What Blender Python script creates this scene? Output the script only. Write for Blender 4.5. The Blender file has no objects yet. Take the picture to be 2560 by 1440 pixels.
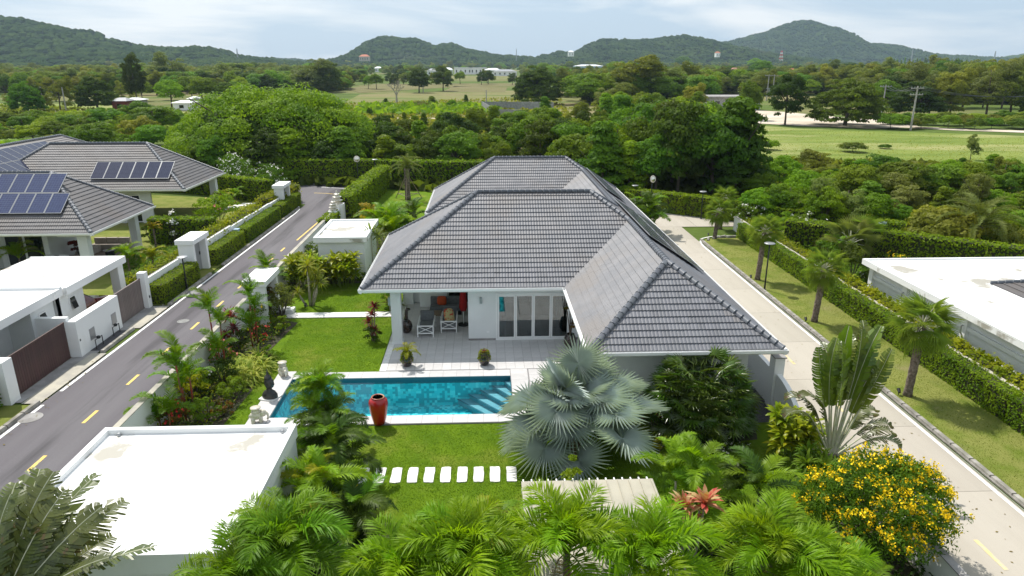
import bpy, bmesh, math, random
import numpy as np
from mathutils import Vector, Matrix, noise
PI = math.pi
R = math.radians
rnd = random.Random(7)
nrs = np.random.RandomState(11)
scene = bpy.context.scene
COL = scene.collection

# ------------------------------------------------------------------ camera
CAM_H, F_PX, PITCH, YAW = 12.8, 1750.0, R(17.9), R(-2.25)
cam_d = bpy.data.cameras.new('camera')
cam_d.sensor_width = 36.0
cam_d.lens = 36.0 * F_PX / 2560.0
cam_d.clip_start = 0.3
cam_d.clip_end = 30000
cam = bpy.data.objects.new('camera', cam_d)
COL.objects.link(cam)
cam.location = (0, 0, CAM_H)
cam.rotation_euler = (PI / 2 - PITCH, 0, YAW)
scene.camera = cam

# ------------------------------------------------------------------ light
SUN_DIR = Vector((0.373, -0.576, -1.0)).normalized()      # direction the light travels
sun_d = bpy.data.lights.new('sun', 'SUN')
sun_d.energy = 5.0
sun_d.angle = R(0.6)
sun_d.color = (1.0, 0.955, 0.88)
sun = bpy.data.objects.new('sun', sun_d)
COL.objects.link(sun)
sun.rotation_euler = SUN_DIR.to_track_quat('-Z', 'Y').to_euler()
sun.location = (-30, 60, 90)

world = bpy.data.worlds.new('World')
scene.world = world
world.use_nodes = True
nt = world.node_tree
nt.nodes.clear()
n_out = nt.nodes.new('ShaderNodeOutputWorld')
n_bg = nt.nodes.new('ShaderNodeBackground')
n_sky = nt.nodes.new('ShaderNodeTexSky')
n_sky.sky_type = 'NISHITA'
n_sky.sun_disc = False
n_sky.sun_elevation = math.asin(-SUN_DIR.z)
n_sky.sun_rotation = math.atan2(-SUN_DIR.x, -SUN_DIR.y)
n_sky.dust_density = 1.5
n_bg.inputs['Strength'].default_value = 0.1
# soft high cloud over the whole sky, stretched towards the horizon
n_tc = nt.nodes.new('ShaderNodeTexCoord')
n_map = nt.nodes.new('ShaderNodeMapping')
n_map.inputs['Scale'].default_value = (1.0, 1.0, 6.0)
n_no = nt.nodes.new('ShaderNodeTexNoise')
n_no.inputs['Scale'].default_value = 2.3
n_no.inputs['Detail'].default_value = 7
n_no.inputs['Roughness'].default_value = 0.52
n_no.inputs['Distortion'].default_value = 0.5
n_ramp = nt.nodes.new('ShaderNodeValToRGB')
n_ramp.color_ramp.elements[0].position = 0.44
n_ramp.color_ramp.elements[0].color = (5.1, 6.3, 7.6, 1)
n_ramp.color_ramp.elements[1].position = 0.60
n_ramp.color_ramp.elements[1].color = (9.4, 9.5, 9.6, 1)
n_mix = nt.nodes.new('ShaderNodeMixRGB')
n_mix.inputs['Fac'].default_value = 0.86
nt.links.new(n_tc.outputs['Generated'], n_map.inputs['Vector'])
nt.links.new(n_map.outputs[0], n_no.inputs['Vector'])
nt.links.new(n_no.outputs['Fac'], n_ramp.inputs[0])
nt.links.new(n_sky.outputs[0], n_mix.inputs[1])
nt.links.new(n_ramp.outputs[0], n_mix.inputs[2])
nt.links.new(n_mix.outputs[0], n_bg.inputs['Color'])
nt.links.new(n_bg.outputs[0], n_out.inputs['Surface'])

scene.view_settings.view_transform = 'Standard'
scene.view_settings.look = 'None'
scene.view_settings.exposure = 0.20
scene.view_settings.gamma = 1.0
scene.view_settings.use_curve_mapping = False
scene.render.engine = 'CYCLES'
scene.cycles.max_bounces = 7
scene.cycles.transparent_max_bounces = 10
scene.cycles.volume_bounces = 0

# where a sight line meets a level plane, and the metres a pixel spans there
_f = Vector((math.sin(-YAW) * math.cos(PITCH), math.cos(YAW) * math.cos(PITCH), -math.sin(PITCH)))
_r = Vector((math.cos(YAW), math.sin(YAW), 0))
_u = _r.cross(_f)
def at(px, py, z=0.0):
    d = _f + _r * ((px - 1280) / F_PX) - _u * ((py - 720) / F_PX)
    t = (z - CAM_H) / d.z
    return Vector((d.x * t, d.y * t, z))
def at_y(px, py, Y):
    d = _f + _r * ((px - 1280) / F_PX) - _u * ((py - 720) / F_PX)
    t = Y / d.y
    return Vector((d.x * t, Y, CAM_H + d.z * t))
def mpp(p):
    return (Vector((p[0], p[1], (p[2] if len(p) > 2 else 0) - CAM_H)).dot(_f)) / F_PX
def height_at(p, py):
    """height of a point straight above ground point p that is seen at row py"""
    lo, hi = -5.0, 400.0
    for _ in range(40):
        m = (lo + hi) / 2
        v = Vector((p[0], p[1], m - CAM_H))
        y = 720 - F_PX * v.dot(_u) / max(v.dot(_f), 1e-3)
        if y > py and v.dot(_f) > 0.5: lo = m
        else: hi = m
    return lo

# ------------------------------------------------------------------ materials
def mat(name, c, rough=0.7, c2=None, scale=3.0, detail=4, mix=(0.35, 0.65), bump=0.0, bscale=40.0, spec=0.4, coord='Object',
        rand=0.0, metal=0.0, c3=None, s3=0.4, m3=(0.5, 0.7), bdist=0.02, coat=0.0, aniso=None, alpha=None):
    m = bpy.data.materials.new(name)
    m.use_nodes = True
    t = m.node_tree
    N = t.nodes; Lk = t.links
    b = N['Principled BSDF']
    b.inputs['Roughness'].default_value = rough
    b.inputs['Specular IOR Level'].default_value = spec
    b.inputs['Metallic'].default_value = metal
    if coat: b.inputs['Coat Weight'].default_value = coat
    tc = N.new('ShaderNodeTexCoord')
    vec = tc.outputs[coord]
    if aniso:
        mp = N.new('ShaderNodeMapping'); mp.inputs['Scale'].default_value = aniso
        Lk.new(vec, mp.inputs['Vector']); vec = mp.outputs[0]
    rgb = N.new('ShaderNodeRGB'); rgb.outputs[0].default_value = (*c, 1)
    out = rgb.outputs[0]
    def layer(out, col, sc, mm, det):
        no = N.new('ShaderNodeTexNoise'); no.inputs['Scale'].default_value = sc; no.inputs['Detail'].default_value = det
        no.inputs['Roughness'].default_value = 0.6
        Lk.new(vec, no.inputs['Vector'])
        mr = N.new('ShaderNodeMapRange'); mr.inputs[1].default_value = mm[0]; mr.inputs[2].default_value = mm[1]
        mr.interpolation_type = 'SMOOTHSTEP'
        Lk.new(no.outputs['Fac'], mr.inputs[0])
        mx = N.new('ShaderNodeMixRGB'); Lk.new(mr.outputs[0], mx.inputs['Fac'])
        Lk.new(out, mx.inputs[1]); mx.inputs[2].default_value = (*col, 1)
        return mx.outputs[0]
    if c2: out = layer(out, c2, scale, mix, detail)
    if c3: out = layer(out, c3, s3, m3, 6)
    if rand:
        oi = N.new('ShaderNodeObjectInfo')
        hs = N.new('ShaderNodeHueSaturation')
        mr = N.new('ShaderNodeMapRange'); mr.inputs[3].default_value = 1 - rand; mr.inputs[4].default_value = 1 + rand
        Lk.new(oi.outputs['Random'], mr.inputs[0]); Lk.new(mr.outputs[0], hs.inputs['Value'])
        mu = N.new('ShaderNodeMath'); mu.operation = 'MULTIPLY'; mu.inputs[1].default_value = 7.31
        fr = N.new('ShaderNodeMath'); fr.operation = 'FRACT'
        Lk.new(oi.outputs['Random'], mu.inputs[0]); Lk.new(mu.outputs[0], fr.inputs[0])
        m2 = N.new('ShaderNodeMapRange'); m2.inputs[3].default_value = 0.5 - rand * 0.09; m2.inputs[4].default_value = 0.5 + rand * 0.09
        Lk.new(fr.outputs[0], m2.inputs[0]); Lk.new(m2.outputs[0], hs.inputs['Hue'])
        Lk.new(out, hs.inputs['Color']); out = hs.outputs[0]
    Lk.new(out, b.inputs['Base Color'])
    if bump:
        no = N.new('ShaderNodeTexNoise'); no.inputs['Scale'].default_value = bscale; no.inputs['Detail'].default_value = 5
        Lk.new(vec, no.inputs['Vector'])
        bp = N.new('ShaderNodeBump'); bp.inputs['Strength'].default_value = bump; bp.inputs['Distance'].default_value = bdist
        Lk.new(no.outputs['Fac'], bp.inputs['Height']); Lk.new(bp.outputs[0], b.inputs['Normal'])
    m['_c'] = 1
    return m

def leaf_mat(name, c, c2, rand=0.18, trans=0.42, rough=0.6, nscale=0.9, spec=0.15, dry=None, drymix=(0.62, 0.72), dscale=1.3):
    """two-sided leaf: reflecting and letting light through, tint varied by object and over the crown"""
    m = mat(name, c, rough=rough, c2=c2, scale=nscale, detail=3, rand=rand, spec=spec, coord='Object',
            c3=dry, s3=dscale, m3=drymix)
    t = m.node_tree; N = t.nodes; Lk = t.links
    b = N['Principled BSDF']
    src = b.inputs['Base Color'].links[0].from_socket
    tr = N.new('ShaderNodeBsdfTranslucent')
    g = N.new('ShaderNodeGamma'); g.inputs[1].default_value = 0.85
    mm = N.new('ShaderNodeMixRGB'); mm.blend_type = 'MULTIPLY'; mm.inputs['Fac'].default_value = 1; mm.inputs[2].default_value = (1.1, 1.15, 0.5, 1)
    Lk.new(src, g.inputs[0]); Lk.new(g.outputs[0], mm.inputs[1]); Lk.new(mm.outputs[0], tr.inputs['Color'])
    ms = N.new('ShaderNodeMixShader'); ms.inputs[0].default_value = trans
    Lk.new(b.outputs[0], ms.inputs[1]); Lk.new(tr.outputs[0], ms.inputs[2])
    Lk.new(ms.outputs[0], N['Material Output'].inputs['Surface'])
    return m

M = {}
M['white'] = mat('white_paint', (0.78, 0.79, 0.78), 0.6, c2=(0.7, 0.71, 0.69), scale=0.6, mix=(0.5, 0.8), bump=0.15, bscale=30, c3=(0.5, 0.49, 0.45), s3=1.1, m3=(0.72, 0.85))
M['wall'] = mat('rendered_wall', (0.74, 0.76, 0.76), 0.75, c2=(0.68, 0.70, 0.70), scale=0.5, bump=0.25, bscale=60, c3=(0.52, 0.53, 0.5), s3=0.7, m3=(0.7, 0.95))
M['gutter'] = mat('gutter_paint', (0.8, 0.8, 0.79), 0.35, c2=(0.66, 0.66, 0.62), scale=2.0, mix=(0.6, 0.8))
M['flatroof'] = mat('flat_roof_coating', (0.8, 0.8, 0.79), 0.6, c2=(0.7, 0.69, 0.66), scale=0.5, mix=(0.62, 0.75), bump=0.1, bscale=20, c3=(0.36, 0.34, 0.29), s3=0.42, m3=(0.56, 0.63))
M['tile'] = mat('roof_tile', (0.132, 0.137, 0.152), 0.55, c2=(0.172, 0.172, 0.184), scale=1.1, detail=8, spec=0.35, bump=0.1, bscale=90, c3=(0.158, 0.146, 0.142), s3=0.35, m3=(0.45, 0.7))
M['tile1'] = mat('roof_tile_single', (0.142, 0.147, 0.164), 0.55, c2=(0.168, 0.166, 0.178), scale=1.1, detail=6, spec=0.35, rand=0.12, bump=0.1, bscale=90)
M['cap'] = mat('ridge_cap', (0.095, 0.105, 0.125), 0.38, c2=(0.13, 0.14, 0.155), scale=3, rand=0.12, spec=0.5)
M['tileN'] = mat('neighbour_roof_tile', (0.095, 0.092, 0.096), 0.55, c2=(0.125, 0.12, 0.123), scale=1.1, detail=8, spec=0.45, c3=(0.112, 0.1, 0.094), s3=0.35, m3=(0.4, 0.7))
M['asphalt'] = mat('asphalt', (0.125, 0.115, 0.125), 0.9, c2=(0.15, 0.142, 0.15), scale=0.35, detail=8, bump=0.5, bscale=60, c3=(0.082, 0.077, 0.082), s3=0.5, m3=(0.48, 0.68), spec=0.2, aniso=(1.6, 0.12, 1))
M['concrete'] = mat('driveway_concrete', (0.42, 0.385, 0.325), 0.85, c2=(0.37, 0.335, 0.28), scale=0.5, detail=8, rand=0.04, bump=0.2, bscale=40, c3=(0.36, 0.33, 0.28), s3=0.6, m3=(0.52, 0.75), spec=0.2, aniso=(1.3, 0.15, 1))
M['kerb'] = mat('kerb_concrete', (0.34, 0.32, 0.29), 0.9, c2=(0.2, 0.19, 0.16), scale=2.5, detail=6, rand=0.15, bump=0.4, bscale=20)
M['verge'] = mat('verge_concrete', (0.45, 0.42, 0.34), 0.9, c2=(0.33, 0.31, 0.27), scale=1.2, detail=7, bump=0.4, bscale=30)
M['dconc'] = mat('grey_concrete', (0.33, 0.32, 0.31), 0.9, c2=(0.22, 0.21, 0.2), scale=1.0, detail=7, bump=0.3, bscale=30)
M['roadwhite'] = mat('road_paint_white', (0.8, 0.8, 0.78), 0.7, c2=(0.5, 0.5, 0.48), scale=6, mix=(0.6, 0.75))
M['roadyellow'] = mat('road_paint_yellow', (0.72, 0.50, 0.12), 0.7, c2=(0.45, 0.36, 0.18), scale=5, mix=(0.5, 0.7))
M['paleyellow'] = mat('faded_road_paint_yellow', (0.62, 0.50, 0.25), 0.7, c2=(0.52, 0.46, 0.33), scale=5, mix=(0.45, 0.65))
M['paving'] = mat('terrace_paving', (0.52, 0.505, 0.50), 0.6, c2=(0.46, 0.45, 0.445), scale=2.2, detail=7, rand=0.06, bump=0.12, bscale=60, c3=(0.38, 0.37, 0.37), s3=0.5, m3=(0.56, 0.8))
M['grout'] = mat('paving_joint', (0.22, 0.21, 0.21), 0.9)
M['stone'] = mat('stepping_stone_white', (0.76, 0.75, 0.72), 0.7, c2=(0.64, 0.63, 0.6), scale=4, bump=0.2, bscale=30, rand=0.05)
M['lawn'] = mat('lawn_grass', (0.135, 0.225, 0.008), 0.9, c2=(0.090, 0.170, 0.006), scale=1.1, detail=9, mix=(0.3, 0.7), bump=0.9, bscale=55, bdist=0.05, spec=0.1, c3=(0.20, 0.24, 0.03), s3=0.45, m3=(0.5, 0.72))
M['lawn2'] = mat('verge_grass', (0.225, 0.24, 0.06), 0.9, c2=(0.14, 0.19, 0.025), scale=0.7, detail=9, mix=(0.42, 0.66), bump=0.9, bscale=50, bdist=0.05, spec=0.1, c3=(0.28, 0.25, 0.11), s3=0.35, m3=(0.55, 0.75))
M['soil'] = mat('bed_soil', (0.06, 0.045, 0.03), 0.95, c2=(0.03, 0.04, 0.012), scale=3, bump=0.6, bscale=20)
M['ground'] = mat('rough_ground', (0.10, 0.145, 0.028), 0.95, c2=(0.065, 0.10, 0.018), scale=0.08, detail=12, bump=0.8, bscale=1.2, bdist=0.3, spec=0.1, c3=(0.19, 0.17, 0.075), s3=0.012, m3=(0.5, 0.62))
M['meadow'] = mat('meadow_grass', (0.20, 0.245, 0.055), 0.95, c2=(0.12, 0.175, 0.03), scale=0.12, detail=12, bump=0.9, bscale=1.5, bdist=0.3, spec=0.1, c3=(0.30, 0.30, 0.12), s3=0.05, m3=(0.45, 0.65), aniso=(0.5, 1.6, 1))
M['field'] = mat('farm_field', (0.16, 0.175, 0.055), 0.95, c2=(0.22, 0.175, 0.095), scale=0.03, detail=12, bump=0.6, bscale=0.6, bdist=0.3, spec=0.1, c3=(0.10, 0.14, 0.03), s3=0.06, m3=(0.5, 0.62), aniso=(0.4, 1.4, 1))
M['tilled'] = mat('tilled_field', (0.19, 0.165, 0.085), 0.95, c2=(0.13, 0.13, 0.045), scale=0.1, detail=10, bump=0.6, bscale=0.8, bdist=0.3, spec=0.1, aniso=(0.3, 2.5, 1))
M['sand'] = mat('pale_sand', (0.60, 0.52, 0.42), 0.95, c2=(0.45, 0.38, 0.29), scale=0.12, detail=9, bump=0.4, bscale=1, bdist=0.2, c3=(0.22, 0.23, 0.1), s3=0.1, m3=(0.62, 0.72))
M['gravel'] = mat('dark_gravel', (0.11, 0.105, 0.11), 0.95, c2=(0.045, 0.045, 0.05), scale=25, detail=6, bump=1.0, bscale=50, bdist=0.03)
M['gate_dark'] = mat('gate_timber_dark', (0.06, 0.032, 0.03), 0.6, rand=0.12, c2=(0.09, 0.045, 0.04), scale=6, aniso=(1, 1, 0.2))
M['gate_taupe'] = mat('gate_timber_taupe', (0.155, 0.125, 0.115), 0.6, rand=0.1, c2=(0.2, 0.165, 0.15), scale=6, aniso=(1, 1, 0.2))
M['metal_dark'] = mat('dark_metal', (0.02, 0.022, 0.022), 0.4, metal=0.3)
M['metal_grey'] = mat('grey_metal', (0.35, 0.36, 0.37), 0.4, metal=0.6)
M['frame'] = mat('white_aluminium', (0.78, 0.79, 0.79), 0.35)
M['black'] = mat('black_glaze', (0.012, 0.011, 0.010), 0.22, c2=(0.05, 0.025, 0.015), scale=4, coat=0.6)
M['brownglaze'] = mat('brown_glaze', (0.045, 0.02, 0.012), 0.25, c2=(0.012, 0.010, 0.009), scale=5, coat=0.7, mix=(0.4, 0.6))
M['red'] = mat('red_glaze', (0.42, 0.008, 0.008), 0.25, c2=(0.34, 0.006, 0.006), scale=1.5, coat=0.5)
M['rim'] = mat('jar_rim', (0.42, 0.22, 0.10), 0.3, c2=(0.36, 0.03, 0.015), scale=7, coat=0.6, mix=(0.4, 0.6))
M['statue'] = mat('dark_stone_statue', (0.022, 0.022, 0.021), 0.45, c2=(0.055, 0.05, 0.045), scale=5, bump=0.2, bscale=25)
M['ivory'] = mat('ivory_ceramic', (0.70, 0.66, 0.56), 0.35, c2=(0.55, 0.5, 0.4), scale=6, coat=0.4, bump=0.2, bscale=18)
M['fabric'] = mat('grey_fabric', (0.13, 0.14, 0.15), 0.95, c2=(0.17, 0.18, 0.19), scale=8, bump=0.3, bscale=100)
M['fabric_l'] = mat('beige_fabric', (0.42, 0.37, 0.32), 0.95, c2=(0.34, 0.3, 0.26), scale=4)
M['orange'] = mat('orange_fabric', (0.62, 0.10, 0.02), 0.9, c2=(0.45, 0.06, 0.02), scale=14)
M['redcloth'] = mat('red_canvas', (0.42, 0.012, 0.012), 0.85, c2=(0.3, 0.01, 0.01), scale=6)
M['patterned'] = mat('patterned_cloth', (0.52, 0.45, 0.22), 0.9, c2=(0.5, 0.06, 0.03), scale=9, detail=1, mix=(0.55, 0.58))
M['teal'] = mat('teal_curtain', (0.02, 0.22, 0.32), 0.8, c2=(0.04, 0.32, 0.42), scale=10, aniso=(6, 6, 0.3))
M['inwall'] = mat('interior_wall', (0.55, 0.55, 0.52), 0.8)
M['infloor'] = mat('interior_floor', (0.12, 0.13, 0.14), 0.35)
M['timber'] = mat('teak_timber', (0.30, 0.22, 0.16), 0.7, c2=(0.20, 0.15, 0.11), scale=5, aniso=(6, 1, 1))
M['bark'] = mat('bark', (0.12, 0.095, 0.07), 0.95, c2=(0.06, 0.05, 0.04), scale=6, bump=1.0, bscale=18, bdist=0.06, rand=0.15)
M['palmbark'] = mat('palm_bark', (0.23, 0.185, 0.15), 0.95, c2=(0.10, 0.075, 0.055), scale=7, bump=1.0, bscale=16, bdist=0.05, rand=0.08)
M['paletrunk'] = mat('pale_stem', (0.42, 0.38, 0.30), 0.8, c2=(0.28, 0.26, 0.2), scale=6, bump=0.5, bscale=20)
M['petiole'] = mat('pale_leaf_stalk', (0.42, 0.45, 0.26), 0.5, c2=(0.52, 0.50, 0.40), scale=5, aniso=(1, 1, 0.3))
M['redstem'] = mat('red_crownshaft', (0.26, 0.03, 0.02), 0.6, c2=(0.12, 0.09, 0.03), scale=4)
M['stalk'] = mat('green_stalk', (0.15, 0.20, 0.04), 0.6)
M['pole'] = mat('utility_pole_concrete', (0.45, 0.43, 0.40), 0.9, c2=(0.3, 0.28, 0.26), scale=3)
M['hut'] = mat('hut_red_timber', (0.12, 0.03, 0.02), 0.8)
M['rooforange'] = mat('orange_clay_roof', (0.48, 0.14, 0.06), 0.8, c2=(0.32, 0.10, 0.05), scale=1)
M['roofpink'] = mat('faded_clay_roof', (0.42, 0.20, 0.14), 0.8, c2=(0.3, 0.16, 0.12), scale=1)
M['metalroof'] = mat('white_metal_roof', (0.80, 0.82, 0.83), 0.4, c2=(0.7, 0.72, 0.74), scale=0.3)
M['greyroof'] = mat('far_grey_roof', (0.25, 0.26, 0.28), 0.6)
M['block'] = mat('grey_blockwork', (0.36, 0.36, 0.35), 0.9, c2=(0.25, 0.25, 0.24), scale=2, rand=0.1)
M['bluewall'] = mat('blue_grey_wall', (0.30, 0.42, 0.52), 0.7)
M['carred'] = mat('dark_red_car_paint', (0.14, 0.006, 0.008), 0.2, coat=1.0)
M['carblack'] = mat('black_trim', (0.01, 0.01, 0.01), 0.15, coat=0.5)
M['rubber'] = mat('rubber', (0.02, 0.02, 0.02), 0.8)
M['slat'] = mat('canopy_slat_white', (0.80, 0.80, 0.78), 0.5)
M['canopy'] = mat('canopy_sheet_cream', (0.40, 0.37, 0.29), 0.5, c2=(0.34, 0.315, 0.25), scale=1.2, detail=6, c3=(0.27, 0.255, 0.21), s3=2.5, m3=(0.6, 0.8))
M['manhole'] = mat('manhole_iron', (0.25, 0.25, 0.24), 0.7, c2=(0.16, 0.16, 0.155), scale=10, bump=0.6, bscale=60)
M['mirror_face'] = mat('convex_mirror', (0.75, 0.72, 0.62), 0.12, metal=0.9)
M['signred'] = mat('sign_red', (0.6, 0.02, 0.02), 0.5)
# foliage
M['lf_tree'] = leaf_mat('broadleaf_foliage', (0.1318, 0.2159, 0.0124), (0.0703, 0.1373, 0.0074), rand=0.30, nscale=0.35)
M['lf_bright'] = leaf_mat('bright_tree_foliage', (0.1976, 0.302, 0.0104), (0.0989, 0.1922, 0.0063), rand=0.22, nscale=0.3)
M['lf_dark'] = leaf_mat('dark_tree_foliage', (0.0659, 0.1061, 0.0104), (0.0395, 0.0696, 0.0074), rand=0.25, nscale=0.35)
M['lf_olive'] = leaf_mat('olive_tree_foliage', (0.2086, 0.2287, 0.026), (0.1208, 0.15, 0.0156), rand=0.25, nscale=0.35)
M['lf_grey'] = leaf_mat('grey_green_foliage', (0.1866, 0.2196, 0.052), (0.1098, 0.1464, 0.0313), rand=0.2, nscale=0.35)
M['lf_far'] = leaf_mat('far_forest_foliage', (0.0792, 0.1155, 0.0157), (0.0462, 0.0715, 0.01), rand=0.0, trans=0.2, nscale=0.02)
M['lf_hedge'] = leaf_mat('clipped_hedge_foliage', (0.2104, 0.2974, 0.0099), (0.1098, 0.1906, 0.006), rand=0.08, nscale=1.4, dry=(0.10, 0.07, 0.02), drymix=(0.66, 0.78))
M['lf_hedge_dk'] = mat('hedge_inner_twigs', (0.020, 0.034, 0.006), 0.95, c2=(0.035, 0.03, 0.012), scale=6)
M['lf_hedge_y'] = leaf_mat('yellow_green_shrub_foliage', (0.3, 0.3, 0.0081), (0.15, 0.2, 0.0049), rand=0.1, nscale=1.2)
M['lf_shrub'] = leaf_mat('shrub_foliage', (0.1281, 0.2135, 0.0118), (0.064, 0.122, 0.0079), rand=0.2, nscale=1.5)
M['lf_palm'] = leaf_mat('palm_frond', (0.153, 0.27, 0.0051), (0.09, 0.18, 0.0043), rand=0.22, trans=0.4, nscale=0.8, rough=0.5, spec=0.22)
M['lf_palm_b'] = leaf_mat('bright_palm_frond', (0.225, 0.3676, 0.0051), (0.1404, 0.2626, 0.0043), rand=0.20, trans=0.45, nscale=0.8, rough=0.5, spec=0.22)
M['lf_palm_y'] = leaf_mat('yellowing_palm_frond', (0.285, 0.2687, 0.0122), (0.15, 0.1938, 0.0081), rand=0.2, trans=0.45, nscale=0.9, rough=0.4)
M['lf_palm_d'] = leaf_mat('dark_palm_frond', (0.06, 0.11, 0.0081), (0.0375, 0.0725, 0.0057), rand=0.2, trans=0.3, nscale=0.8, rough=0.5, spec=0.2)
M['lf_wash'] = leaf_mat('fan_palm_frond', (0.24, 0.33, 0.04), (0.15, 0.23, 0.025), rand=0.14, trans=0.35, nscale=0.8, dry=(0.24, 0.19, 0.06), drymix=(0.6, 0.8))
M['lf_date'] = leaf_mat('date_palm_frond', (0.165, 0.1938, 0.0366), (0.105, 0.1375, 0.0244), rand=0.15, trans=0.3, nscale=0.6)
M['lf_silver'] = leaf_mat('silver_palm_leaf', (0.46, 0.53, 0.50), (0.35, 0.42, 0.40), rand=0.12, trans=0.2, nscale=1.2, rough=0.5, dry=(0.22, 0.29, 0.19), drymix=(0.5, 0.75))
M['lf_lady'] = leaf_mat('lady_palm_leaf', (0.0732, 0.1342, 0.007), (0.0457, 0.0915, 0.005), rand=0.3, trans=0.25, rough=0.32, spec=0.6)
M['lf_rav'] = leaf_mat('banana_like_leaf', (0.0675, 0.1125, 0.0122), (0.1275, 0.175, 0.0163), rand=0.2, trans=0.3, nscale=0.7, rough=0.33, spec=0.5, dry=(0.16, 0.11, 0.04), drymix=(0.62, 0.72), dscale=2.2)
M['lf_tatter'] = leaf_mat('tattered_leaf', (0.105, 0.125, 0.03), (0.06, 0.085, 0.02), rand=0.18, trans=0.3, nscale=1.0, rough=0.35, spec=0.5, dry=(0.17, 0.085, 0.05), drymix=(0.60, 0.74), dscale=1.6)
M['lf_rav_b'] = leaf_mat('young_banana_like_leaf', (0.1425, 0.25, 0.0097), (0.105, 0.2, 0.0081), rand=0.1, trans=0.35, rough=0.35)
M['lf_ginger'] = leaf_mat('ginger_leaf', (0.1875, 0.2625, 0.0081), (0.3, 0.3125, 0.0122), rand=0.2, trans=0.4, nscale=1.6, rough=0.35)
M['lf_var'] = leaf_mat('variegated_strap_leaf', (0.42, 0.44, 0.07), (0.20, 0.30, 0.03), rand=0.1, trans=0.4, nscale=3)
M['lf_yellow'] = leaf_mat('yellow_strap_leaf', (0.30, 0.30, 0.02), (0.16, 0.22, 0.012), rand=0.15, trans=0.4, nscale=2)
M['lf_croton'] = leaf_mat('croton_leaf', (0.40, 0.27, 0.010), (0.17, 0.19, 0.012), rand=0.1, trans=0.4, nscale=2)
M['lf_red'] = leaf_mat('red_cordyline_leaf', (0.24, 0.025, 0.03), (0.085, 0.02, 0.02), rand=0.15, trans=0.35, nscale=3)
M['lf_brom'] = leaf_mat('red_cream_leaf', (0.42, 0.045, 0.045), (0.55, 0.42, 0.2), rand=0.05, trans=0.3, nscale=2.2)
M['lf_rust'] = leaf_mat('rusty_croton_leaf', (0.20, 0.09, 0.02), (0.06, 0.09, 0.012), rand=0.15, nscale=3)
M['lf_blue'] = leaf_mat('silver_shrub_foliage', (0.26, 0.35, 0.33), (0.16, 0.24, 0.22), rand=0.05, trans=0.15, nscale=3)
M['lf_verge'] = leaf_mat('verge_grass_blade', (0.22, 0.25, 0.05), (0.17, 0.21, 0.03), rand=0.0)
M['lf_dry'] = leaf_mat('dry_frond', (0.26, 0.19, 0.08), (0.17, 0.12, 0.05), rand=0.2)
M['lf_lawn'] = leaf_mat('grass_blade', (0.15, 0.25, 0.010), (0.11, 0.20, 0.008), rand=0.0, nscale=2.0)
M['lf_reed'] = leaf_mat('reed_leaf', (0.33, 0.325, 0.0569), (0.21, 0.2375, 0.0325), rand=0.1, nscale=1)
M['fl_yellow'] = leaf_mat('yellow_blossom', (0.88, 0.64, 0.012), (0.84, 0.56, 0.008), rand=0.0, trans=0.12)
M['fl_white'] = mat('white_blossom', (0.8, 0.78, 0.7), 0.7)
M['fl_pink'] = mat('pink_blossom', (0.75, 0.22, 0.2), 0.7)
M['fl_red'] = mat('red_blossom', (0.55, 0.02, 0.02), 0.7)

def glass_mat(name, tint, fac_min=0.12):
    m = bpy.data.materials.new(name); m.use_nodes = True
    N = m.node_tree.nodes; Lk = m.node_tree.links
    N.remove(N['Principled BSDF'])
    tr = N.new('ShaderNodeBsdfTransparent'); tr.inputs[0].default_value = (*tint, 1)
    gl = N.new('ShaderNodeBsdfGlossy'); gl.inputs['Roughness'].default_value = 0.02
    fr = N.new('ShaderNodeFresnel'); fr.inputs['IOR'].default_value = 1.5
    ad = N.new('ShaderNodeMath'); ad.operation = 'ADD'; ad.inputs[1].default_value = fac_min; ad.use_clamp = True
    ms = N.new('ShaderNodeMixShader')
    Lk.new(fr.outputs[0], ad.inputs[0]); Lk.new(ad.outputs[0], ms.inputs[0])
    Lk.new(tr.outputs[0], ms.inputs[1]); Lk.new(gl.outputs[0], ms.inputs[2])
    Lk.new(ms.outputs[0], N['Material Output'].inputs['Surface'])
    return m
M['glass'] = glass_mat('tinted_glass', (0.42, 0.55, 0.55))
M['glassdark'] = mat('dark_window_glass', (0.01, 0.016, 0.018), 0.05, spec=0.8)

def water_mat():
    m = bpy.data.materials.new('pool_water'); m.use_nodes = True
    N = m.node_tree.nodes; Lk = m.node_tree.links
    N.remove(N['Principled BSDF'])
    tr = N.new('ShaderNodeBsdfTransparent'); tr.inputs[0].default_value = (0.78, 0.985, 1.0, 1)
    gl = N.new('ShaderNodeBsdfGlossy'); gl.inputs['Roughness'].default_value = 0.015
    fr = N.new('ShaderNodeFresnel'); fr.inputs['IOR'].default_value = 1.33
    tc = N.new('ShaderNodeTexCoord')
    no = N.new('ShaderNodeTexNoise'); no.inputs['Scale'].default_value = 3.0; no.inputs['Detail'].default_value = 3
    bp = N.new('ShaderNodeBump'); bp.inputs['Strength'].default_value = 0.25; bp.inputs['Distance'].default_value = 0.02
    Lk.new(tc.outputs['Object'], no.inputs['Vector']); Lk.new(no.outputs['Fac'], bp.inputs['Height'])
    Lk.new(bp.outputs[0], gl.inputs['Normal']); Lk.new(bp.outputs[0], fr.inputs['Normal'])
    mu = N.new('ShaderNodeMath'); mu.operation = 'MULTIPLY_ADD'; mu.inputs[1].default_value = 1.0; mu.inputs[2].default_value = 0.0
    Lk.new(fr.outputs[0], mu.inputs[0])
    ms = N.new('ShaderNodeMixShader')
    Lk.new(mu.outputs[0], ms.inputs[0]); Lk.new(tr.outputs[0], ms.inputs[1]); Lk.new(gl.outputs[0], ms.inputs[2])
    Lk.new(ms.outputs[0], N['Material Output'].inputs['Surface'])
    return m
M['water'] = water_mat()

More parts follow.
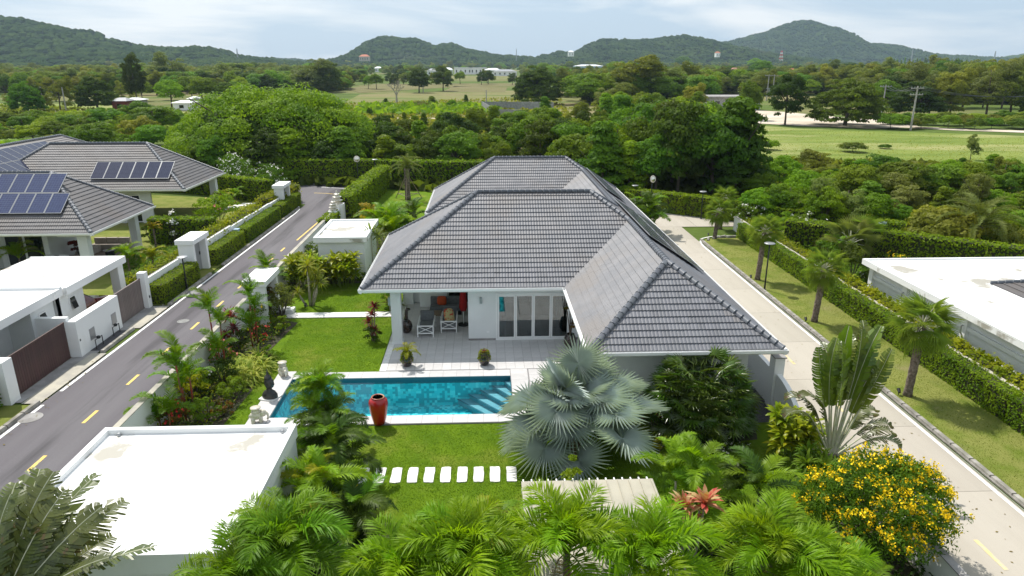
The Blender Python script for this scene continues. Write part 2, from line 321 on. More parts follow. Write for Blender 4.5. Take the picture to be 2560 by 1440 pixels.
def mosaic_mat():
    """glass mosaic: small squares in three blues, laid out by cell"""
    m = bpy.data.materials.new('pool_mosaic'); m.use_nodes = True
    N = m.node_tree.nodes; Lk = m.node_tree.links
    b = N['Principled BSDF']; b.inputs['Roughness'].default_value = 0.3
    tc = N.new('ShaderNodeTexCoord')
    def cell(s, off):
        sc = N.new('ShaderNodeVectorMath'); sc.operation = 'MULTIPLY_ADD'; sc.inputs[1].default_value = (s, s, s); sc.inputs[2].default_value = off
        fl = N.new('ShaderNodeVectorMath'); fl.operation = 'FLOOR'
        wn = N.new('ShaderNodeTexWhiteNoise'); wn.noise_dimensions = '3D'
        Lk.new(tc.outputs['Object'], sc.inputs[0]); Lk.new(sc.outputs[0], fl.inputs[0]); Lk.new(fl.outputs[0], wn.inputs['Vector'])
        return wn.outputs['Value']
    rp = N.new('ShaderNodeValToRGB'); rp.color_ramp.interpolation = 'CONSTANT'
    e = rp.color_ramp.elements
    e[0].position = 0; e[0].color = (0.015, 0.36, 0.43, 1)
    e[1].position = 0.45; e[1].color = (0.07, 0.62, 0.68, 1)
    x = e.new(0.72); x.color = (0.20, 0.74, 0.78, 1)
    x = e.new(0.90); x.color = (0.03, 0.38, 0.45, 1)
    av = N.new('ShaderNodeMath'); av.operation = 'ADD'
    h = N.new('ShaderNodeMath'); h.operation = 'MULTIPLY'; h.inputs[1].default_value = 0.5
    Lk.new(cell(9.0, (0.3, 0.3, 0.3)), av.inputs[0]); Lk.new(cell(4.5, (0.15, 0.15, 0.15)), av.inputs[1])
    Lk.new(av.outputs[0], h.inputs[0]); Lk.new(h.outputs[0], rp.inputs[0])
    Lk.new(rp.outputs[0], b.inputs['Base Color'])
    return m
M['mosaic'] = mosaic_mat()
M['steptile'] = mat('pool_step_tile', (0.19, 0.36, 0.42), 0.5, c2=(0.15, 0.31, 0.38), scale=3)
M['stepnose'] = mat('pool_step_nosing', (0.02, 0.10, 0.14), 0.4)

def solar_mat(name, c, line, nx, ny):
    m = bpy.data.materials.new(name); m.use_nodes = True
    N = m.node_tree.nodes; Lk = m.node_tree.links
    b = N['Principled BSDF']; b.inputs['Roughness'].default_value = 0.12; b.inputs['Specular IOR Level'].default_value = 0.5
    tc = N.new('ShaderNodeTexCoord')
    br = N.new('ShaderNodeTexBrick'); br.offset = 0; br.inputs['Scale'].default_value = 1
    br.inputs['Brick Width'].default_value = 1.0 / nx; br.inputs['Row Height'].default_value = 1.0 / ny
    br.inputs['Mortar Size'].default_value = 0.004
    br.inputs['Color1'].default_value = (*c, 1); br.inputs['Color2'].default_value = (c[0] * 1.3, c[1] * 1.3, c[2] * 1.25, 1)
    br.inputs['Mortar'].default_value = (*line, 1)
    Lk.new(tc.outputs['Generated'], br.inputs['Vector']); Lk.new(br.outputs[0], b.inputs['Base Color'])
    return m
M['solar'] = solar_mat('solar_cell_blue', (0.028, 0.038, 0.095), (0.12, 0.15, 0.24), 6, 10)
M['solar_dk'] = solar_mat('solar_cell_dark', (0.030, 0.032, 0.06), (0.07, 0.08, 0.12), 6, 12)

# ------------------------------------------------------------------ mesh helpers
class MB:
    def __init__(s): s.v = []; s.f = []; s.mi = []
    def add(s, vs, fs, mi=0):
        o = len(s.v); s.v.extend([tuple(p) for p in vs])
        for f in fs: s.f.append(tuple(i + o for i in f)); s.mi.append(mi)
        return s
    def box(s, x0, y0, z0, x1, y1, z1, mi=0):
        if x0 > x1: x0, x1 = x1, x0
        if y0 > y1: y0, y1 = y1, y0
        if z0 > z1: z0, z1 = z1, z0
        return s.add([(x0, y0, z0), (x1, y0, z0), (x1, y1, z0), (x0, y1, z0), (x0, y0, z1), (x1, y0, z1), (x1, y1, z1), (x0, y1, z1)],
                     [(0, 3, 2, 1), (4, 5, 6, 7), (0, 1, 5, 4), (1, 2, 6, 5), (2, 3, 7, 6), (3, 0, 4, 7)], mi)
    def prism(s, poly, z0, z1, mi=0):
        n = len(poly)
        a = sum(poly[i][0] * poly[(i + 1) % n][1] - poly[(i + 1) % n][0] * poly[i][1] for i in range(n))
        if a < 0: poly = poly[::-1]
        vs = [(p[0], p[1], z0) for p in poly] + [(p[0], p[1], z1) for p in poly]
        fs = [tuple(range(n - 1, -1, -1)), tuple(range(n, 2 * n))] + [(i, (i + 1) % n, (i + 1) % n + n, i + n) for i in range(n)]
        return s.add(vs, fs, mi)
    def bar(s, a, b, w, h=None, mi=0, up=(0, 0, 1)):
        a = Vector(a); b = Vector(b); h = h or w
        d = (b - a).normalized(); up = Vector(up)
        if abs(d.dot(up)) > 0.95: up = Vector((1, 0, 0))
        sx = d.cross(up).normalized() * (w / 2); sz = sx.cross(d).normalized() * (h / 2)
        vs = [a - sx - sz, a + sx - sz, a + sx + sz, a - sx + sz, b - sx - sz, b + sx - sz, b + sx + sz, b - sx + sz]
        return s.add(vs, [(0, 1, 2, 3), (7, 6, 5, 4), (0, 4, 5, 1), (1, 5, 6, 2), (2, 6, 7, 3), (3, 7, 4, 0)], mi)
    def tube(s, pts, rad, n=8, mi=0, caps=True):
        pts = [Vector(p) for p in pts]
        if not hasattr(rad, '__len__'): rad = [rad] * len(pts)
        rings = []; o = len(s.v); ref = None
        for i, p in enumerate(pts):
            t = (pts[min(i + 1, len(pts) - 1)] - pts[max(i - 1, 0)]).normalized()
            if ref is None: ref = Vector((1, 0, 0)) if abs(t.x) < 0.9 else Vector((0, 1, 0))
            a = (ref - t * ref.dot(t)).normalized(); b = t.cross(a); ref = a
            for k in range(n):
                an = 2 * PI * k / n
                s.v.append(tuple(p + (a * math.cos(an) + b * math.sin(an)) * rad[i]))
        for i in range(len(pts) - 1):
            for k in range(n):
                a0 = o + i * n + k; a1 = o + i * n + (k + 1) % n
                s.f.append((a0, a1, a1 + n, a0 + n)); s.mi.append(mi)
        if caps:
            s.f.append(tuple(o + k for k in range(n - 1, -1, -1))); s.mi.append(mi)
            e = o + (len(pts) - 1) * n
            s.f.append(tuple(e + k for k in range(n))); s.mi.append(mi)
        return s
    def lathe(s, prof, n=24, c=(0, 0, 0), mi=0, sq=1.0):
        o = len(s.v)
        for r, z in prof:
            for k in range(n):
                an = 2 * PI * k / n
                s.v.append((c[0] + r * math.cos(an), c[1] + r * math.sin(an) * sq, c[2] + z))
        for i in range(len(prof) - 1):
            for k in range(n):
                a0 = o + i * n + k; a1 = o + i * n + (k + 1) % n
                s.f.append((a0, a1, a1 + n, a0 + n)); s.mi.append(mi)
        s.f.append(tuple(o + k for k in range(n - 1, -1, -1))); s.mi.append(mi)
        e = o + (len(prof) - 1) * n
        s.f.append(tuple(e + k for k in range(n))); s.mi.append(mi)
        return s
    def ball(s, c, r, n=10, m=7, mi=0, sc=(1, 1, 1)):
        prof = []
        o = len(s.v)
        for i in range(m + 1):
            a = PI * i / m
            for k in range(n):
                b = 2 * PI * k / n
                s.v.append((c[0] + r * sc[0] * math.sin(a) * math.cos(b), c[1] + r * sc[1] * math.sin(a) * math.sin(b), c[2] + r * sc[2] * math.cos(a)))
        for i in range(m):
            for k in range(n):
                a0 = o + i * n + k; a1 = o + i * n + (k + 1) % n
                s.f.append((a1, a0, a0 + n, a1 + n)); s.mi.append(mi)
        return s
    def mesh(s, name):
        me = bpy.data.meshes.new(name); me.from_pydata(s.v, [], s.f); return me
    def build(s, name, m, parent=None, smooth=False, bevel=0.0, loc=None):
        me = s.mesh(name)
        ms = m if isinstance(m, (list, tuple)) else [m]
        for x in ms: me.materials.append(x)
        if len(ms) > 1: me.polygons.foreach_set('material_index', s.mi)
        if smooth: me.polygons.foreach_set('use_smooth', [True] * len(me.polygons))
        o = link(name, me, parent)
        if loc is not None: o.location = loc
        if bevel:
            b = o.modifiers.new('bevel', 'BEVEL'); b.width = bevel; b.segments = 2; b.limit_method = 'ANGLE'; b.angle_limit = R(40)
        return o

def link(name, me, parent=None):
    o = bpy.data.objects.new(name, me); COL.objects.link(o)
    if parent is not None: o.parent = parent
    return o
def np_mesh(name, V, Fq, m, parent=None, smooth=False):
    """V (n,3), Fq (m,k) arrays -> object"""
    me = bpy.data.meshes.new(name)
    V = np.asarray(V, dtype=np.float32); Fq = np.asarray(Fq, dtype=np.int32)
    k = Fq.shape[1]
    me.vertices.add(len(V)); me.vertices.foreach_set('co', V.ravel())
    me.loops.add(Fq.size); me.loops.foreach_set('vertex_index', Fq.ravel())
    me.polygons.add(len(Fq)); me.polygons.foreach_set('loop_start', np.arange(0, Fq.size, k, dtype=np.int32))
    me.polygons.foreach_set('use_smooth', np.full(len(Fq), smooth, dtype=bool))
    me.update(calc_edges=True)
    for x in (m if isinstance(m, (list, tuple)) else [m]): me.materials.append(x)
    if name is None: return me
    return link(name, me, parent)
def tag(o, label=None, cat=None, group=None, kind=None):
    if label: o['label'] = label
    if cat: o['category'] = cat
    if group: o['group'] = group
    if kind: o['kind'] = kind
    return o
def thing(name, label, cat, loc=(0, 0, 0), rz=0.0, group=None, scale=None):
    o = bpy.data.objects.new(name, None); COL.objects.link(o)
    o.location = loc; o.rotation_euler = (0, 0, rz)
    if scale: o.scale = (scale,) * 3 if not hasattr(scale, '__len__') else scale
    return tag(o, label, cat, group)
def inst(name, me, parent=None, loc=(0, 0, 0), rot=(0, 0, 0), sc=None):
    o = link(name, me, parent); o.location = loc; o.rotation_euler = rot
    if sc is not None: o.scale = (sc,) * 3 if not hasattr(sc, '__len__') else sc
    return o
def struct(o): o['kind'] = 'structure'; return o
def stuff(o): o['kind'] = 'stuff'; return o
def sheet(name, poly, z, m, parent=None):
    return MB().add([(p[0], p[1], z) for p in poly], [tuple(range(len(poly)))]).build(name, m, parent)
# ================================================================== ground, roads
HX0, HX1, HY0, HY1 = -8.2, 1.0, 23.9, 27.25        # pool opening
def holed(name, x0, x1, y0, y1, z, m):
    v = [(x0, y0, z), (x1, y0, z), (x1, y1, z), (x0, y1, z), (HX0, HY0, z), (HX1, HY0, z), (HX1, HY1, z), (HX0, HY1, z)]
    return struct(MB().add(v, [(0, 1, 5, 4), (1, 2, 6, 5), (2, 3, 7, 6), (3, 0, 4, 7)]).build(name, m))
holed('ground', -6000, 6000, -300, 9000, -0.03, M['ground'])
holed('lawn', -12.15, 11.0, 11.0, 60.0, 0.0, M['lawn'])
struct(sheet('side_lawn', [(-11.0, 60.02), (10.5, 60.02), (10.5, 62.5), (-9.9, 74.6), (-10.6, 74.6)], 0.0, M['lawn']))
struct(sheet('neighbour_lawn', [(-42, 36.0), (-18.9, 36.0), (-18.9, 67.5), (-42, 74)], -0.006, M['lawn2']))
struct(sheet('verge_lawn', [(16.2, 8), (19.3, 8), (19.3, 51.2), (17.6, 51.3), (16.7, 51.0), (16.25, 50.0)], 0.03, M['lawn2']))
struct(sheet('garden_lawn', [(20.2, 34), (44, 34), (36.2, 42), (28.5, 48.2), (21.4, 54.6), (20.2, 53)], 0.0, M['lawn']))

def ribbon(name, pts, w, z, m, parent=None, kind='structure'):
    P = [Vector((p[0], p[1], 0)) for p in pts]
    vs = []; fs = []
    for i, p in enumerate(P):
        t = (P[min(i + 1, len(P) - 1)] - P[max(i - 1, 0)]).normalized(); nn = Vector((-t.y, t.x, 0)) * (w / 2)
        vs += [(p.x - nn.x, p.y - nn.y, z), (p.x + nn.x, p.y + nn.y, z)]
    for i in range(len(P) - 1): fs.append((2 * i, 2 * i + 2, 2 * i + 3, 2 * i + 1))
    o = MB().add(vs, fs).build(name, m, parent)
    if parent is None and kind: o['kind'] = kind
    return o
def SX(base, y): return base + 0.0155 * (y - 24)     # the left-hand road edge runs a degree off the walls

# asphalt lane with its bend
MBr = MB()
MBr.add([(SX(-17.55, -5), -5, 0.004), (-12.6, -5, 0.004), (-12.6, 66.0, 0.004), (SX(-17.55, 66), 66.0, 0.004)], [(0, 1, 2, 3)])
MBr.add([(-60, 79.0, 0.004), (-30, 74.6, 0.004), (-20.5, 68.6, 0.004), (SX(-17.55, 66), 66.0, 0.004), (-11.2, 66.0, 0.004), (-11.0, 77.0, 0.004), (-60, 84.0, 0.004)], [(0, 1, 2, 3, 4, 5, 6)])
road = struct(MBr.build('asphalt_road', M['asphalt']))
ribbon('road_line', [(SX(-17.42, y), y) for y in (12, 25.4)], 0.13, 0.010, M['roadwhite'], road)
arc = [(SX(-17.42, y), y) for y in (26.6, 40, 52, 62)] + [(-16.9, 63.6), (-17.3, 65.0), (-18.2, 65.9), (-19.6, 67.4), (-21, 68.7), (-30, 74.4)]
ribbon('road_line', arc, 0.13, 0.010, M['roadwhite'], road)
far_l = [at(x, y) for x, y in ((955, 481), (935, 477), (905, 474), (860, 471), (800, 468))]
ribbon('road_line', far_l, 0.12, 0.010, M['roadwhite'], road)
yl = [at(x, y) for x, y in ((742, 601), (790, 560), (838, 521), (858, 504), (863, 497), (858, 491), (842, 486), (815, 483.5), (785, 482.5))]
ribbon('centre_line', yl, 0.13, 0.010, M['roadyellow'], road)
dx = lambda y: -15.11 + 0.021 * (y - 21)
for y in (14.7, 17.9, 21.1, 24.35, 27.6, 30.6, 33.95, 37.35, 40.65, 43.6, 46.4, 49.2):
    ribbon('centre_dash', [(dx(y), y - 0.5), (dx(y + .5), y + 0.5)], 0.13, 0.010, M['roadyellow'], road)

def disc(name, x, y, r, z, m, lab=None):
    o = MB().lathe([(r, 0), (r, 0.012), (r * 0.86, 0.014), (r * 0.85, 0.008), (r * 0.15, 0.009), (r * 0.12, 0.014)], 28).build(name, m, loc=(x, y, z))
    if lab: tag(o, lab, 'manhole cover')
    return o
p = at(76, 1045); disc('manhole_cover', p.x, p.y, 0.42, 0.004, M['dconc'], 'round pale manhole cover beside the break in the white road line')
p = at(458, 803); disc('manhole_cover', p.x, p.y, 0.3, 0.002, M['manhole'], 'dark round manhole cover in the middle of the asphalt lane')
p = at(487, 730); disc('manhole_cover', p.x, p.y, 0.42, 0.002, M['manhole'], 'round manhole cover at the white line near the taupe gate')

# pale concrete driveway, slab by slab
drive = struct(MB().box(11.25, 6, -0.02, 16.0, 57.3, 0.0).build('driveway', M['dconc']))
y = 6.0
slab = MB().box(-2.36, 0.006, 0.0, 2.36, 4.09, 0.02).mesh('slab')
slab.materials.append(M['concrete'])
for k in range(12): inst('concrete_slab', slab, drive, (13.62, 6.0 + k * 4.1, 0.0))
slab2 = MB().box(0, 0, 0, 5.9, 5.6, 0.02).mesh('slab'); slab2.materials.append(M['concrete'])
for k in range(3): inst('concrete_slab', slab2, drive, (11.3 + k * 5.93 - 5.9, 55.25 - 0.04 + 0.02, 0.0))
ribbon('edge_line', [(15.84, 8), (15.86, 30), (15.88, 49.0), (16.05, 50.2), (16.45, 51.2), (17.2, 51.75), (18.2, 52.0), (19.4, 52.0)], 0.12, 0.026, M['roadwhite'], drive)
ribbon('joint_line', [(16.02, 8), (16.02, 50)], 0.03, 0.026, M['dconc'], drive)
for y in (15.4, 19.7, 24.2, 28.65, 33.1): ribbon('centre_dash', [(13.66, y - 0.62), (13.66, y + 0.62)], 0.13, 0.026, M['paleyellow'], drive)

# kerbs: single stones where they can be told apart
def kerb_stone(L=0.96):
    me = MB().add([(0, 0, 0), (.2, 0, 0), (.2, L, 0), (0, L, 0), (0.02, .01, .13), (.17, .01, .13), (.17, L - .01, .13), (0.02, L - .01, .13)],
                  [(0, 3, 2, 1), (4, 5, 6, 7), (0, 1, 5, 4), (1, 2, 6, 5), (2, 3, 7, 6), (3, 0, 4, 7)]).mesh('kerbstone')
    me.materials.append(M['kerb']); return me
ks = kerb_stone()
kerb_r = struct(MB().box(16.12, 8, 0, 16.17, 50, 0.05).build('kerb_drive', M['kerb']))
for k in range(42): inst('kerbstone', ks, kerb_r, (16.14, 8.0 + k, 0.0), (0, 0, rnd.uniform(-.012, .012)))
for k in range(5):
    a = PI / 2 + k * 0.32
    inst('kerbstone', ks, kerb_r, (16.15 + 0.55 * k * (1 + .1 * k) * .75, 50.0 + min(k * 0.5, 1.6), 0.0), (0, 0, -0.35 * k), (1, .8, 1))
kerb_l = struct(MB().box(-17.86, 37.2, 0, -17.82, 37.3, 0.05).build('kerb_lane', M['kerb']))
for k in range(27):
    y = 37.2 + k
    if 42.6 < y < 44.6: continue
    inst('kerbstone', ks, kerb_l, (SX(-17.78, y), y, 0), (0, 0, -0.0155 + rnd.uniform(-.01, .01)))
for k in range(13):
    inst('kerbstone', ks, kerb_l, (SX(-17.78, 12.6 + k), 12.6 + k, 0), (0, 0, -0.0155 + rnd.uniform(-.01, .01)))
for k in range(3): inst('kerbstone', ks, kerb_l, (-17.85, 30.6 + k, 0), (0, 0, -0.01))
for k in range(14): inst('kerbstone', ks, kerb_l, (-10.6 - k * 0.98, 76.6 + k * .08, 0.0), (0, 0, PI / 2))
# verges on the lane's far side
struct(sheet('gate_apron', [(-19.2, 25.6), (-18.35, 25.6), (-17.95, 30.2), (-17.95, 33.5), (-17.7, 33.5), (-17.7, 37.1), (-19.0, 37.1)], 0.02, M['dconc']))
struct(sheet('concrete_apron', [(-18.3, 25.5), (SX(-17.6, 25), 25.5), (SX(-17.6, 30), 30.5), (-18.2, 30.5)], 0.026, M['verge']))
struct(sheet('concrete_apron', [(-18.1, 33.7), (SX(-17.6, 33), 33.7), (SX(-17.6, 37), 37.1), (-17.95, 37.1)], 0.026, M['verge']))
struct(sheet('gravel_strip', [(-18.6, 30.8), (-17.95, 30.8), (-17.95, 33.4), (-18.6, 33.4)], 0.03, M['gravel']))
struct(sheet('lane_verge', [(-19.0, 12), (SX(-17.8, 12), 12), (SX(-17.8, 25), 25.4), (-19.0, 25.4)], 0.015, M['lawn2']))
struct(sheet('lane_verge', [(-18.9, 37.3), (SX(-17.8, 37), 37.3), (SX(-17.8, 63), 63.4), (-18.3, 64.2), (-18.5, 64.2)], 0.015, M['lawn2']))
struct(sheet('roadside_gutter', [(-12.6, 10), (-12.2, 10), (-12.2, 56), (-12.6, 56)], 0.008, M['verge']))
struct(sheet('flower_bed', [(-12.15, 12.6), (-11.2, 12.6), (-11.2, 18.7), (-9.8, 23), (-9.6, 26.5), (-10.1, 30.6), (-9.7, 34.2), (-10.9, 34.7), (-11.0, 38.5), (-10.9, 40.8), (-7.2, 40.9), (-6.6, 46), (-7.5, 58), (-12.15, 58)], 0.012, M['soil']))
struct(sheet('planting_bed', [(-5.4, 12.0), (-5.4, 17.5), (-4.4, 18.9), (-4.2, 17.3), (1.0, 15.7), (11.5, 15.9), (11.5, 11)], 0.012, M['soil']))
struct(sheet('shrub_bed', [(6.2, 22.6), (6.4, 21.3), (9.6, 21.7), (10.0, 23.1)], 0.012, M['soil']))
struct(sheet('corner_bed', [(9.9, 17), (11.2, 20.8), (11.1, 22.9), (12.4, 22.9), (12.4, 15), (9.9, 15)], 0.014, M['soil']))
struct(sheet('gravel_lane', [(9.75, 22.9), (11.0, 22.9), (11.0, 58), (9.75, 58)], 0.02, M['gravel']))

# ================================================================== terrace, pool
terr = struct(MB().box(-4.65, 27.9, 0.0, 9.9, 31.3, 0.05).box(-4.65, 31.3, 0.0, 4.3, 41, 0.05).box(1.75, 23.0, 0.0, 5.2, 27.9, 0.05).build('terrace', M['grout']))
tm = MB().box(0.005, 0.005, 0, 0.395, 0.595, 0.02).mesh('paving_tile'); tm.materials.append(M['paving'])
n = 0
for j in range(16):
    for i in range(36):
        x = -4.35 + i * 0.4; y = 27.95 + j * 0.6
        if x + .4 > 9.9: continue
        if y > 31.0 and x > -0.9: continue
        if y > 36.4: continue
        if y < 28.4 and x > 5.0: continue
        if n < 298: inst('paving_tile', tm, terr, (x, y, 0.047)); n += 1
edge = MB().box(0, 0, 0, 0.29, 0.88, 0.022).mesh('edge_slab'); edge.materials.append(M['stone'])
for k in range(16): inst('edge_slab', edge, terr, (-4.65, 27.95 + k * 0.9, 0.047))
wide = MB().box(0.006, 0.006, 0, 0.594, 0.594, 0.02).mesh('paving_slab'); wide.materials.append(M['paving'])
for j in range(8):
    for i in range(5): inst('paving_slab', wide, terr, (1.8 + i * .6, 23.1 + j * .6, 0.047))

coping = struct(MB().box(-8.95, 23.25, 0, -8.21, 27.9, 0.04).box(1.01, 23.25, 0, 1.74, 27.9, 0.04).box(-8.21, 23.25, 0, 1.01, 23.89, 0.04).box(-8.21, 27.26, 0, 1.01, 27.9, 0.04).build('pool_coping', M['grout']))
def cslab(w, l):
    me = MB().box(0.004, 0.004, 0, w - .004, l - .004, 0.022).mesh('coping_slab'); me.materials.append(M['paving']); return me
ca, cb = cslab(0.575, 0.625), cslab(0.73, 0.6)
for i in range(16):
    inst('coping_slab', ca, coping, (-8.2 + i * .575, 23.27, 0.037))
    inst('coping_slab', ca, coping, (-8.2 + i * .575, 27.27, 0.037))
for j in range(8):
    for x in (-8.95, 1.02):
        if 23.27 + j * .6 < 27.6: inst('coping_slab', cb, coping, (x, 23.27 + j * .6 - (0.02 if j == 7 else 0), 0.037))
# basin
ZB = -1.25
basin = MB()
basin.add([(HX0, HY0, ZB), (HX1, HY0, ZB), (HX1, HY1, ZB), (HX0, HY1, ZB)], [(0, 1, 2, 3)])
for a, b in (((HX0, HY0), (HX1, HY0)), ((HX1, HY0), (HX1, HY1)), ((HX1, HY1), (HX0, HY1)), ((HX0, HY1), (HX0, HY0))):
    basin.add([(a[0], a[1], ZB), (b[0], b[1], ZB), (b[0], b[1], 0.055), (a[0], a[1], 0.055)], [(3, 2, 1, 0)])
pool = struct(basin.build('pool_basin', M['mosaic']))
# steps run diagonally across the corner
for k in range(5):
    z = -0.18 - k * 0.2
    x_top = 0.95 - (4 - k) * 0.0
    o1 = 0.55 + k * 0.52
    # a strip parallel to the diagonal from (HX1-?) to the right wall
    a = Vector((HX1 - 0.25 - k * 0.50, HY1)); b = Vector((HX1, HY1 - 0.55 - k * 0.50 * 1.05)); 
    poly = [(a.x, a.y - .004), (HX1 - .004, HY1 - .004), (HX1 - .004, max(b.y, HY0 + .01))]
    if k > 0:
        pass
    s = MB().prism(poly, z - 0.2 if k < 4 else ZB + .005, z - 0.004).build('pool_step', M['steptile'], pool)
    d = (Vector((b.x, b.y, 0)) - Vector((a.x, a.y, 0))).normalized(); nn = Vector((d.y, -d.x, 0)) * 0.055
    MB().add([(a.x, a.y - .01, z), (HX1 - .01, b.y, z), (HX1 - .01, b.y - .09, z), (a.x - .09, a.y - .01, z)], [(0, 3, 2, 1)]).build('step_nosing', M['stepnose'], pool)
MB().box(-2.95, 24.9, ZB + .004, -2.65, 25.15, ZB + .02).build('floor_drain', M['stone'], pool)
wl_ = MB().box(HX0, HY0, -.22, HX0 + .012, HY1, .05).box(HX1 - .012, HY0, -.22, HX1, HY1, .05).box(HX0 + .012, HY1 - .012, -.22, HX1 - .012, HY1, .05).box(HX0 + .012, HY0, -.22, HX1 - .012, HY0 + .012, .05)
wl_.build('waterline_tiles', M['stepnose'], pool)
wat = struct(MB().add([(HX0, HY0, -0.05), (HX1, HY0, -0.05), (HX1, HY1, -0.05), (HX0, HY1, -0.05)], [(0, 1, 2, 3)]).build('pool_water', M['water']))
# path across the lawn
path = struct(MB().box(-10.6, 34.85, 0, -4.9, 35.6, 0.03).build('garden_path', M['grout']))
pp = MB().box(0.004, 0.004, 0, 0.562, 0.746, 0.02).mesh('path_slab'); pp.materials.append(M['stone'])
for k in range(10): inst('path_slab', pp, path, (-10.58 + k * .57, 34.85, 0.027))
names = ['leftmost pale stepping stone, half hidden by palm fronds', 'second pale stepping stone from the palm clump', 'third pale stepping stone in the row across the lawn', 'middle pale stepping stone of the lawn row', 'fifth pale stepping stone counted from the palm clump', 'pale stepping stone two before the silver palm', 'pale stepping stone next to the silver fan palm fronds', 'pale stepping stone at the edge of the silver palm', 'pale stepping stone under the silver palm', 'last pale stepping stone beneath the silver palm leaves']
for k in range(10):
    x = -4.05 + k * 0.535
    pol = []
    for a in range(16):
        an = 2 * PI * a / 16; cx = max(-1, min(1, 1.35 * math.cos(an))); cy = max(-1, min(1, 1.35 * math.sin(an)))
        pol.append((cx * 0.165 + rnd.uniform(-.012, .012), cy * 0.44 + rnd.uniform(-.015, .015)))
    o = MB().prism(pol, 0.0, 0.03).build('stepping_stone', M['stone'], loc=(x, 19.93 - k * .01, 0.0))
    tag(o, names[k], 'stepping stone', 'stepping stones across the lawn')

# ================================================================== roofs
def tile_template(w, e, seg):
    """one interlocking tile with two rolls; u across, v up the slope"""
    top = []; h = []
    for i in range(seg + 1):
        t = i / seg
        h.append(0.017 * abs(math.sin(2 * PI * t)) ** 0.7)
    V = []
    for i in range(seg + 1): V.append((w * i / seg, 0.0, 0.050 + h[i]))
    for i in range(seg + 1): V.append((w * i / seg, e + 0.03, 0.012 + h[i]))
    for i in range(seg + 1): V.append((w * i / seg, 0.0, 0.015))
    F = []
    for i in range(seg):
        F.append((i, i + 1, seg + 1 + i + 1, seg + 1 + i))
        F.append((2 * (seg + 1) + i, 2 * (seg + 1) + i + 1, i + 1, i))
    return np.array(V), F
TW, TE = 0.275, 0.30
def roof_face(parent, poly, m, singles=None, v0=0.0, seg=6, name='tiles', u_align=0.0):
    """covers one convex roof plane with tiles; poly[0]->poly[1] is the level eave"""
    P = [Vector(p) for p in poly]
    U = (P[1] - P[0]).normalized(); Nn = None
    for i in range(2, len(P)):
        c = U.cross(P[i] - P[0])
        if c.length > 1e-6: Nn = c.normalized(); break
    V = Nn.cross(U)
    L2 = [((p - P[0]).dot(U), (p - P[0]).dot(V)) for p in P]
    tv, tf = tile_template(TW, TE, seg)
    umin = min(a for a, b in L2); umax = max(a for a, b in L2); vmax = max(b for a, b in L2)
    def inside(u, v, tol=0.0):
        for i in range(len(L2)):
            a = L2[i]; b = L2[(i + 1) % len(L2)]
            ex, ey = b[0] - a[0], b[1] - a[1]; l = math.hypot(ex, ey)
            if l < 1e-6: continue
            if (ex * (v - a[1]) - ey * (u - a[0])) / l < tol: return False
        return True
    full = []; cut = []
    j0 = int(math.floor(v0 / TE))
    for j in range(0, int(vmax / TE) + 2):
        v = j * TE
        i0 = int(math.floor(umin / TW)) - 1
        for i in range(i0, int(umax / TW) + 2):
            u = i * TW + (TW / 2 if False else 0)
            corners = [(u, v), (u + TW, v), (u, v + TE), (u + TW, v + TE)]
            ins = [inside(a, b, 0.0 if b > 0.001 else -0.05) for a, b in corners]
            if all(inside(a, b, 0.03 if b > 0.001 else -0.05) for a, b in corners): full.append((u, v))
            elif any(inside(a, b, -0.05) for a, b in corners) or inside(u + TW / 2, v + TE / 2, -0.1): cut.append((u, v))
    nv = len(tv)
    Fb = np.array(tf)
    def bulk(lst):
        if not lst: return np.zeros((0, 3)), np.zeros((0, 4), int)
        off = np.array([(u, v, 0.0) for u, v in lst])
        jit = nrs.uniform(-0.0025, 0.0025, (len(lst), 1, 1)) * np.array([0, 0, 1])
        VV = (tv[None] + off[:, None, :] + jit).reshape(-1, 3)
        FF = (Fb[None] + (np.arange(len(lst)) * nv)[:, None, None]).reshape(-1, 4)
        return VV, FF
    if singles is not None:
        for u, v in full: singles.append((P[0], U, V, Nn, u, v))
    Va, Fa = bulk(full if singles is None else [])
    # clipped tiles
    Vc, Fc = bulk(cut)
    bm = bmesh.new()
    vs = [bm.verts.new(x) for x in Vc]
    for f in Fc: bm.faces.new([vs[i] for i in f])
    for i in range(1, len(L2)):
        a = L2[i]; b = L2[(i + 1) % len(L2)]
        ex, ey = b[0] - a[0], b[1] - a[1]
        if math.hypot(ex, ey) < 1e-6: continue
        geom = bm.verts[:] + bm.edges[:] + bm.faces[:]
        bmesh.ops.bisect_plane(bm, geom=geom, plane_co=(a[0], a[1], 0), plane_no=(ey, -ex, 0), clear_outer=True)
    bmesh.ops.triangulate(bm, faces=bm.faces[:])
    bm.verts.index_update()
    Vc = np.array([v.co[:] for v in bm.verts]) if len(bm.verts) else np.zeros((0, 3))
    Tc = np.array([[v.index for v in f.verts] for f in bm.faces]) if len(bm.faces) else np.zeros((0, 3), int)
    bm.free()
    Ta = np.concatenate([Fa[:, [0, 1, 2]], Fa[:, [0, 2, 3]]]) if len(Fa) else np.zeros((0, 3), int)
    VV = np.concatenate([Va, Vc]); TT = np.concatenate([Ta, Tc + len(Va)]) if len(Tc) else Ta
    B = np.array([U[:], V[:], Nn[:]])
    return VV @ B + np.array(P[0][:]), TT
def solid_shell(polys, thick=0.0):
    mb = MB()
    for poly in polys: mb.add(poly, [tuple(range(len(poly)))])
    return mb
cap_v = []
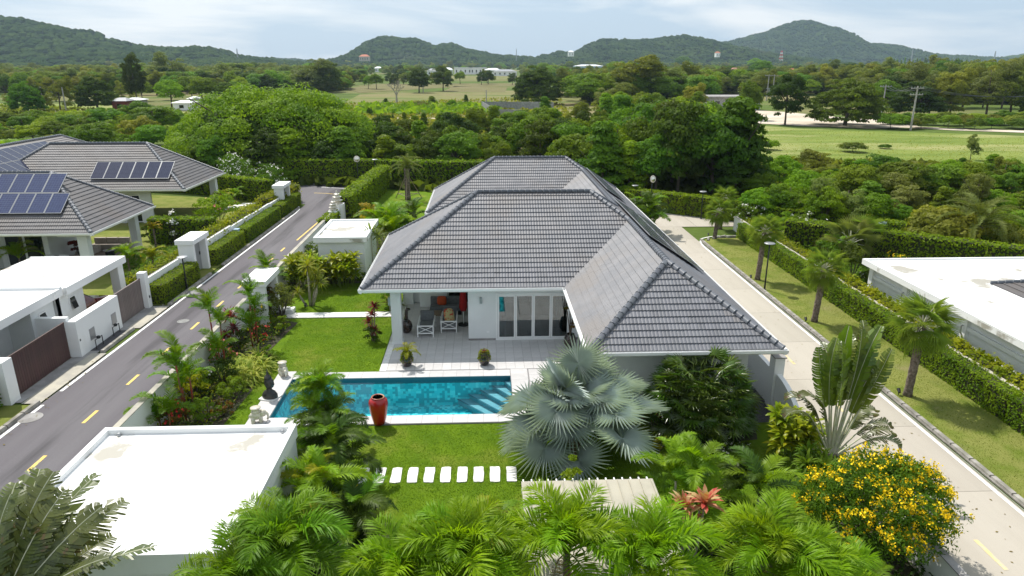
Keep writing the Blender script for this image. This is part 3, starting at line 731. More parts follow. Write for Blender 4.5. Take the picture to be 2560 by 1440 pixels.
def ridge_cap_mesh(r=0.125, L=0.335, n=8):
    mb = MB(); vs = []; fs = []
    for (x, rr) in ((0.0, r * 1.13), (0.055, r * 1.13), (0.056, r), (L, r * 0.93)):
        for k in range(n + 1):
            a = -0.25 + (PI + 0.5) * k / n
            vs.append((x, rr * math.cos(a), rr * 0.85 * math.sin(a)))
    for i in range(3):
        for k in range(n):
            a = i * (n + 1) + k; fs.append((a, a + 1, a + n + 2, a + n + 1))
    fs.append(tuple(range(n, -1, -1)))
    fs.append(tuple(range(3 * (n + 1), 4 * (n + 1))))
    mb.add(vs, fs); me = mb.mesh('ridge_cap'); me.materials.append(M['cap'])
    me.polygons.foreach_set('use_smooth', [True] * len(me.polygons)); return me
CAP = ridge_cap_mesh()
def caps(parent, a, b, budget=None, joined=None):
    a = Vector(a); b = Vector(b); d = b - a; L = d.length; n = max(1, int(round(L / 0.30))); d.normalize()
    rot = d.to_track_quat('X', 'Z')
    for i in range(n):
        p = a + d * (i * L / n)
        if joined is None:
            o = link('ridge_cap', CAP, parent); o.location = p + Vector((0, 0, 0.035)); o.rotation_euler = rot.to_euler()
        else:
            joined.append((p + Vector((0, 0, 0.035)), rot))
def join_caps(parent, lst):
    if not lst: return
    cv = np.array([v.co[:] for v in CAP.vertices]); V = []; mb = MB()
    for p, q in lst:
        Rm = np.array(q.to_matrix()); mb.add((cv @ Rm.T + np.array(p)).tolist(), [tuple(f.vertices) for f in CAP.polygons])
    stuff(mb.build('ridge_caps', M['cap'], parent, smooth=True))
def put_tiles(parent, chunks, m, name='roof_tiles'):
    V = []; T = []; o = 0
    for a, b in chunks:
        V.append(a); T.append(b + o); o += len(a)
    ob = np_mesh(name, np.concatenate(V), np.concatenate(T), m, parent); stuff(ob); return ob
def place_singles(parent, lst, m, limit, seg=6):
    """the tiles that show largest are single parts, the rest one joined part"""
    eye = Vector((0, 0, CAM_H))
    def size(t):
        p = t[0] + t[1] * t[4] + t[2] * t[5]; d = (p - eye)
        return -max(0.0, (eye - p).normalized().dot(t[3])) / d.length_squared
    lst.sort(key=size)
    tv, tf = tile_template(TW, TE, seg)
    me = bpy.data.meshes.new('tile'); me.from_pydata(tv.tolist(), [], tf); me.materials.append(M['tile1'] if m is M['tile'] else m)
    for t in lst[:limit]:
        o = link('tile', me, parent)
        mt = Matrix((t[1], t[2], t[3])).transposed().to_4x4(); mt.translation = t[0] + t[1] * t[4] + t[2] * t[5] + t[3] * rnd.uniform(0, .004)
        o.matrix_basis = mt
    rest = lst[limit:]; out = []
    Fb = np.array(tf); Tt = np.concatenate([Fb[:, [0, 1, 2]], Fb[:, [0, 2, 3]]])
    for t in rest:
        B = np.array([t[1][:], t[2][:], t[3][:]])
        out.append(((tv + np.array([t[4], t[5], 0])) @ B + np.array(t[0][:]), Tt))
    return out
def gutter_run(mb, a, b, out):
    """box gutter with lip and fascia along an eave; out = outward direction"""
    a = Vector(a); b = Vector(b); o = Vector(out); z = Vector((0, 0, 1)); d = (b - a).normalized()
    prof = [(-0.02, 0.0), (-0.02, -0.16), (0.06, -0.16), (0.14, -0.10), (0.15, 0.015), (0.135, 0.015), (0.12, -0.06), (0.04, -0.08), (0.0, 0.0)]
    A = [a - d * 0.14 + o * u + z * w for u, w in prof]; Bp = [b + d * 0.14 + o * u + z * w for u, w in prof]
    n = len(prof); vs = A + Bp
    mb.add(vs, [(i, (i + 1) % n, (i + 1) % n + n, i + n) for i in range(n)] + [tuple(range(n - 1, -1, -1)), tuple(range(n, 2 * n))])

# ---- main house
house = thing('villa', 'large white villa with a grey tiled hip roof beside the blue pool', 'house', (0, 0, 0))
z0, tp = 2.95, math.tan(R(33.5))
XL, XR, YF, D = -5.65, 10.68, 30.5, 5.25
XW, YW, DW = 3.65, 22.9, 3.515
XM = XR - DW; zw = z0 + DW * tp; zr = z0 + D * tp
Y1, D2, X1 = 47.4, 4.7, -3.97
zr2 = z0 + D2 * tp; YB = Y1 + 2 * D2
roofp = MB().add([(XL, YF, z0 - .02), (XW, YF, z0 - .02), (XW, YW, z0 - .02), (XR, YW, z0 - .02), (XR, YB, z0 - .02), (X1, YB, z0 - .02), (X1, Y1, z0 - .02), (XW, Y1, z0 - .02), (XW, YF + 2 * D, z0 - .02), (XL, YF + 2 * D, z0 - .02)], [tuple(range(9, -1, -1))])
faces = [
    [(XL, YF, z0), (XW, YF, z0), (XM, YF + DW, zw), (XR - D, YF + D, zr), (XL + D, YF + D, zr)],
    [(XL, YF + 2 * D, z0), (XL, YF, z0), (XL + D, YF + D, zr)],
    [(XW, YF + 2 * D, z0), (XL, YF + 2 * D, z0), (XL + D, YF + D, zr), (XR - D, YF + D, zr), (XM, YF + 2 * D - DW, zw)],
    [(XW, YW, z0), (XR, YW, z0), (XM, YW + DW, zw)],
    [(XW, YF, z0), (XW, YW, z0), (XM, YW + DW, zw), (XM, YF + DW, zw)],
    [(XR, YW, z0), (XR, YB, z0), (XM, YB - DW, zw), (XM, YW + DW, zw)],
    [(XM, YF + DW, zw), (XM, YF + 2 * D - DW, zw), (XR - D, YF + D, zr)],
    [(XM, Y1 + DW, zw), (XM, YB - DW, zw), (XR - D2, Y1 + D2, zr2)],
    [(XW, Y1, z0), (XW, YF + 2 * D, z0), (XM, YF + 2 * D - DW, zw), (XM, Y1 + DW, zw)],
    [(X1, Y1, z0), (XW, Y1, z0), (XM, Y1 + DW, zw), (XR - D2, Y1 + D2, zr2), (X1 + D2, Y1 + D2, zr2)],
    [(X1, YB, z0), (X1, Y1, z0), (X1 + D2, Y1 + D2, zr2)],
    [(XR, YB, z0), (X1, YB, z0), (X1 + D2, Y1 + D2, zr2), (XR - D2, Y1 + D2, zr2), (XM, YB - DW, zw)],
]
deck = MB()
for f in faces: deck.add(f, [tuple(range(len(f)))])
deck.v += []
deck.add(roofp.v, roofp.f)
roof = deck.build('roof', M['tile'], house)
singles = []; chunks = []
for k, f in enumerate(faces):
    V_, T_ = roof_face(roof, f, M['tile'], singles=singles if k in (0, 3) else None, seg=6 if k in (0, 3, 4, 9) else 4)
    chunks.append((V_, T_))
chunks += place_singles(roof, singles, M['tile'], 300)
put_tiles(roof, chunks, M['tile'])
for a, b in (((XL, YF, z0), (XL + D, YF + D, zr)), ((XL + D, YF + D, zr), (XR - D, YF + D, zr)), ((XM, YF + DW, zw), (XR - D, YF + D, zr)),
             ((XL, YF + 2 * D, z0), (XL + D, YF + D, zr)), ((XW, YW, z0), (XM, YW + DW, zw)), ((XR, YW, z0), (XM, YW + DW, zw)), ((XM, YW + DW, zw), (XM, YF + DW, zw)),
             ((XM, YF + 2 * D - DW, zw), (XR - D, YF + D, zr)), ((XM, YF + 2 * D - DW, zw), (XM, Y1 + DW, zw)), ((XM, Y1 + DW, zw), (XR - D2, Y1 + D2, zr2)),
             ((X1, Y1, z0), (X1 + D2, Y1 + D2, zr2)), ((X1 + D2, Y1 + D2, zr2), (XR - D2, Y1 + D2, zr2)), ((X1, YB, z0), (X1 + D2, Y1 + D2, zr2)), ((XM, YB - DW, zw), (XR - D2, Y1 + D2, zr2)), ((XR, YB, z0), (XM, YB - DW, zw))):
    caps(roof, a, b)
g = MB()
gutter_run(g, (XL, YF, z0), (XW - .14, YF, z0), (0, -1, 0)); gutter_run(g, (XL, YF + 2 * D, z0), (XL, YF, z0), (-1, 0, 0))
gutter_run(g, (XW, YF - .16, z0), (XW, YW, z0), (-1, 0, 0)); gutter_run(g, (XW, YW, z0), (XR, YW, z0), (0, -1, 0)); gutter_run(g, (XR, YW, z0), (XR, YB, z0), (1, 0, 0))
gutter_run(g, (X1, YB, z0), (X1, Y1, z0), (-1, 0, 0)); gutter_run(g, (X1, Y1, z0), (XW, Y1, z0), (0, -1, 0))
g.build('gutter', M['gutter'], house)
# soffit a little below the deck
MB().box(XL + .05, YF + .05, 2.80, XW, YF + 2 * D, 2.84).box(XW, YW + .05, 2.80, XR - .05, YF + 2 * D, 2.84).box(X1, YF + 2 * D, 2.80, XR - .05, YB, 2.84).build('soffit', M['white'], house)
w = MB()
ZT = 2.80
def wallx(mb, x0, x1, y, t=0.2, z0_=0.0, z1_=ZT): mb.box(x0, y, z0_, x1, y + t, z1_)
# front wall right of the covered terrace: pier, opening for the sliding doors, pier
w.box(-0.85, 31.3, 0, 0.46, 31.5, ZT).box(4.02, 31.3, 0, 4.5, 31.5, ZT).box(0.46, 31.3, 2.42, 4.02, 31.5, ZT)
w.box(-0.85, 31.5, 0, -0.65, 37.0, ZT)                       # side of the terrace room
w.box(4.5, 23.8, 0, 4.7, 31.5, ZT).box(4.7, 23.8, 0, 9.6, 24.0, ZT).box(9.6, 23.8, 0, 9.8, 56.0, ZT)
w.box(-4.6, 37.0, 0, -3.3, 37.2, ZT).box(-0.9, 37.0, 0, -0.65, 37.2, ZT).box(-3.3, 37.0, 2.3, -0.9, 37.2, ZT)
w.box(-4.6, 37.2, 0, -4.4, 41.0, ZT).box(-3.0, 41.0, 0, -2.8, 56.0, ZT).box(-3.0, 56.0, 0, 9.8, 56.2, ZT).box(-4.6, 41.0, 0, -2.8, 41.2, ZT)
w.build('wall', M['wall'], house)
MB().box(-0.855, 31.285, 0.05, 0.45, 31.3, 0.16).box(4.03, 31.285, 0.05, 4.5, 31.3, 0.16).build('skirting', M['dconc'], house)
col = MB().box(-4.45, 31.0, 0.06, -3.98, 31.45, ZT).box(-4.49, 30.96, 0.05, -3.94, 31.49, 0.16)
for k in range(6): col.box(-4.42 + k * .075, 30.985, 0.2, -4.40 + k * .075, 31.0, 2.75)
col.build('column', M['wall'], house, bevel=0.01)
MB().box(-4.45, 36.7, 0.06, -4.0, 37.15, ZT).build('column', M['wall'], house)
MB().box(-4.5, 31.0, 2.62, -0.85, 31.25, ZT).build('beam', M['wall'], house)
# sliding doors
fr = MB().box(0.46, 31.27, 0.05, 4.02, 31.37, 0.13).box(0.46, 31.27, 2.34, 4.02, 31.37, 2.42)
fr.box(0.46, 31.272, .13, 0.54, 31.368, 2.34).box(3.94, 31.272, .13, 4.02, 31.368, 2.34)
dframe = fr.build('door_frame', M['frame'], house)
for k in range(4):
    x0 = 0.55 + k * 0.85; yy = 31.29 + (0.035 if k in (1, 2) else 0)
    sash = MB().box(x0, yy, .14, x0 + .07, yy + .03, 2.33).box(x0 + .77, yy, .14, x0 + .84, yy + .03, 2.33).box(x0 + .07, yy, .14, x0 + .77, yy + .03, .22).box(x0 + .07, yy, 2.26, x0 + .77, yy + .03, 2.33).build('sliding_door', M['frame'], house)
    MB().box(x0 + .07, yy + .01, .22, x0 + .77, yy + .018, 2.26).build('pane', M['glass'], sash)
# room behind the doors
MB().box(-0.65, 31.5, 0.0, 4.5, 37.0, 0.04).build('room_floor', M['infloor'], house)
MB().box(-0.65, 36.9, 0.04, 4.5, 37.0, 2.8).build('room_wall', M['inwall'], house)
for x0, x1 in ((0.62, 0.95), (3.35, 3.7), (1.45, 1.6)):
    cu = MB(); n_ = 16; vs = []
    for i in range(n_ + 1):
        t = i / n_; vs += [(x0 + (x1 - x0) * t, 31.75 + 0.05 * math.sin(t * 22), 0.1), (x0 + (x1 - x0) * t, 31.75 + 0.05 * math.sin(t * 22), 2.5)]
    cu.add(vs, [(2 * i, 2 * i + 2, 2 * i + 3, 2 * i + 1) for i in range(n_)]).build('curtain', M['teal'], house)
shelf = MB()
for z in (0.9, 1.3, 1.75): shelf.box(2.3, 36.3, z, 3.8, 36.88, z + .06)
shelf.box(2.3, 36.3, .04, 2.36, 36.88, 1.8).box(3.74, 36.3, .04, 3.8, 36.88, 1.8)
shelf.build('shelving', M['fabric_l'], house)
# back of the covered terrace: doors, and small fittings on the walls
MB().box(-3.3, 37.02, 0.05, -3.22, 37.12, 2.3).box(-0.98, 37.02, 0.05, -0.9, 37.12, 2.3).box(-2.14, 37.02, .05, -2.06, 37.12, 2.3).build('door_frame', M['frame'], house)
MB().box(-3.22, 37.06, 0.06, -0.98, 37.08, 2.3).build('glass_door', M['glassdark'], house)
MB().box(-0.30, 31.2, 1.95, -0.18, 31.3, 2.25).build('wall_light', M['metal_grey'], house, bevel=.01)
MB().box(-4.58, 31.1, 1.95, -4.45, 31.22, 2.35).build('wall_light', M['metal_grey'], house, bevel=.01)
MB().box(0.02, 31.28, 0.45, 0.14, 31.3, 0.53).build('wall_socket', M['frame'], house)
MB().box(7.55, 23.78, 1.5, 8.0, 23.8, 1.95).build('wall_vent', M['metal_dark'], house)
# solar panels on the right-hand slope
def solar(parent, origin, U, V, Nn, w_, h_, m, lift=0.13):
    f = MB(); 
    def P(u, v, q): return Vector(origin) + U * u + V * v + Nn * q
    def bx(u0, v0, u1, v1, q0, q1, mb):
        vs = [P(u0, v0, q0), P(u1, v0, q0), P(u1, v1, q0), P(u0, v1, q0), P(u0, v0, q1), P(u1, v0, q1), P(u1, v1, q1), P(u0, v1, q1)]
        mb.add(vs, [(0, 3, 2, 1), (4, 5, 6, 7), (0, 1, 5, 4), (1, 2, 6, 5), (2, 3, 7, 6), (3, 0, 4, 7)])
    bx(0, 0, w_, 0.03, lift, lift + .04, f); bx(0, h_ - .03, w_, h_, lift, lift + .04, f); bx(0, .03, .03, h_ - .03, lift, lift + .04, f); bx(w_ - .03, .03, w_, h_ - .03, lift, lift + .04, f)
    fo = f.build('solar_panel', M['metal_grey'], parent)
    # local frame so that the cell pattern follows the panel
    c = MB().box(0.03, 0.03, 0, w_ - .03, h_ - .03, 0.025)
    co = c.build('cells', m, fo)
    mt = Matrix((U, V, Nn)).transposed().to_4x4(); mt.translation = Vector(origin) + Nn * (lift + .005); co.matrix_basis = mt
sl = math.atan(tp); Ur = Vector((0, 1, 0)); Vr = Vector((-math.cos(sl), 0, math.sin(sl))); Nr = Vector((math.sin(sl), 0, math.cos(sl)))
for j in range(2):
    for i in range(9): solar(house, Vector((XR, 31.0 + i * 1.06, z0)) + Vr * (0.7 + j * 1.62), Ur, Vr, Nr, 1.04, 1.58, M['solar_dk'], 0.16)
for i in range(9): solar(house, Vector((XR, 44.5 + i * 1.06, z0)) + Vr * 1.9, Ur, Vr, Nr, 1.04, 1.58, M['solar_dk'], 0.16)

# ================================================================== generic hip block for the neighbours
def hip(parent, x0, x1, y0, y1, zz, pitch, m, ridge='x', skip=(), joined=None):
    t = math.tan(R(pitch)); chunks = []
    if ridge == 'x':
        d = (y1 - y0) / 2; zz1 = zz + d * t; ym = (y0 + y1) / 2
        A, B = (x0 + d, ym, zz1), (x1 - d, ym, zz1)
        fs = {'front': [(x0, y0, zz), (x1, y0, zz), B, A], 'right': [(x1, y0, zz), (x1, y1, zz), B], 'back': [(x1, y1, zz), (x0, y1, zz), A, B], 'left': [(x0, y1, zz), (x0, y0, zz), A]}
        caps_l = [((x0, y0, zz), A), ((x0, y1, zz), A), ((x1, y0, zz), B), ((x1, y1, zz), B), (A, B)]
    else:
        d = (x1 - x0) / 2; zz1 = zz + d * t; xm = (x0 + x1) / 2
        A, B = (xm, y0 + d, zz1), (xm, y1 - d, zz1)
        fs = {'front': [(x0, y0, zz), (x1, y0, zz), A], 'right': [(x1, y0, zz), (x1, y1, zz), B, A], 'back': [(x1, y1, zz), (x0, y1, zz), B], 'left': [(x0, y1, zz), (x0, y0, zz), A, B]}
        caps_l = [((x0, y0, zz), A), ((x1, y0, zz), A), ((x0, y1, zz), B), ((x1, y1, zz), B), (A, B)]
    dk = MB()
    for k, f in fs.items(): dk.add(f, [tuple(range(len(f)))])
    dk.add([(x0, y0, zz - .02), (x1, y0, zz - .02), (x1, y1, zz - .02), (x0, y1, zz - .02)], [(3, 2, 1, 0)])
    rf = dk.build('roof', m, parent)
    for k, f in fs.items():
        if k in skip: continue
        chunks.append(roof_face(rf, f, m, seg=4))
    put_tiles(rf, chunks, m)
    jl = []
    for a, b in caps_l: caps(rf, a, b, joined=jl if joined else None)
    join_caps(rf, jl)
    gg = MB()
    gutter_run(gg, (x0, y0, zz), (x1, y0, zz), (0, -1, 0)); gutter_run(gg, (x1, y0, zz), (x1, y1, zz), (1, 0, 0)); gutter_run(gg, (x0, y1, zz), (x0, y0, zz), (-1, 0, 0))
    gg.build('gutter', M['gutter'], parent)
    return rf
nb = thing('neighbour_villa', 'white villa with three grey tiled roofs and solar panels across the lane', 'house')
hip(nb, -45.0, -23.8, 42.25, 50.6, 2.95, 36, M['tileN'], 'x', skip=('back', 'left'))
hip(nb, -41.5, -24.4, 57.6, 66.6, 2.95, 35.5, M['tileN'], 'x', skip=('back',), joined=True)
hip(nb, -46.0, -35.4, 49.5, 75.5, 2.95, 30.5, M['tileN'], 'y', skip=('left', 'back'), joined=True)
hip(nb, -62.0, -45.5, 56, 66.6, 2.95, 31, M['tileN'], 'x', skip=('left', 'back'), joined=True)
wn = MB()
wn.box(-45, 43.2, 0, -31.6, 43.4, 2.8).box(-31.6, 43.4, 0, -31.4, 45.4, 2.8).box(-31.4, 45.2, 0, -31.1, 45.4, 2.8).box(-28.6, 45.2, 0, -28.3, 45.4, 2.8).box(-31.1, 45.2, 2.35, -28.6, 45.4, 2.8)
wn.box(-28.6, 45.4, 0, -28.4, 50.0, 2.8).box(-45, 43.4, 0, -44.8, 66, 2.8)
wn.box(-41.0, 58.5, 0, -33.4, 58.7, 2.8).box(-33.4, 58.5, 2.4, -31.4, 58.7, 2.8).box(-31.4, 58.5, 0, -29.9, 58.7, 2.8).box(-29.9, 58.5, 2.4, -28.5, 58.7, 2.8).box(-28.5, 58.5, 0, -27.6, 58.7, 2.8).box(-28.6, 58.7, 0, -28.4, 59.0, 2.8).box(-31.9, 58.7, 0, -31.7, 65.8, 2.8).box(-36.2, 50, 0, -36.0, 58.5, 2.8)
wn.build('wall', M['wall'], nb)
MB().box(-25.15, 43.0, 0, -24.55, 43.45, 2.8).build('column', M['wall'], nb)
MB().box(-25.3, 49.7, 0, -24.8, 50.2, 2.8).build('column', M['wall'], nb)
MB().box(-25.3, 65.2, 0, -24.75, 65.75, 2.8).build('column', M['wall'], nb)
MB().box(-26.3, 43.0, 2.55, -25.15, 43.3, 2.8).box(-24.9, 43.45, 2.55, -24.65, 49.7, 2.8).box(-24.95, 58.6, 2.6, -24.75, 65.2, 2.8).build('beam', M['wall'], nb)
for x0, x1, y in ((-31.1, -28.6, 45.25), (-33.4, -31.4, 58.55), (-29.9, -28.5, 58.55)):
    n_ = int((x1 - x0) / .85); wd = (x1 - x0) / n_
    for k in range(n_):
        a = x0 + k * wd
        s = MB().box(a, y, .05, a + .07, y + .06, 2.35).box(a + wd - .07, y, .05, a + wd, y + .06, 2.35).box(a + .07, y, .05, a + wd - .07, y + .06, .13).box(a + .07, y, 2.27, a + wd - .07, y + .06, 2.35).build('sliding_door', M['frame'], nb)
        MB().box(a + .07, y + .02, .13, a + wd - .07, y + .04, 2.27).build('pane', M['glassdark'], s)
MB().box(-32.2, 43.14, 1.9, -32.05, 43.2, 2.2).build('wall_light', M['metal_grey'], nb)
MB().box(-34.5, 43.12, 0.3, -32.9, 43.2, 1.6).build('storage_box', M['metal_grey'], nb)
MB().box(-28.4, 43.4, 0, -24.5, 50.3, 0.08).build('porch_floor', M['timber'], nb)
sp = math.atan(math.tan(R(36))); Uf = Vector((1, 0, 0)); Vf = Vector((0, math.cos(R(36)), math.sin(R(36)))); Nf = Vector((0, -math.sin(R(36)), math.cos(R(36))))
for j, xe in ((0, -26.0), (1, -26.75)):
    for i in range(6): solar(nb, Vector((xe - (i + 1) * 1.04, 42.25, 2.95)) + Vf * (1.5 + j * 1.74), Uf, Vf, Nf, 1.02, 1.70, M['solar'])
Vf2 = Vector((0, math.cos(R(35.5)), math.sin(R(35.5)))); Nf2 = Vector((0, -math.sin(R(35.5)), math.cos(R(35.5))))
for i in range(6): solar(nb, Vector((-32.4 + i * 1.06 + .2, 57.6, 2.95)) + Vf2 * 1.1, Uf, Vf2, Nf2, 1.04, 2.0, M['solar_dk'])
p35 = R(30.5); Ue = Vector((0, 1, 0)); Ve = Vector((-math.cos(p35), 0, math.sin(p35))); Ne = Vector((math.sin(p35), 0, math.cos(p35)))
for j in range(3):
    for i in range(11 if j else 6): solar(nb, Vector((-35.4, 55.2 + i * 1.04 + (j == 0) * 1.0, 2.95)) + Ve * (0.35 + j * 1.76), Ue, Ve, Ne, 1.02, 1.72, M['solar_dk'])

# ================================================================== walls along the lane
def wall_obj(name, label, boxes, m=M['white'] if False else None, cat='wall', bevel=0.0):
    mb = MB()
    for b in boxes: mb.box(*b)
    o = mb.build(name, m or M['white'], bevel=bevel); tag(o, label, cat); o['kind'] = 'thing'; return o
lw = thing('boundary_wall', 'white garden wall stepping down behind the lane hedges', 'wall')
segs = [(37.1, 42.3, 1.45), (44.9, 50.5, 1.5), (50.5, 55.2, 1.42), (55.2, 59.6, 1.36), (59.6, 62.3, 1.3), (64.9, 68.6, 1.45)]
for a, b, h in segs:
    xa, xb = SX(-19.0, a), SX(-19.0, b)
    MB().prism([(xa, a, ), (xa + .16, a), (xb + .16, b), (xb, b)], 0, h).build('wall_panel', M['white'], lw)
    MB().prism([(xa - .01, a + .01), (xa + .05, a + .01), (xb + .05, b - .01), (xb - .01, b - .01)], h, h + .012).build('wall_coping', M['kerb'], lw)
def portal(y0, y1, x0, x1, label, h=2.4):
    t = thing('garden_portal', label, 'gateway', (0, 0, 0))
    MB().box(x0, y0, h - .28, x1, y1, h).build('portal_roof', M['white'], t, bevel=.01)
    MB().box(x0 + .12, y0 + .1, 0, x1 - .12, y0 + .38, h - .28).build('pillar', M['white'], t)
    MB().box(x0 + .12, y1 - .38, 0, x1 - .12, y1 - .1, h - .28).build('pillar', M['white'], t)
    g = MB().box((x0 + x1) / 2 - .03, y0 + .38, .05, (x0 + x1) / 2 + .03, y1 - .38, h - .5).build('portal_gate', M['metal_grey'], t)
    MB().box((x0 + x1) / 2 + .03, y1 - .55, 1.0, (x0 + x1) / 2 + .07, y1 - .45, 1.2).build('handle', M['metal_dark'], g)
    return t
portal(42.35, 44.85, -19.0, -17.85, 'white flat-roofed gateway between the two lane hedges across the road')
portal(62.4, 64.8, -18.8, -17.75, 'farthest white gateway at the end of the neighbour garden wall')
portal(33.7, 36.2, -12.15, -10.95, 'white flat-roofed gateway on the villa side of the lane')
rw = thing('garden_wall', 'long low white wall between the asphalt lane and the villa garden', 'wall')
for a, b in ((12.0, 23.0), (23.0, 33.9), (36.0, 47.0), (47.0, 56.0)):
    MB().box(-12.2, a, 0, -12.02, b, 1.45).build('wall_panel', M['white'], rw)
    MB().box(-12.22, a + .02, 1.45, -12.0, b - .02, 1.475).build('wall_coping', M['verge'], rw)
# gates, board by board
def gate(name, label, x, y0, y1, h, m, cat='gate'):
    t = thing(name, label, cat, (x, y0, 0))
    L = y1 - y0; n_ = int(L / 0.145); wd = L / n_
    bme = MB().box(-.015, .006, .08, .015, wd - .006, h - .06).mesh('board'); bme.materials.append(m)
    for k in range(n_): inst('board', bme, t, (0, k * wd, 0))
    MB().box(-.03, 0, h - .06, .03, L, h).build('top_rail', m, t); MB().box(-.03, 0, .04, .03, L, .08).build('bottom_rail', m, t)
    MB().box(-.04, -.02, 0, .04, L + .3, .03).build('gate_track', M['kerb'], t)
    return t
gate('sliding_gate', 'dark brown sliding gate in the white wall across the lane', -18.85, 26.1, 30.0, 1.75, M['gate_dark'])
gate('sliding_gate', 'taupe grey sliding gate below the carport roof', -18.62, 34.0, 36.75, 1.72, M['gate_taupe'])
wall_obj('gate_post', 'white square post at the near end of the dark brown gate', [(-19.1, 25.4, 0, -18.6, 26.0, 1.8)], cat='gate post')
gp = wall_obj('gate_post', 'tall white post between the taupe gate and the hedge', [(-18.75, 36.75, 0, -18.35, 37.15, 2.0)], cat='gate post')
MB().box(-18.34, 36.9, .55, -18.32, 37.0, .68).build('doorbell', M['metal_dark'], gp)
mw = wall_obj('meter_wall', 'white stepped wall with two small vents between the gates', [(-18.8, 30.1, 0, -18.4, 33.9, 1.72), (-21.5, 30.1, 0, -18.8, 30.35, 1.9)])
for y in (31.0, 33.0):
    f = MB().box(-18.405, y, .45, -18.385, y + .45, 1.0).build('wall_vent', M['metal_grey'], mw)
MB().box(-18.41, 30.18, .75, -18.39, 30.26, .85).build('socket', M['metal_dark'], mw)
# meters standing in the gravel
for k, y in enumerate((31.0, 32.6)):
    t = thing('water_meter', ['small green water meter frame nearer the dark gate', 'small green water meter frame nearer the taupe gate'][k], 'water meter', (-18.2, y, 0.03))
    MB().tube([(0, 0, 0), (0, 0, .45), (0, .6, .45), (0, .6, 0)], .022, 8).build('pipe_frame', M['metal_dark'], t)
    MB().lathe([(.07, 0), (.09, .04), (.09, .1), (.05, .13)], 12, (0, .3, .42)).build('meter_dial', M['metal_dark'], t, smooth=True)
# ---- carport and pool house across the lane
cp = thing('carport', 'white flat-roofed carport behind the taupe gate', 'carport')
MB().prism([(-24.6, 31.9), (-19.6, 31.9), (-19.6, 37.6), (-24.6, 37.6)], 2.4, 2.72).build('flat_roof', M['flatroof'], cp)
MB().box(-24.6, 37.45, 2.72, -19.6, 37.6, 2.76).box(-19.75, 31.9, 2.72, -19.6, 37.45, 2.76).build('parapet', M['white'], cp)
MB().box(-20.2, 36.9, 0, -19.75, 37.45, 2.4).build('pillar', M['white'], cp)
MB().box(-24.4, 31.9, 0, -20.0, 32.1, 2.4).box(-24.6, 31.9, 0, -24.4, 37.5, 2.4).build('wall', M['white'], cp)
ph = thing('outbuilding', 'white flat-roofed outbuilding with dark glass doors behind the brown gate', 'outbuilding')
MB().box(-28.5, 22.0, 2.42, -19.75, 31.85, 2.72).build('flat_roof', M['flatroof'], ph)
MB().box(-28.5, 31.7, 2.72, -19.75, 31.85, 2.85).box(-19.9, 22, 2.72, -19.75, 31.7, 2.78).build('parapet', M['white'], ph)
MB().box(-22.0, 29.9, 0, -20.15, 31.6, 2.42).box(-28.3, 22.2, 0, -21.2, 22.4, 2.42).box(-21.4, 22.2, 2.2, -21.2, 29.9, 2.42).box(-21.4, 22.2, 0, -21.2, 24.6, 2.2).box(-21.4, 28.9, 0, -21.2, 29.9, 2.2).box(-28.3, 31.4, 0, -22, 31.6, 2.42).build('wall', M['wall'], ph)
for k in range(3):
    a = 24.6 + k * 1.43
    s = MB().box(-21.33, a, .05, -21.27, a + .07, 2.2).box(-21.33, a + 1.36, .05, -21.27, a + 1.43, 2.2).box(-21.33, a + .07, .05, -21.27, a + 1.36, .12).box(-21.33, a + .07, 2.12, -21.27, a + 1.36, 2.2).build('sliding_door', M['frame'], ph)
    MB().box(-21.31, a + .07, .12, -21.29, a + 1.36, 2.12).build('pane', M['glassdark'], s)
for y, z in ((30.4, 1.3),):
    wf = MB().box(-20.16, y, z, -20.11, y + .06, z + .7).box(-20.16, y + .5, z, -20.11, y + .56, z + .7).box(-20.16, y + .06, z, -20.11, y + .5, z + .06).box(-20.16, y + .06, z + .64, -20.11, y + .5, z + .7).build('window', M['frame'], ph)
    MB().add([(-20.13, y + .06, z + .62), (-20.13, y + .5, z + .62), (-19.98, y + .5, z + .08), (-19.98, y + .06, z + .08)], [(0, 1, 2, 3)]).build('pane', M['glassdark'], wf)
wf = MB().box(-20.02, 32.6, 1.4, -19.98, 33.1, 2.05).build('window', M['frame'], cp)
MB().add([(-19.975, 32.65, 2.0), (-19.975, 33.05, 2.0), (-19.85, 33.05, 1.45), (-19.85, 32.65, 1.45)], [(0, 1, 2, 3)]).build('pane', M['glassdark'], wf)
# side wall part of the carport facing the lane (solid block beside the gate)
MB().box(-20.2, 31.9, 0, -20.02, 33.9, 2.4).build('wall', M['white'], cp)
# car under the carport roof
car = thing('parked_car', 'dark red car parked behind the taupe gate', 'car', (-21.3, 34.9, 0), R(0))
def car_body():
    secs = [(-2.1, .35, .62, .75), (-1.9, .28, .78, .82), (-1.2, .22, .92, .87), (-0.6, .22, 1.05, .88), (-0.1, .22, 1.42, .86), (0.9, .22, 1.46, .86), (1.6, .25, 1.2, .86), (2.0, .3, .95, .82), (2.15, .38, .7, .74)]
    vs = []; fs = []
    for (x, zb, zt, hw) in secs:
        top = hw * (0.72 if zt > 1.1 else 0.93)
        ring = [(-hw, zb), (-hw, min(zt, .85)), (-top, zt), (top, zt), (hw, min(zt, .85)), (hw, zb)]
        for a, b in ring: vs.append((x, a, b))
    n_ = 6
    for i in range(len(secs) - 1):
        for k in range(n_):
            a = i * n_ + k; b = i * n_ + (k + 1) % n_; fs.append((a, b, b + n_, a + n_))
    fs.append(tuple(range(n_ - 1, -1, -1))); fs.append(tuple(range((len(secs) - 1) * n_, len(secs) * n_)))
    return vs, fs
vs, fs = car_body()
b = MB().add(vs, fs).build('body', M['carred'], car, smooth=False, bevel=.04)
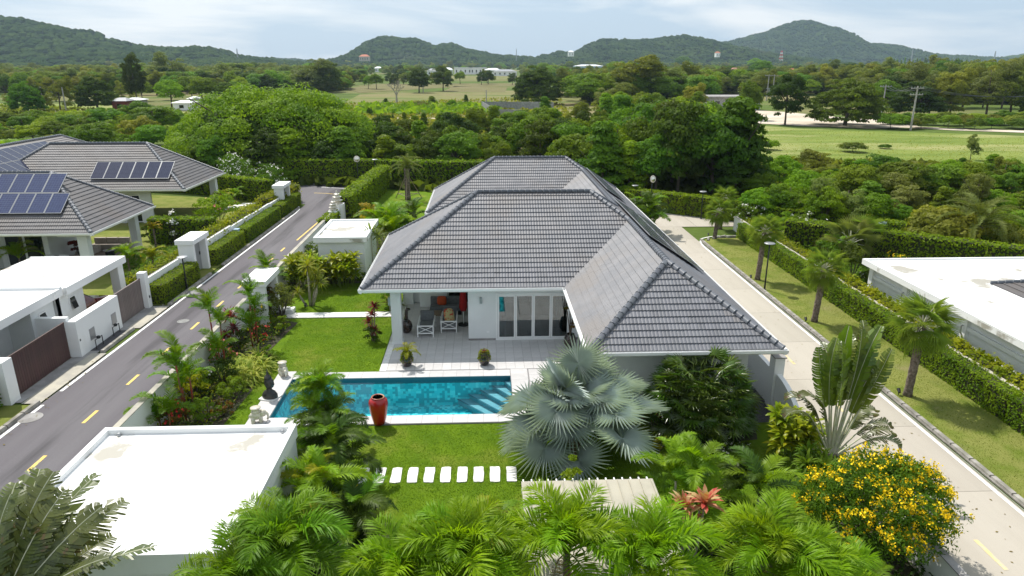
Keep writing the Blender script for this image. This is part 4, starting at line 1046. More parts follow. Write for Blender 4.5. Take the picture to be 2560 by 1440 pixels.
MB().add([(-.62, -.78, 1.03), (-.62, .78, 1.03), (-.14, .62, 1.41), (-.14, -.62, 1.41)], [(0, 1, 2, 3)]).build('windscreen', M['carblack'], car, loc=(-.02, 0, .02))
for sx in (-1.3, 1.35):
    for sy in (-.8, .8):
        wl = MB().tube([(sx, sy - .1, .33), (sx, sy + .1, .33)], .33, 18).build('wheel', M['rubber'], car)
        MB().tube([(sx, sy - .105, .33), (sx, sy + .105, .33)], .2, 12).build('rim', M['metal_grey'], wl)
for sy in (-.6, .6): MB().box(-2.1, sy - .15, .58, -2.02, sy + .15, .7).build('headlight', M['glass'], car)
car.rotation_euler = (0, 0, R(-90))

# ---- flat-roofed guest building, front outbuilding, right-hand neighbour
gb = thing('garden_store', 'small white flat-roofed garden building behind the ginger plants', 'outbuilding')
MB().box(-10.4, 41.6, 2.38, -7.2, 46.8, 2.6).build('flat_roof', M['flatroof'], gb)
MB().box(-10.4, 41.6, 2.6, -7.2, 41.75, 2.7).box(-10.4, 46.65, 2.6, -7.2, 46.8, 2.7).box(-10.4, 41.75, 2.6, -10.25, 46.65, 2.7).box(-7.35, 41.75, 2.6, -7.2, 46.65, 2.7).build('parapet', M['white'], gb)
MB().box(-10.2, 41.8, 0, -7.4, 46.6, 2.38).build('wall', M['wall'], gb)
fo = thing('pump_house', 'white flat-roofed outbuilding with a stained roof, nearest the camera', 'outbuilding')
MB().box(-11.1, 13.15, 2.3, -5.6, 18.55, 2.55).build('flat_roof', M['flatroof'], fo)
MB().box(-11.1, 18.38, 2.55, -5.6, 18.55, 2.7).box(-11.1, 13.4, 2.55, -10.93, 18.38, 2.7).box(-5.77, 13.4, 2.55, -5.6, 18.38, 2.7).build('parapet', M['white'], fo, bevel=.008)
MB().box(-11.05, 13.3, 0, -5.65, 13.5, 2.3).box(-11.05, 18.3, 0, -5.65, 18.5, 2.3).box(-11.05, 13.5, 0, -10.85, 18.3, 2.3).box(-5.85, 13.5, 0, -5.65, 18.3, 2.3).build('wall', M['wall'], fo)
MB().box(-11.12, 13.05, 2.05, -5.58, 13.15, 2.56).build('fascia', M['wall'], fo)
for x in (-10.6, -5.95): MB().lathe([(.05, 0), (.05, .06), (.03, .09)], 10, (x, 18.3, 2.55)).build('roof_drain', M['metal_grey'], fo)
rb = thing('garage_block', 'long white flat-roofed building beyond the double hedge', 'building')
MB().box(20.75, 12, 2.2, 34, 36.4, 2.42).build('flat_roof', M['flatroof'], rb)
MB().box(20.75, 36.25, 2.42, 34, 36.4, 2.5).box(20.75, 12, 2.42, 20.9, 36.25, 2.5).build('parapet', M['white'], rb)
MB().box(21.2, 12, 0, 21.35, 36.0, 2.2).box(21.35, 35.85, 0, 34, 36.0, 2.2).build('wall', M['wall'], rb)
MB().box(21.1, 12, 1.55, 21.2, 36, 1.72).build('ledge', M['wall'], rb)
for y in (14, 18.6, 23.2, 27.9, 32.5, 35.7):
    MB().box(21.05, y, 0, 21.2, y + .35, 2.2).build('pilaster', M['white'], rb)
    if y < 35: MB().tube([(21.0, y + .15, 1.75), (20.93, y + .15, 1.75), (20.93, y + .15, 1.45), (21.02, y + .15, 1.3)], .035, 8).build('downpipe', M['metal_grey'], rb)
hip(rb, 24.6, 34, 20, 31.6, 2.5, 22, M['tileN'], 'y', skip=('right', 'back'), joined=True)
MB().box(24.6, 31.55, 2.42, 34, 31.7, 2.5).build('roof_edge', M['white'], rb)
lw2 = thing('hedge_wall', 'low white wall showing between the two hedge rows', 'wall')
MB().box(19.82, 9, 0, 19.97, 54, 1.12).build('wall_panel', M['white'], lw2)
MB().box(19.8, 9.01, 1.12, 19.99, 53.99, 1.14).build('wall_coping', M['verge'], lw2)
# wall right of the villa with its pillar and curved end
vw = thing('side_wall', 'white wall with a pillar and a curved end beside the gravel lane', 'wall')
MB().box(11.0, 24.4, 0, 11.18, 58.0, 1.5).build('wall_panel', M['white'], vw)
MB().box(10.9, 23.9, 0, 11.28, 24.4, 2.15).build('pillar', M['white'], vw, bevel=.01)
MB().box(10.86, 23.86, 2.15, 11.32, 24.44, 2.2).build('pillar_cap', M['dconc'], vw)
cv = []; 
for i in range(13):
    t = i / 12; cv.append((23.9 - 2.3 * t, 1.5 - 0.9 * t ** 2.2))
vs = []; 
for y, z in cv: vs += [(11.0, y, 0), (11.18, y, 0), (11.18, y, z), (11.0, y, z)]
mb = MB().add(vs, [f for i in range(12) for f in ((4 * i + 3, 4 * i + 2, 4 * i + 6, 4 * i + 7), (4 * i + 1, 4 * i + 5, 4 * i + 6, 4 * i + 2), (4 * i, 4 * i + 3, 4 * i + 7, 4 * i + 4))] + [(48, 51, 50, 49)])
mb.build('curved_end', M['white'], vw)
fw = thing('corner_wall', 'low grey-topped white wall at the foot of the yellow-flowered bush', 'wall')
MB().box(11.35, 10, 0, 11.52, 15.5, 1.0).build('wall_panel', M['white'], fw)
MB().box(11.32, 10, 1.0, 11.55, 15.5, 1.03).build('wall_coping', M['dconc'], fw)
# slatted canopy
cn = thing('canopy', 'cream sheet canopy with white ribs in front of the silver palm', 'canopy')
MB().add([(0.86, 12.2, 2.36), (4.3, 12.2, 2.36), (4.3, 15.75, 2.40), (0.86, 15.75, 2.40), (0.86, 12.2, 2.38), (4.3, 12.2, 2.38), (4.3, 15.75, 2.42), (0.86, 15.75, 2.42)], [(3, 2, 1, 0), (4, 5, 6, 7), (0, 1, 5, 4), (1, 2, 6, 5), (2, 3, 7, 6), (3, 0, 4, 7)]).build('canopy_sheet', M['canopy'], cn)
rib = MB().box(-.017, 0, 0, .017, 3.85, .04).mesh('rib'); rib.materials.append(M['slat'])
for k in range(16): inst('rib', rib, cn, (0.92 + k * 0.218, 12.1, 2.31))
sr = MB().box(-.012, 0, 0, .012, 3.5, .03).mesh('seam'); sr.materials.append(M['canopy'])
for k in range(12): inst('seam', sr, cn, (1.05 + k * 0.29, 12.2, 2.39), (R(0.65), 0, 0))
MB().box(0.86, 15.5, 2.2, 4.3, 15.6, 2.31).box(0.86, 12.4, 2.2, 4.3, 12.5, 2.31).build('beam', M['slat'], cn)
for x in (0.95, 4.2):
    for y in (12.45, 15.55): MB().box(x - .05, y - .05, 0, x + .05, y + .05, 2.2).build('post', M['slat'], cn)
# ================================================================== foliage builders
M['lf_dark2'] = leaf_mat('deep_green_foliage', (0.062, 0.105, 0.010), (0.036, 0.068, 0.007), rand=0.15, nscale=0.35)
def quads_from(P, Nn, s, asp=0.55, jitter=0.5, rs=nrs):
    """leaf rhombs at points P (n,3) facing roughly Nn (n,3) with half-length s (n,)"""
    n = len(P)
    Nn = Nn + rs.normal(0, jitter, (n, 3)); Nn /= np.linalg.norm(Nn, axis=1, keepdims=True) + 1e-9
    r = rs.normal(0, 1, (n, 3)); t = np.cross(Nn, r); t /= np.linalg.norm(t, axis=1, keepdims=True) + 1e-9
    b = np.cross(Nn, t); s = s[:, None]
    V = np.stack([P + t * s, P + b * s * asp, P - t * s, P - b * s * asp], 1).reshape(-1, 3)
    F = np.arange(4 * n).reshape(-1, 4)
    return V, F
def merge(parts):
    V = []; F = []; o = 0
    for a, b in parts: V.append(a); F.append(b + o); o += len(a)
    return np.concatenate(V), np.concatenate(F)
def me_np(name, V, F, m, smooth=False):
    me = bpy.data.meshes.new(name); V = np.asarray(V, np.float32); F = np.asarray(F, np.int32); k = F.shape[1]
    me.vertices.add(len(V)); me.vertices.foreach_set('co', V.ravel()); me.loops.add(F.size); me.loops.foreach_set('vertex_index', F.ravel())
    me.polygons.add(len(F)); me.polygons.foreach_set('loop_start', np.arange(0, F.size, k, dtype=np.int32))
    me.polygons.foreach_set('use_smooth', np.full(len(F), smooth, dtype=bool))
    me.update(calc_edges=True); me.materials.append(m); return me

def crown_pts(rs, shape, nclump, per, cr, leaf, flat=0.55):
    """points and normals of a crown of unit-ish size. shape(dir)->radius vector scale"""
    Ps = []; Ns = []; S = []
    for _ in range(nclump):
        c, up, k = shape(rs)
        n = int(per * k)
        d = rs.normal(0, 1, (n, 3)); d /= np.linalg.norm(d, axis=1, keepdims=True)
        d[:, 2] = np.abs(d[:, 2]) * 1.0 - 0.25
        rr = cr * k * rs.uniform(0.72, 1.08, (n, 1))
        p = c + d * rr * np.array([1, 1, flat])
        Ps.append(p); Ns.append(d * np.array([1, 1, 1.3]) + up * 0.4); S.append(rs.uniform(0.6, 1.25, n) * leaf)
    return np.concatenate(Ps), np.concatenate(Ns), np.concatenate(S)
def sh_round(rx=1.0, rz=1.0, low=-0.45, core=0.45):
    def f(rs):
        while True:
            d = rs.normal(0, 1, 3); d /= np.linalg.norm(d)
            if d[2] > low: break
        r = rs.uniform(core, 1.0) ** 0.6
        return np.array([d[0] * rx, d[1] * rx, d[2] * rz]) * r * rs.uniform(.88, 1.1), d, rs.uniform(0.75, 1.3)
    return f
def sh_cone(w=0.5):
    def f(rs):
        z = rs.uniform(-1, 1); a = rs.uniform(0, 2 * PI); r = w * (1.05 - (z + 1) / 2) ** 0.7 * rs.uniform(.5, 1)
        d = np.array([math.cos(a), math.sin(a), 0.4])
        return np.array([math.cos(a) * r, math.sin(a) * r, z]), d, rs.uniform(.7, 1.15)
    return f
def sh_umbrella():
    def f(rs):
        a = rs.uniform(0, 2 * PI); r = math.sqrt(rs.uniform(0, 1)); lay = rs.choice([0.0, 0.28, 0.5])
        z = 0.55 * (1 - r * r) - lay * (1 - 0.2 * r)
        return np.array([math.cos(a) * r, math.sin(a) * r, z]), np.array([math.cos(a) * .3, math.sin(a) * .3, 1]), rs.uniform(.7, 1.2)
    return f
def sh_irreg(seed):
    r0 = np.random.RandomState(seed); C = r0.normal(0, .42, (6, 3)); C[:, 2] = r0.uniform(-.6, .8, 6); Rr = r0.uniform(.38, .6, 6)
    def f(rs):
        i = rs.randint(6); d = rs.normal(0, 1, 3); d /= np.linalg.norm(d)
        return C[i] + d * Rr[i] * rs.uniform(.55, 1), d, rs.uniform(.7, 1.2)
    return f
def make_crown(name, seed, shape, nclump, per, cr, leaf, m, flat=0.72, asp=0.6):
    rs = np.random.RandomState(seed)
    P, N_, S = crown_pts(rs, shape, nclump, per, cr, leaf, flat)
    V, F = quads_from(P, N_, S, asp, 0.45, rs)
    return me_np(name, V, F, m)
def trunk_mesh(seed, h=1.0, r=0.05, limbs=5, spread=0.6, fork=0.45, m=None):
    rs = random.Random(seed); mb = MB()
    top = (rs.uniform(-.08, .08), rs.uniform(-.08, .08), h)
    mb.tube([(0, 0, -0.08), (0, 0, h * .15), (top[0] * .5, top[1] * .5, h * fork), (top[0], top[1], h)], [r * 1.35, r, r * .8, r * .35], 8)
    for i in range(limbs):
        a = 2 * PI * i / limbs + rs.uniform(-.4, .4); z0_ = h * rs.uniform(fork * .8, fork * 1.3); q = spread * rs.uniform(.6, 1)
        mb.tube([(top[0] * .5, top[1] * .5, z0_), (math.cos(a) * q * .5, math.sin(a) * q * .5, z0_ + q * .3), (math.cos(a) * q, math.sin(a) * q, z0_ + q * .75)], [r * .55, r * .35, r * .12], 6)
    me = mb.mesh('trunk'); me.materials.append(m or M['bark']); me.polygons.foreach_set('use_smooth', [True] * len(me.polygons)); return me
# variants in unit size: crown centre at 0, radius about 1
CR = {}
for i in range(3): CR['round', i] = [make_crown('crown', 20 + i, sh_round(1, .85), 90, 105, .27, .052, M['lf_tree'])]
for i in range(2): CR['bright', i] = [make_crown('crown', 30 + i, sh_round(1, .9), 90, 105, .26, .050, M['lf_bright'])]
for i in range(2): CR['dark', i] = [make_crown('crown', 40 + i, sh_round(.95, 1.0, -.8), 100, 100, .25, .052, M['lf_dark'])]
for i in range(2): CR['olive', i] = [make_crown('crown', 50 + i, sh_irreg(50 + i), 95, 90, .25, .048, M['lf_olive'])]
for i in range(2): CR['grey', i] = [make_crown('crown', 60 + i, sh_irreg(60 + i), 95, 85, .25, .046, M['lf_grey'])]
for i in range(2): CR['column', i] = [make_crown('crown', 70 + i, sh_cone(.62), 90, 85, .22, .05, M['lf_bright' if i else 'lf_tree'])]
for i in range(2): CR['umbrella', i] = [make_crown('crown', 80 + i, sh_umbrella(), 150, 85, .17, .038, M['lf_tree'], flat=.28)]
for i in range(2): CR['dome', i] = [make_crown('crown', 85 + i, sh_round(1, 1, -.02, .55), 190, 90, .17, .036, M['lf_tree' if i else 'lf_dark2'], flat=.4)]
for i in range(3): CR['bush', i] = [make_crown('foliage', 90 + i, sh_round(1, .75, -.15), 75, 85, .27, .06, M['lf_shrub' if i == 0 else ('lf_bright' if i == 1 else 'lf_olive')])]
TRK = [trunk_mesh(i, 1.0, .028, 5, .45) for i in range(3)]
TRKU = trunk_mesh(9, 1.0, .045, 8, .9, .4)
ntree = {}
def tree(kind, x, y, h, w=None, label=None, group=None, name=None, z=0.0, low=0.07, cat='tree'):
    """h: total height, w: crown width; the crown sits on a tapered trunk with limbs"""
    ks = [k for k in CR if k[0] == kind]; v = ks[ntree.get(kind, 0) % len(ks)]; ntree[kind] = ntree.get(kind, 0) + 1
    w = w or h * .75
    nm = name or {'round': 'broadleaf_tree', 'bright': 'broadleaf_tree', 'dark': 'evergreen_tree', 'olive': 'open_crowned_tree', 'grey': 'grey_green_tree', 'column': 'columnar_tree', 'umbrella': 'rain_tree', 'dome': 'rain_tree', 'bush': 'bush'}[kind]
    t = thing(nm, label, cat, (x, y, z), rnd.uniform(0, 6.28), group)
    czn = {'umbrella': 0.62}.get(kind, 1.0)
    if kind == 'umbrella':
        sc = (w / 2, w / 2, h * .55); cz = h * (1 - .55 * .62)
    elif kind == 'dome':
        sc = (w / 2 / 1.1, w / 2 / 1.1, h * .80); cz = h * .14
    elif kind == 'bush':
        sc = (w / 2, w / 2, h * .62); cz = h * .36
    else:
        ch = h * (1 - low); sc = (w / 2 / 1.15, w / 2 / 1.15, ch / 2 / 1.1); cz = h - ch / 2
        if kind == 'column': sc = (w / 2 / .75, w / 2 / .75, ch / 2 / 1.1)
    inst('foliage' if kind == 'bush' else 'crown', CR[v][0], t, (0, 0, cz), (0, 0, 0), sc)
    if kind != 'bush':
        q = h * (.85 if kind != 'umbrella' else .72)
        inst('trunk', TRKU if kind == 'umbrella' else TRK[ntree[kind] % 3], t, (0, 0, 0), (0, 0, 0), (w * .8, w * .8, q) if kind != 'umbrella' else (w * .5, w * .5, q))
    else:
        inst('stem', TRK[0], t, (0, 0, 0), (0, 0, 0), (h * .6, h * .6, h * .5))
    return t
def tree_px(kind, px, base, top, wpx, label=None, group=None, **k):
    p = at(px, base); h = height_at(p, top); return tree(kind, p.x, p.y, h, wpx * mpp(p), label, group, **k)

# ---- hedges
def hedge(label, a, b, width, h, leaf=0.055, dens=240, m=None, zb=0.0, lump=0.03, group=None, name='hedge', stems=False, body=True):
    a = Vector((a[0], a[1], 0)); b = Vector((b[0], b[1], 0)); L = (b - a).length
    t = thing(name, label, 'hedge', (a.x, a.y, 0), math.atan2(b.y - a.y, b.x - a.x), group)
    hw = width / 2; c = 0.045; z_lo = zb
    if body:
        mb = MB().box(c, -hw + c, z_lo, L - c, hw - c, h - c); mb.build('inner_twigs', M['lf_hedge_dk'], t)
    rs = nrs; Ps = []; Ns = []
    def face(area, fn, nrm):
        n = int(area * dens); u = rs.uniform(0, 1, n); v = rs.uniform(0, 1, n)
        P = fn(u, v); Ps.append(P); Ns.append(np.repeat(np.array([nrm], float), n, 0))
    face(L * width, lambda u, v: np.stack([u * L, (v - .5) * width, np.full_like(u, h)], 1), (0, 0, 1))
    face(L * (h - zb), lambda u, v: np.stack([u * L, np.full_like(u, -hw), zb + v * (h - zb)], 1), (0, -1, 0.2))
    face(L * (h - zb), lambda u, v: np.stack([u * L, np.full_like(u, hw), zb + v * (h - zb)], 1), (0, 1, 0.2))
    face(width * (h - zb), lambda u, v: np.stack([np.full_like(u, 0), (u - .5) * width, zb + v * (h - zb)], 1), (-1, 0, .2))
    face(width * (h - zb), lambda u, v: np.stack([np.full_like(u, L), (u - .5) * width, zb + v * (h - zb)], 1), (1, 0, .2))
    P = np.concatenate(Ps); N_ = np.concatenate(Ns)
    wav = np.sin(P[:, 0] * 2.3 + 1.3) * np.sin(P[:, 0] * 5.1 + P[:, 1] * 3) + 0.6 * np.sin(P[:, 0] * 11 + P[:, 2] * 7 + P[:, 1] * 9)
    P = P + N_ * (wav[:, None] * lump * .5 + rs.normal(0, lump * .55, (len(P), 1)))
    V, F = quads_from(P, N_ + rs.normal(0, .3, N_.shape), rs.uniform(.7, 1.3, len(P)) * leaf, .6, .5, rs)
    np_mesh('foliage', V, F, m or M['lf_hedge'], t)
    if stems:
        s = MB()
        n = int(L / .35)
        for i in range(n):
            x = (i + .5) * L / n + rnd.uniform(-.08, .08); s.tube([(x, rnd.uniform(-.1, .1), 0), (x + rnd.uniform(-.1, .1), 0, zb + .3)], .02, 5)
        s.build('stem', M['bark'], t)
    return t

# ---- feather fronds
def frond_mesh(L=2.2, n=34, ll=0.5, lift=1.15, bend=1.7, lw=0.045, vee=0.5, hang=0.35, seed=0, plume=0.0, twist=0.0, m=None, petiole=0.18, rachis=0.02):
    rs = random.Random(seed); S = 14; pts = []; x = z = 0.0; tg = []
    side = rs.uniform(-.12, .12)
    for i in range(S + 1):
        t = i / S; an = lift - bend * t ** 1.25
        pts.append(Vector((x, side * t * t * L * .5, z))); tg.append(Vector((math.cos(an), side * t, math.sin(an))).normalized())
        x += math.cos(an) * L / S; z += math.sin(an) * L / S
    mb = MB(); mb.tube(pts, [rachis * (1.15 - t / S) for t in range(S + 1)], 4)
    V = list(mb.v); F = [f for f in mb.f if len(f) == 4]
    fs = list(F)
    vs = V
    tri = []
    for k in range(n):
        t = petiole + (1 - petiole) * (k + .5) / n; f = t * S; i = min(int(f), S - 1); q = f - i
        p = pts[i].lerp(pts[i + 1], q); d = tg[i].lerp(tg[min(i + 1, S)], q).normalized()
        sd = Vector((0, 1, 0)); sd = (sd - d * sd.dot(d)).normalized(); up = d.cross(sd) * -1
        if up.z < 0 and abs(d.z) < .9: up = -up
        prof = math.sin(PI * min(1, (t - petiole) / (1 - petiole) * .82 + .16)) ** .65
        for sg in (-1, 1):
            l = ll * prof * rs.uniform(.85, 1.1)
            fw = 0.45 + .5 * t + rs.uniform(-.1, .1); v_ = vee + rs.uniform(-.25, .25) + plume * rs.uniform(-.8, .8)
            dr = (sd * sg * math.cos(v_) + up * math.sin(v_) + d * fw).normalized()
            mid = p + dr * l * .5; tip = p + dr * l + Vector((0, 0, -hang * l)); wv = d * lw * .5
            mid = mid + Vector((0, 0, -hang * l * .12))
            o = len(vs)
            vs += [tuple(p - wv * .4), tuple(p + wv * .4), tuple(mid + wv), tuple(mid - wv), tuple(tip)]
            fs.append((o, o + 1, o + 2, o + 3)); tri.append((o + 3, o + 2, o + 4))
    me = bpy.data.meshes.new('frond'); me.from_pydata(vs, [], fs + tri); me.materials.append(m or M['lf_palm']); return me
# ---- fan leaves: petiole along +x from the origin, blade beyond
def fan_mesh(r=0.8, seg=26, pet=0.9, spread=2.5, split=0.5, droop=0.25, pleat=0.05, seed=0, m=None, arch=0.35, pm=None, wid=1.0, cup=0.0, tilt=0.0):
    rs = random.Random(seed); mb = MB()
    c = Vector((pet, 0, -arch * pet * .25))
    mb.tube([(0, 0, 0), (pet * .5, 0, arch * pet * .08), tuple(c)], [.03 * r / .8, .022 * r / .8, .014 * r / .8], 4, mi=1)
    da = 2 * spread / seg
    for i in range(seg):
        a = -spread + da * (i + .5); rr = r * (1 - .18 * (abs(a) / spread) ** 2) * rs.uniform(.93, 1.05)
        rm = rr * split
        def pt(ang, rad, dz): 
            lx = rad * math.cos(ang); lz = -droop * (rad / r) ** 2 * r + dz + cup * abs(math.sin(ang)) * rad
            return (c.x + lx * math.cos(tilt) + lz * math.sin(tilt), c.y + rad * math.sin(ang) * wid, c.z - lx * math.sin(tilt) + lz * math.cos(tilt))
        L_ = pt(a - da / 2, rm, pleat * .5); R_ = pt(a + da / 2, rm, pleat * .5); Mi = pt(a, rm * 1.02, -pleat * .5)
        tip = pt(a + rs.uniform(-.03, .03), rr, -rs.uniform(0, .18) * r * droop * 2)
        mb.add([tuple(c), L_, Mi, R_, tip], [(0, 1, 2), (0, 2, 3), (1, 4, 2), (2, 4, 3)])
    me = mb.mesh('frond'); me.materials.append(m or M['lf_wash']); me.materials.append(pm or M['petiole'])
    me.polygons.foreach_set('material_index', mb.mi); return me
# ---- strap leaf
def strap(vs, fs, base, az, el, L, w, droop, n=4, fold=0.25, taper=1.0, tw=0.0):
    ca, sa = math.cos(az), math.sin(az); o = len(vs); x = z = 0
    for i in range(n + 1):
        t = i / n; e = el - droop * t * t
        if i: x += math.cos(e) * L / n; z += math.sin(e) * L / n
        ww = w * .5 * (math.sin(PI * min(1, t * .86 + .12)) ** .7) * (1 if t < .99 else .05)
        for s in (-1, 0, 1):
            yy = s * ww; zz = z + abs(s) * ww * fold
            vs.append((base[0] + ca * x - sa * yy, base[1] + sa * x + ca * yy, base[2] + zz))
    for i in range(n):
        for k in range(2):
            a = o + i * 3 + k; fs.append((a, a + 1, a + 4, a + 3))
def rosette_mesh(name, n, L, w, el=(0.2, 1.4), droop=1.0, seed=0, m=None, seg=4, fold=.25, base_r=0.02, zspan=0.0):
    rs = random.Random(seed); vs = []; fs = []
    for i in range(n):
        az = i * 2.39996 + rs.uniform(-.3, .3); q = i / max(1, n - 1); e = el[0] + (el[1] - el[0]) * q
        br = base_r * (1 - q)
        strap(vs, fs, (math.cos(az) * br, math.sin(az) * br, zspan * q), az, e + rs.uniform(-.12, .12), L * rs.uniform(.75, 1.1), w, droop * rs.uniform(.7, 1.3), seg, fold)
    me = bpy.data.meshes.new(name); me.from_pydata(vs, [], fs); me.materials.append(m); me.polygons.foreach_set('use_smooth', [True] * len(me.polygons)); return me

# ---- palms
def feather_palm(label, x, y, h, fronds, n, m_key, name='areca_palm', trunk_r=.07, group=None, lean=(0, 0), el=(0.1, 1.3), sc=1.0, seed=0, crownshaft=None, z=0.0, rings=True, cat='palm'):
    """trunk to height h, then n fronds (shared meshes) as parts"""
    rs = random.Random(seed); t = thing(name, label, cat, (x, y, z), 0, group)
    mb = MB(); S = 9
    for i in range(S): pass
    pts = [(lean[0] * (i / S) ** 1.5, lean[1] * (i / S) ** 1.5, h * i / S - (0.05 if i == 0 else 0)) for i in range(S + 1)]
    mb.tube(pts, [trunk_r * (1.15 if i == 0 else 1) * (1 + (.10 if i % 2 else 0)) for i in range(S + 1)], 9)
    mb.build('trunk', M['palmbark'], t, smooth=True)
    top = pts[-1]
    for k in range(2 if m_key.startswith('adon') else 0): inst('frond', DRY[k], t, top, (rs.uniform(-.3, .3), .75 + rs.uniform(.5, .9) , rs.uniform(0, 6.28)), sc * .8)
    if crownshaft: MB().tube([top, (top[0], top[1], top[2] + .5)], [trunk_r * .9, trunk_r * .5], 8).build('crownshaft', crownshaft, t, smooth=True); top = (top[0], top[1], top[2] + .4)
    for k in range(n):
        q = (k + .5) / n; az = k * 2.39996 + rs.uniform(-.25, .25); e = el[0] + (el[1] - el[0]) * q
        f = fronds[k % len(fronds)]
        s = sc * rs.uniform(.88, 1.08) * (1.0 if q < .8 else .82)
        inst('frond', f, t, top, (rs.uniform(-.25, .25), -(e - 0.75) , az), s)
    return t
def fan_palm(label, x, y, h, leaves, n, name='fan_palm', trunk_r=.14, el=(-.9, 1.35), sc=1.0, seed=0, group=None, z=0.0, tm=None, lean=(0, 0), flat=(-.5, .5), trunk=True, cat='palm', br=0.04, zr=0.25):
    rs = random.Random(seed); t = thing(name, label, cat, (x, y, z), 0, group)
    if trunk:
        mb = MB(); S = 14
        pts = [(lean[0] * (i / S), lean[1] * (i / S), h * i / S - (0.05 if i == 0 else 0)) for i in range(S + 1)]
        mb.tube(pts, [trunk_r * (1.3 if i == 0 else 1) * (1 + (.1 if i % 2 else 0)) for i in range(S + 1)], 10)
        mb.build('trunk', tm or M['palmbark'], t, smooth=True)
    top = Vector((lean[0], lean[1], h))
    for k in range(n):
        q = (k + .5) / n; az = k * 2.39996 + rs.uniform(-.3, .3); e = el[0] + (el[1] - el[0]) * q ** .85
        p = top + Vector((math.cos(az) * br, math.sin(az) * br, (q - .6) * zr))
        o = inst('frond', leaves[k % len(leaves)], t, p, (0, 0, 0), sc * rs.uniform(.85, 1.1))
        o.rotation_euler = (Matrix.Rotation(az, 3, 'Z') @ Matrix.Rotation(-e, 3, 'Y') @ Matrix.Rotation(rs.uniform(*flat), 3, 'X')).to_euler()
    return t
FR = {}
FR['adon'] = [frond_mesh(1.75, 66, .62, 1.25, 1.9, .046, .6, .24, s, .7, m=M['lf_palm_b']) for s in range(4)]
FR['adon_d'] = [frond_mesh(1.8, 62, .62, 1.2, 1.9, .048, .55, .28, s + 7, .6, m=M['lf_palm']) for s in range(3)]
FR['areca'] = [frond_mesh(2.0, 52, .50, 1.3, 1.9, .052, .45, .2, s + 20, .08, m=M['lf_palm']) for s in range(3)]
FR['areca_b'] = [frond_mesh(2.0, 52, .50, 1.3, 1.9, .052, .45, .2, s + 30, .08, m=M['lf_palm_b']) for s in range(3)]
FR['areca_y'] = [frond_mesh(1.8, 48, .46, 1.25, 2.0, .045, .45, .25, s + 40, .1, m=M['lf_palm_y']) for s in range(3)]
FR['areca_d'] = [frond_mesh(2.0, 50, .52, 1.2, 2.0, .055, .4, .3, s + 50, .1, m=M['lf_palm_d']) for s in range(3)]
DRY = [frond_mesh(1.7, 26, .4, .6, 1.2, .035, .1, .9, s + 90, .3, m=M['lf_dry']) for s in range(2)]
FR['date'] = [frond_mesh(2.4, 46, .36, 1.2, 1.7, .03, .5, .08, s + 60, .1, m=M['lf_date']) for s in range(3)]
FR['wax'] = [frond_mesh(1.3, 18, .42, 1.35, 1.5, .06, .45, .15, s + 70, .05, m=M['lf_palm']) for s in range(3)]
FR['croton'] = [frond_mesh(1.3, 18, .34, 1.3, 1.9, .06, .3, .3, s + 80, .2, m=M['lf_croton']) for s in range(2)]
FAN = {}
FAN['wash'] = [fan_mesh(.82, 26, .70, 2.2, .36, .35, .05, s, M['lf_wash'], tilt=.12) for s in range(3)]
FAN['silver'] = [fan_mesh(1.0 + .08 * (s % 2), 40, 1.25 + .2 * (s % 3), 2.85, .42, .06, .12, s + 5, M['lf_silver'], arch=.2, pm=M['lf_silver'], cup=.22, tilt=.15 + .22 * s) for s in range(5)]
FAN['lady'] = [fan_mesh(.44, 11, .36, 2.1, .45, .14, .03, s + 9, M['lf_lady'], pm=M['stalk'], tilt=.15) for s in range(3)]
FAN['pale'] = [fan_mesh(.95, 28, .9, 2.0, .5, .3, .05, s + 12, M['lf_grey'], pm=M['petiole']) for s in range(2)]
# ================================================================== hedges
yb = [('clipped hedge beside the taupe gate, nearest of the lane hedges', 37.4, 42.2), ('clipped hedge between the two white gateways, nearer half', 45.1, 50.4), ('clipped hedge between the two white gateways, farther half', 51.1, 59.3), ('last clipped hedge before the bend of the lane', 60.0, 66.0)]
for lab, a, b in yb:
    xa, xb = SX(-18.35, a), SX(-18.35, b)
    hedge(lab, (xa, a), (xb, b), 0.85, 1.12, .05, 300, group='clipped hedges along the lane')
mt = tag(MB().box(-18.3, 50.55, 0, -18.0, 50.95, 1.15).box(-18.33, 50.52, 1.15, -17.97, 50.98, 1.2).build('meter_post', M['bluewall']), 'small pale blue post between two lane hedges', 'meter post')
hedge('dark dense shrub hedge at the near end of the brown gate', (-19.7, 17.5), (-19.5, 25.2), 1.3, 1.3, .07, 220, m=M['lf_shrub'], lump=.12)
bh0, bh1 = at(640, 452), at(968, 474)
hedge('tall dark hedge behind the bend of the lane', (-27, 78.9), (-9.6, 77.7), 1.3, 2.6, .13, 75, lump=.09)
hedge('tall hedge behind the garden palm, reaching to the villa roof', (-9.9, 76.0), (2.0, 75.0), 1.3, 2.7, .13, 75, lump=.16, zb=.55, stems=True)
tag(MB().box(-10.4, 76.3, 0, 6, 76.45, 1.3).build('rear_wall', M['white']), 'low white wall behind the stems of the tall rear hedge', 'wall')
hedge('tall clipped hedge running from the white lane pillar to the rear hedge', (-11.6, 57.0), (-10.7, 75.2), 1.25, 2.35, .10, 120, lump=.12)
hedge('short hedge block beside the white carved lane pillars', (-12.1, 52.2), (-12.0, 55.3), .9, 1.5, .08, 150, lump=.1)
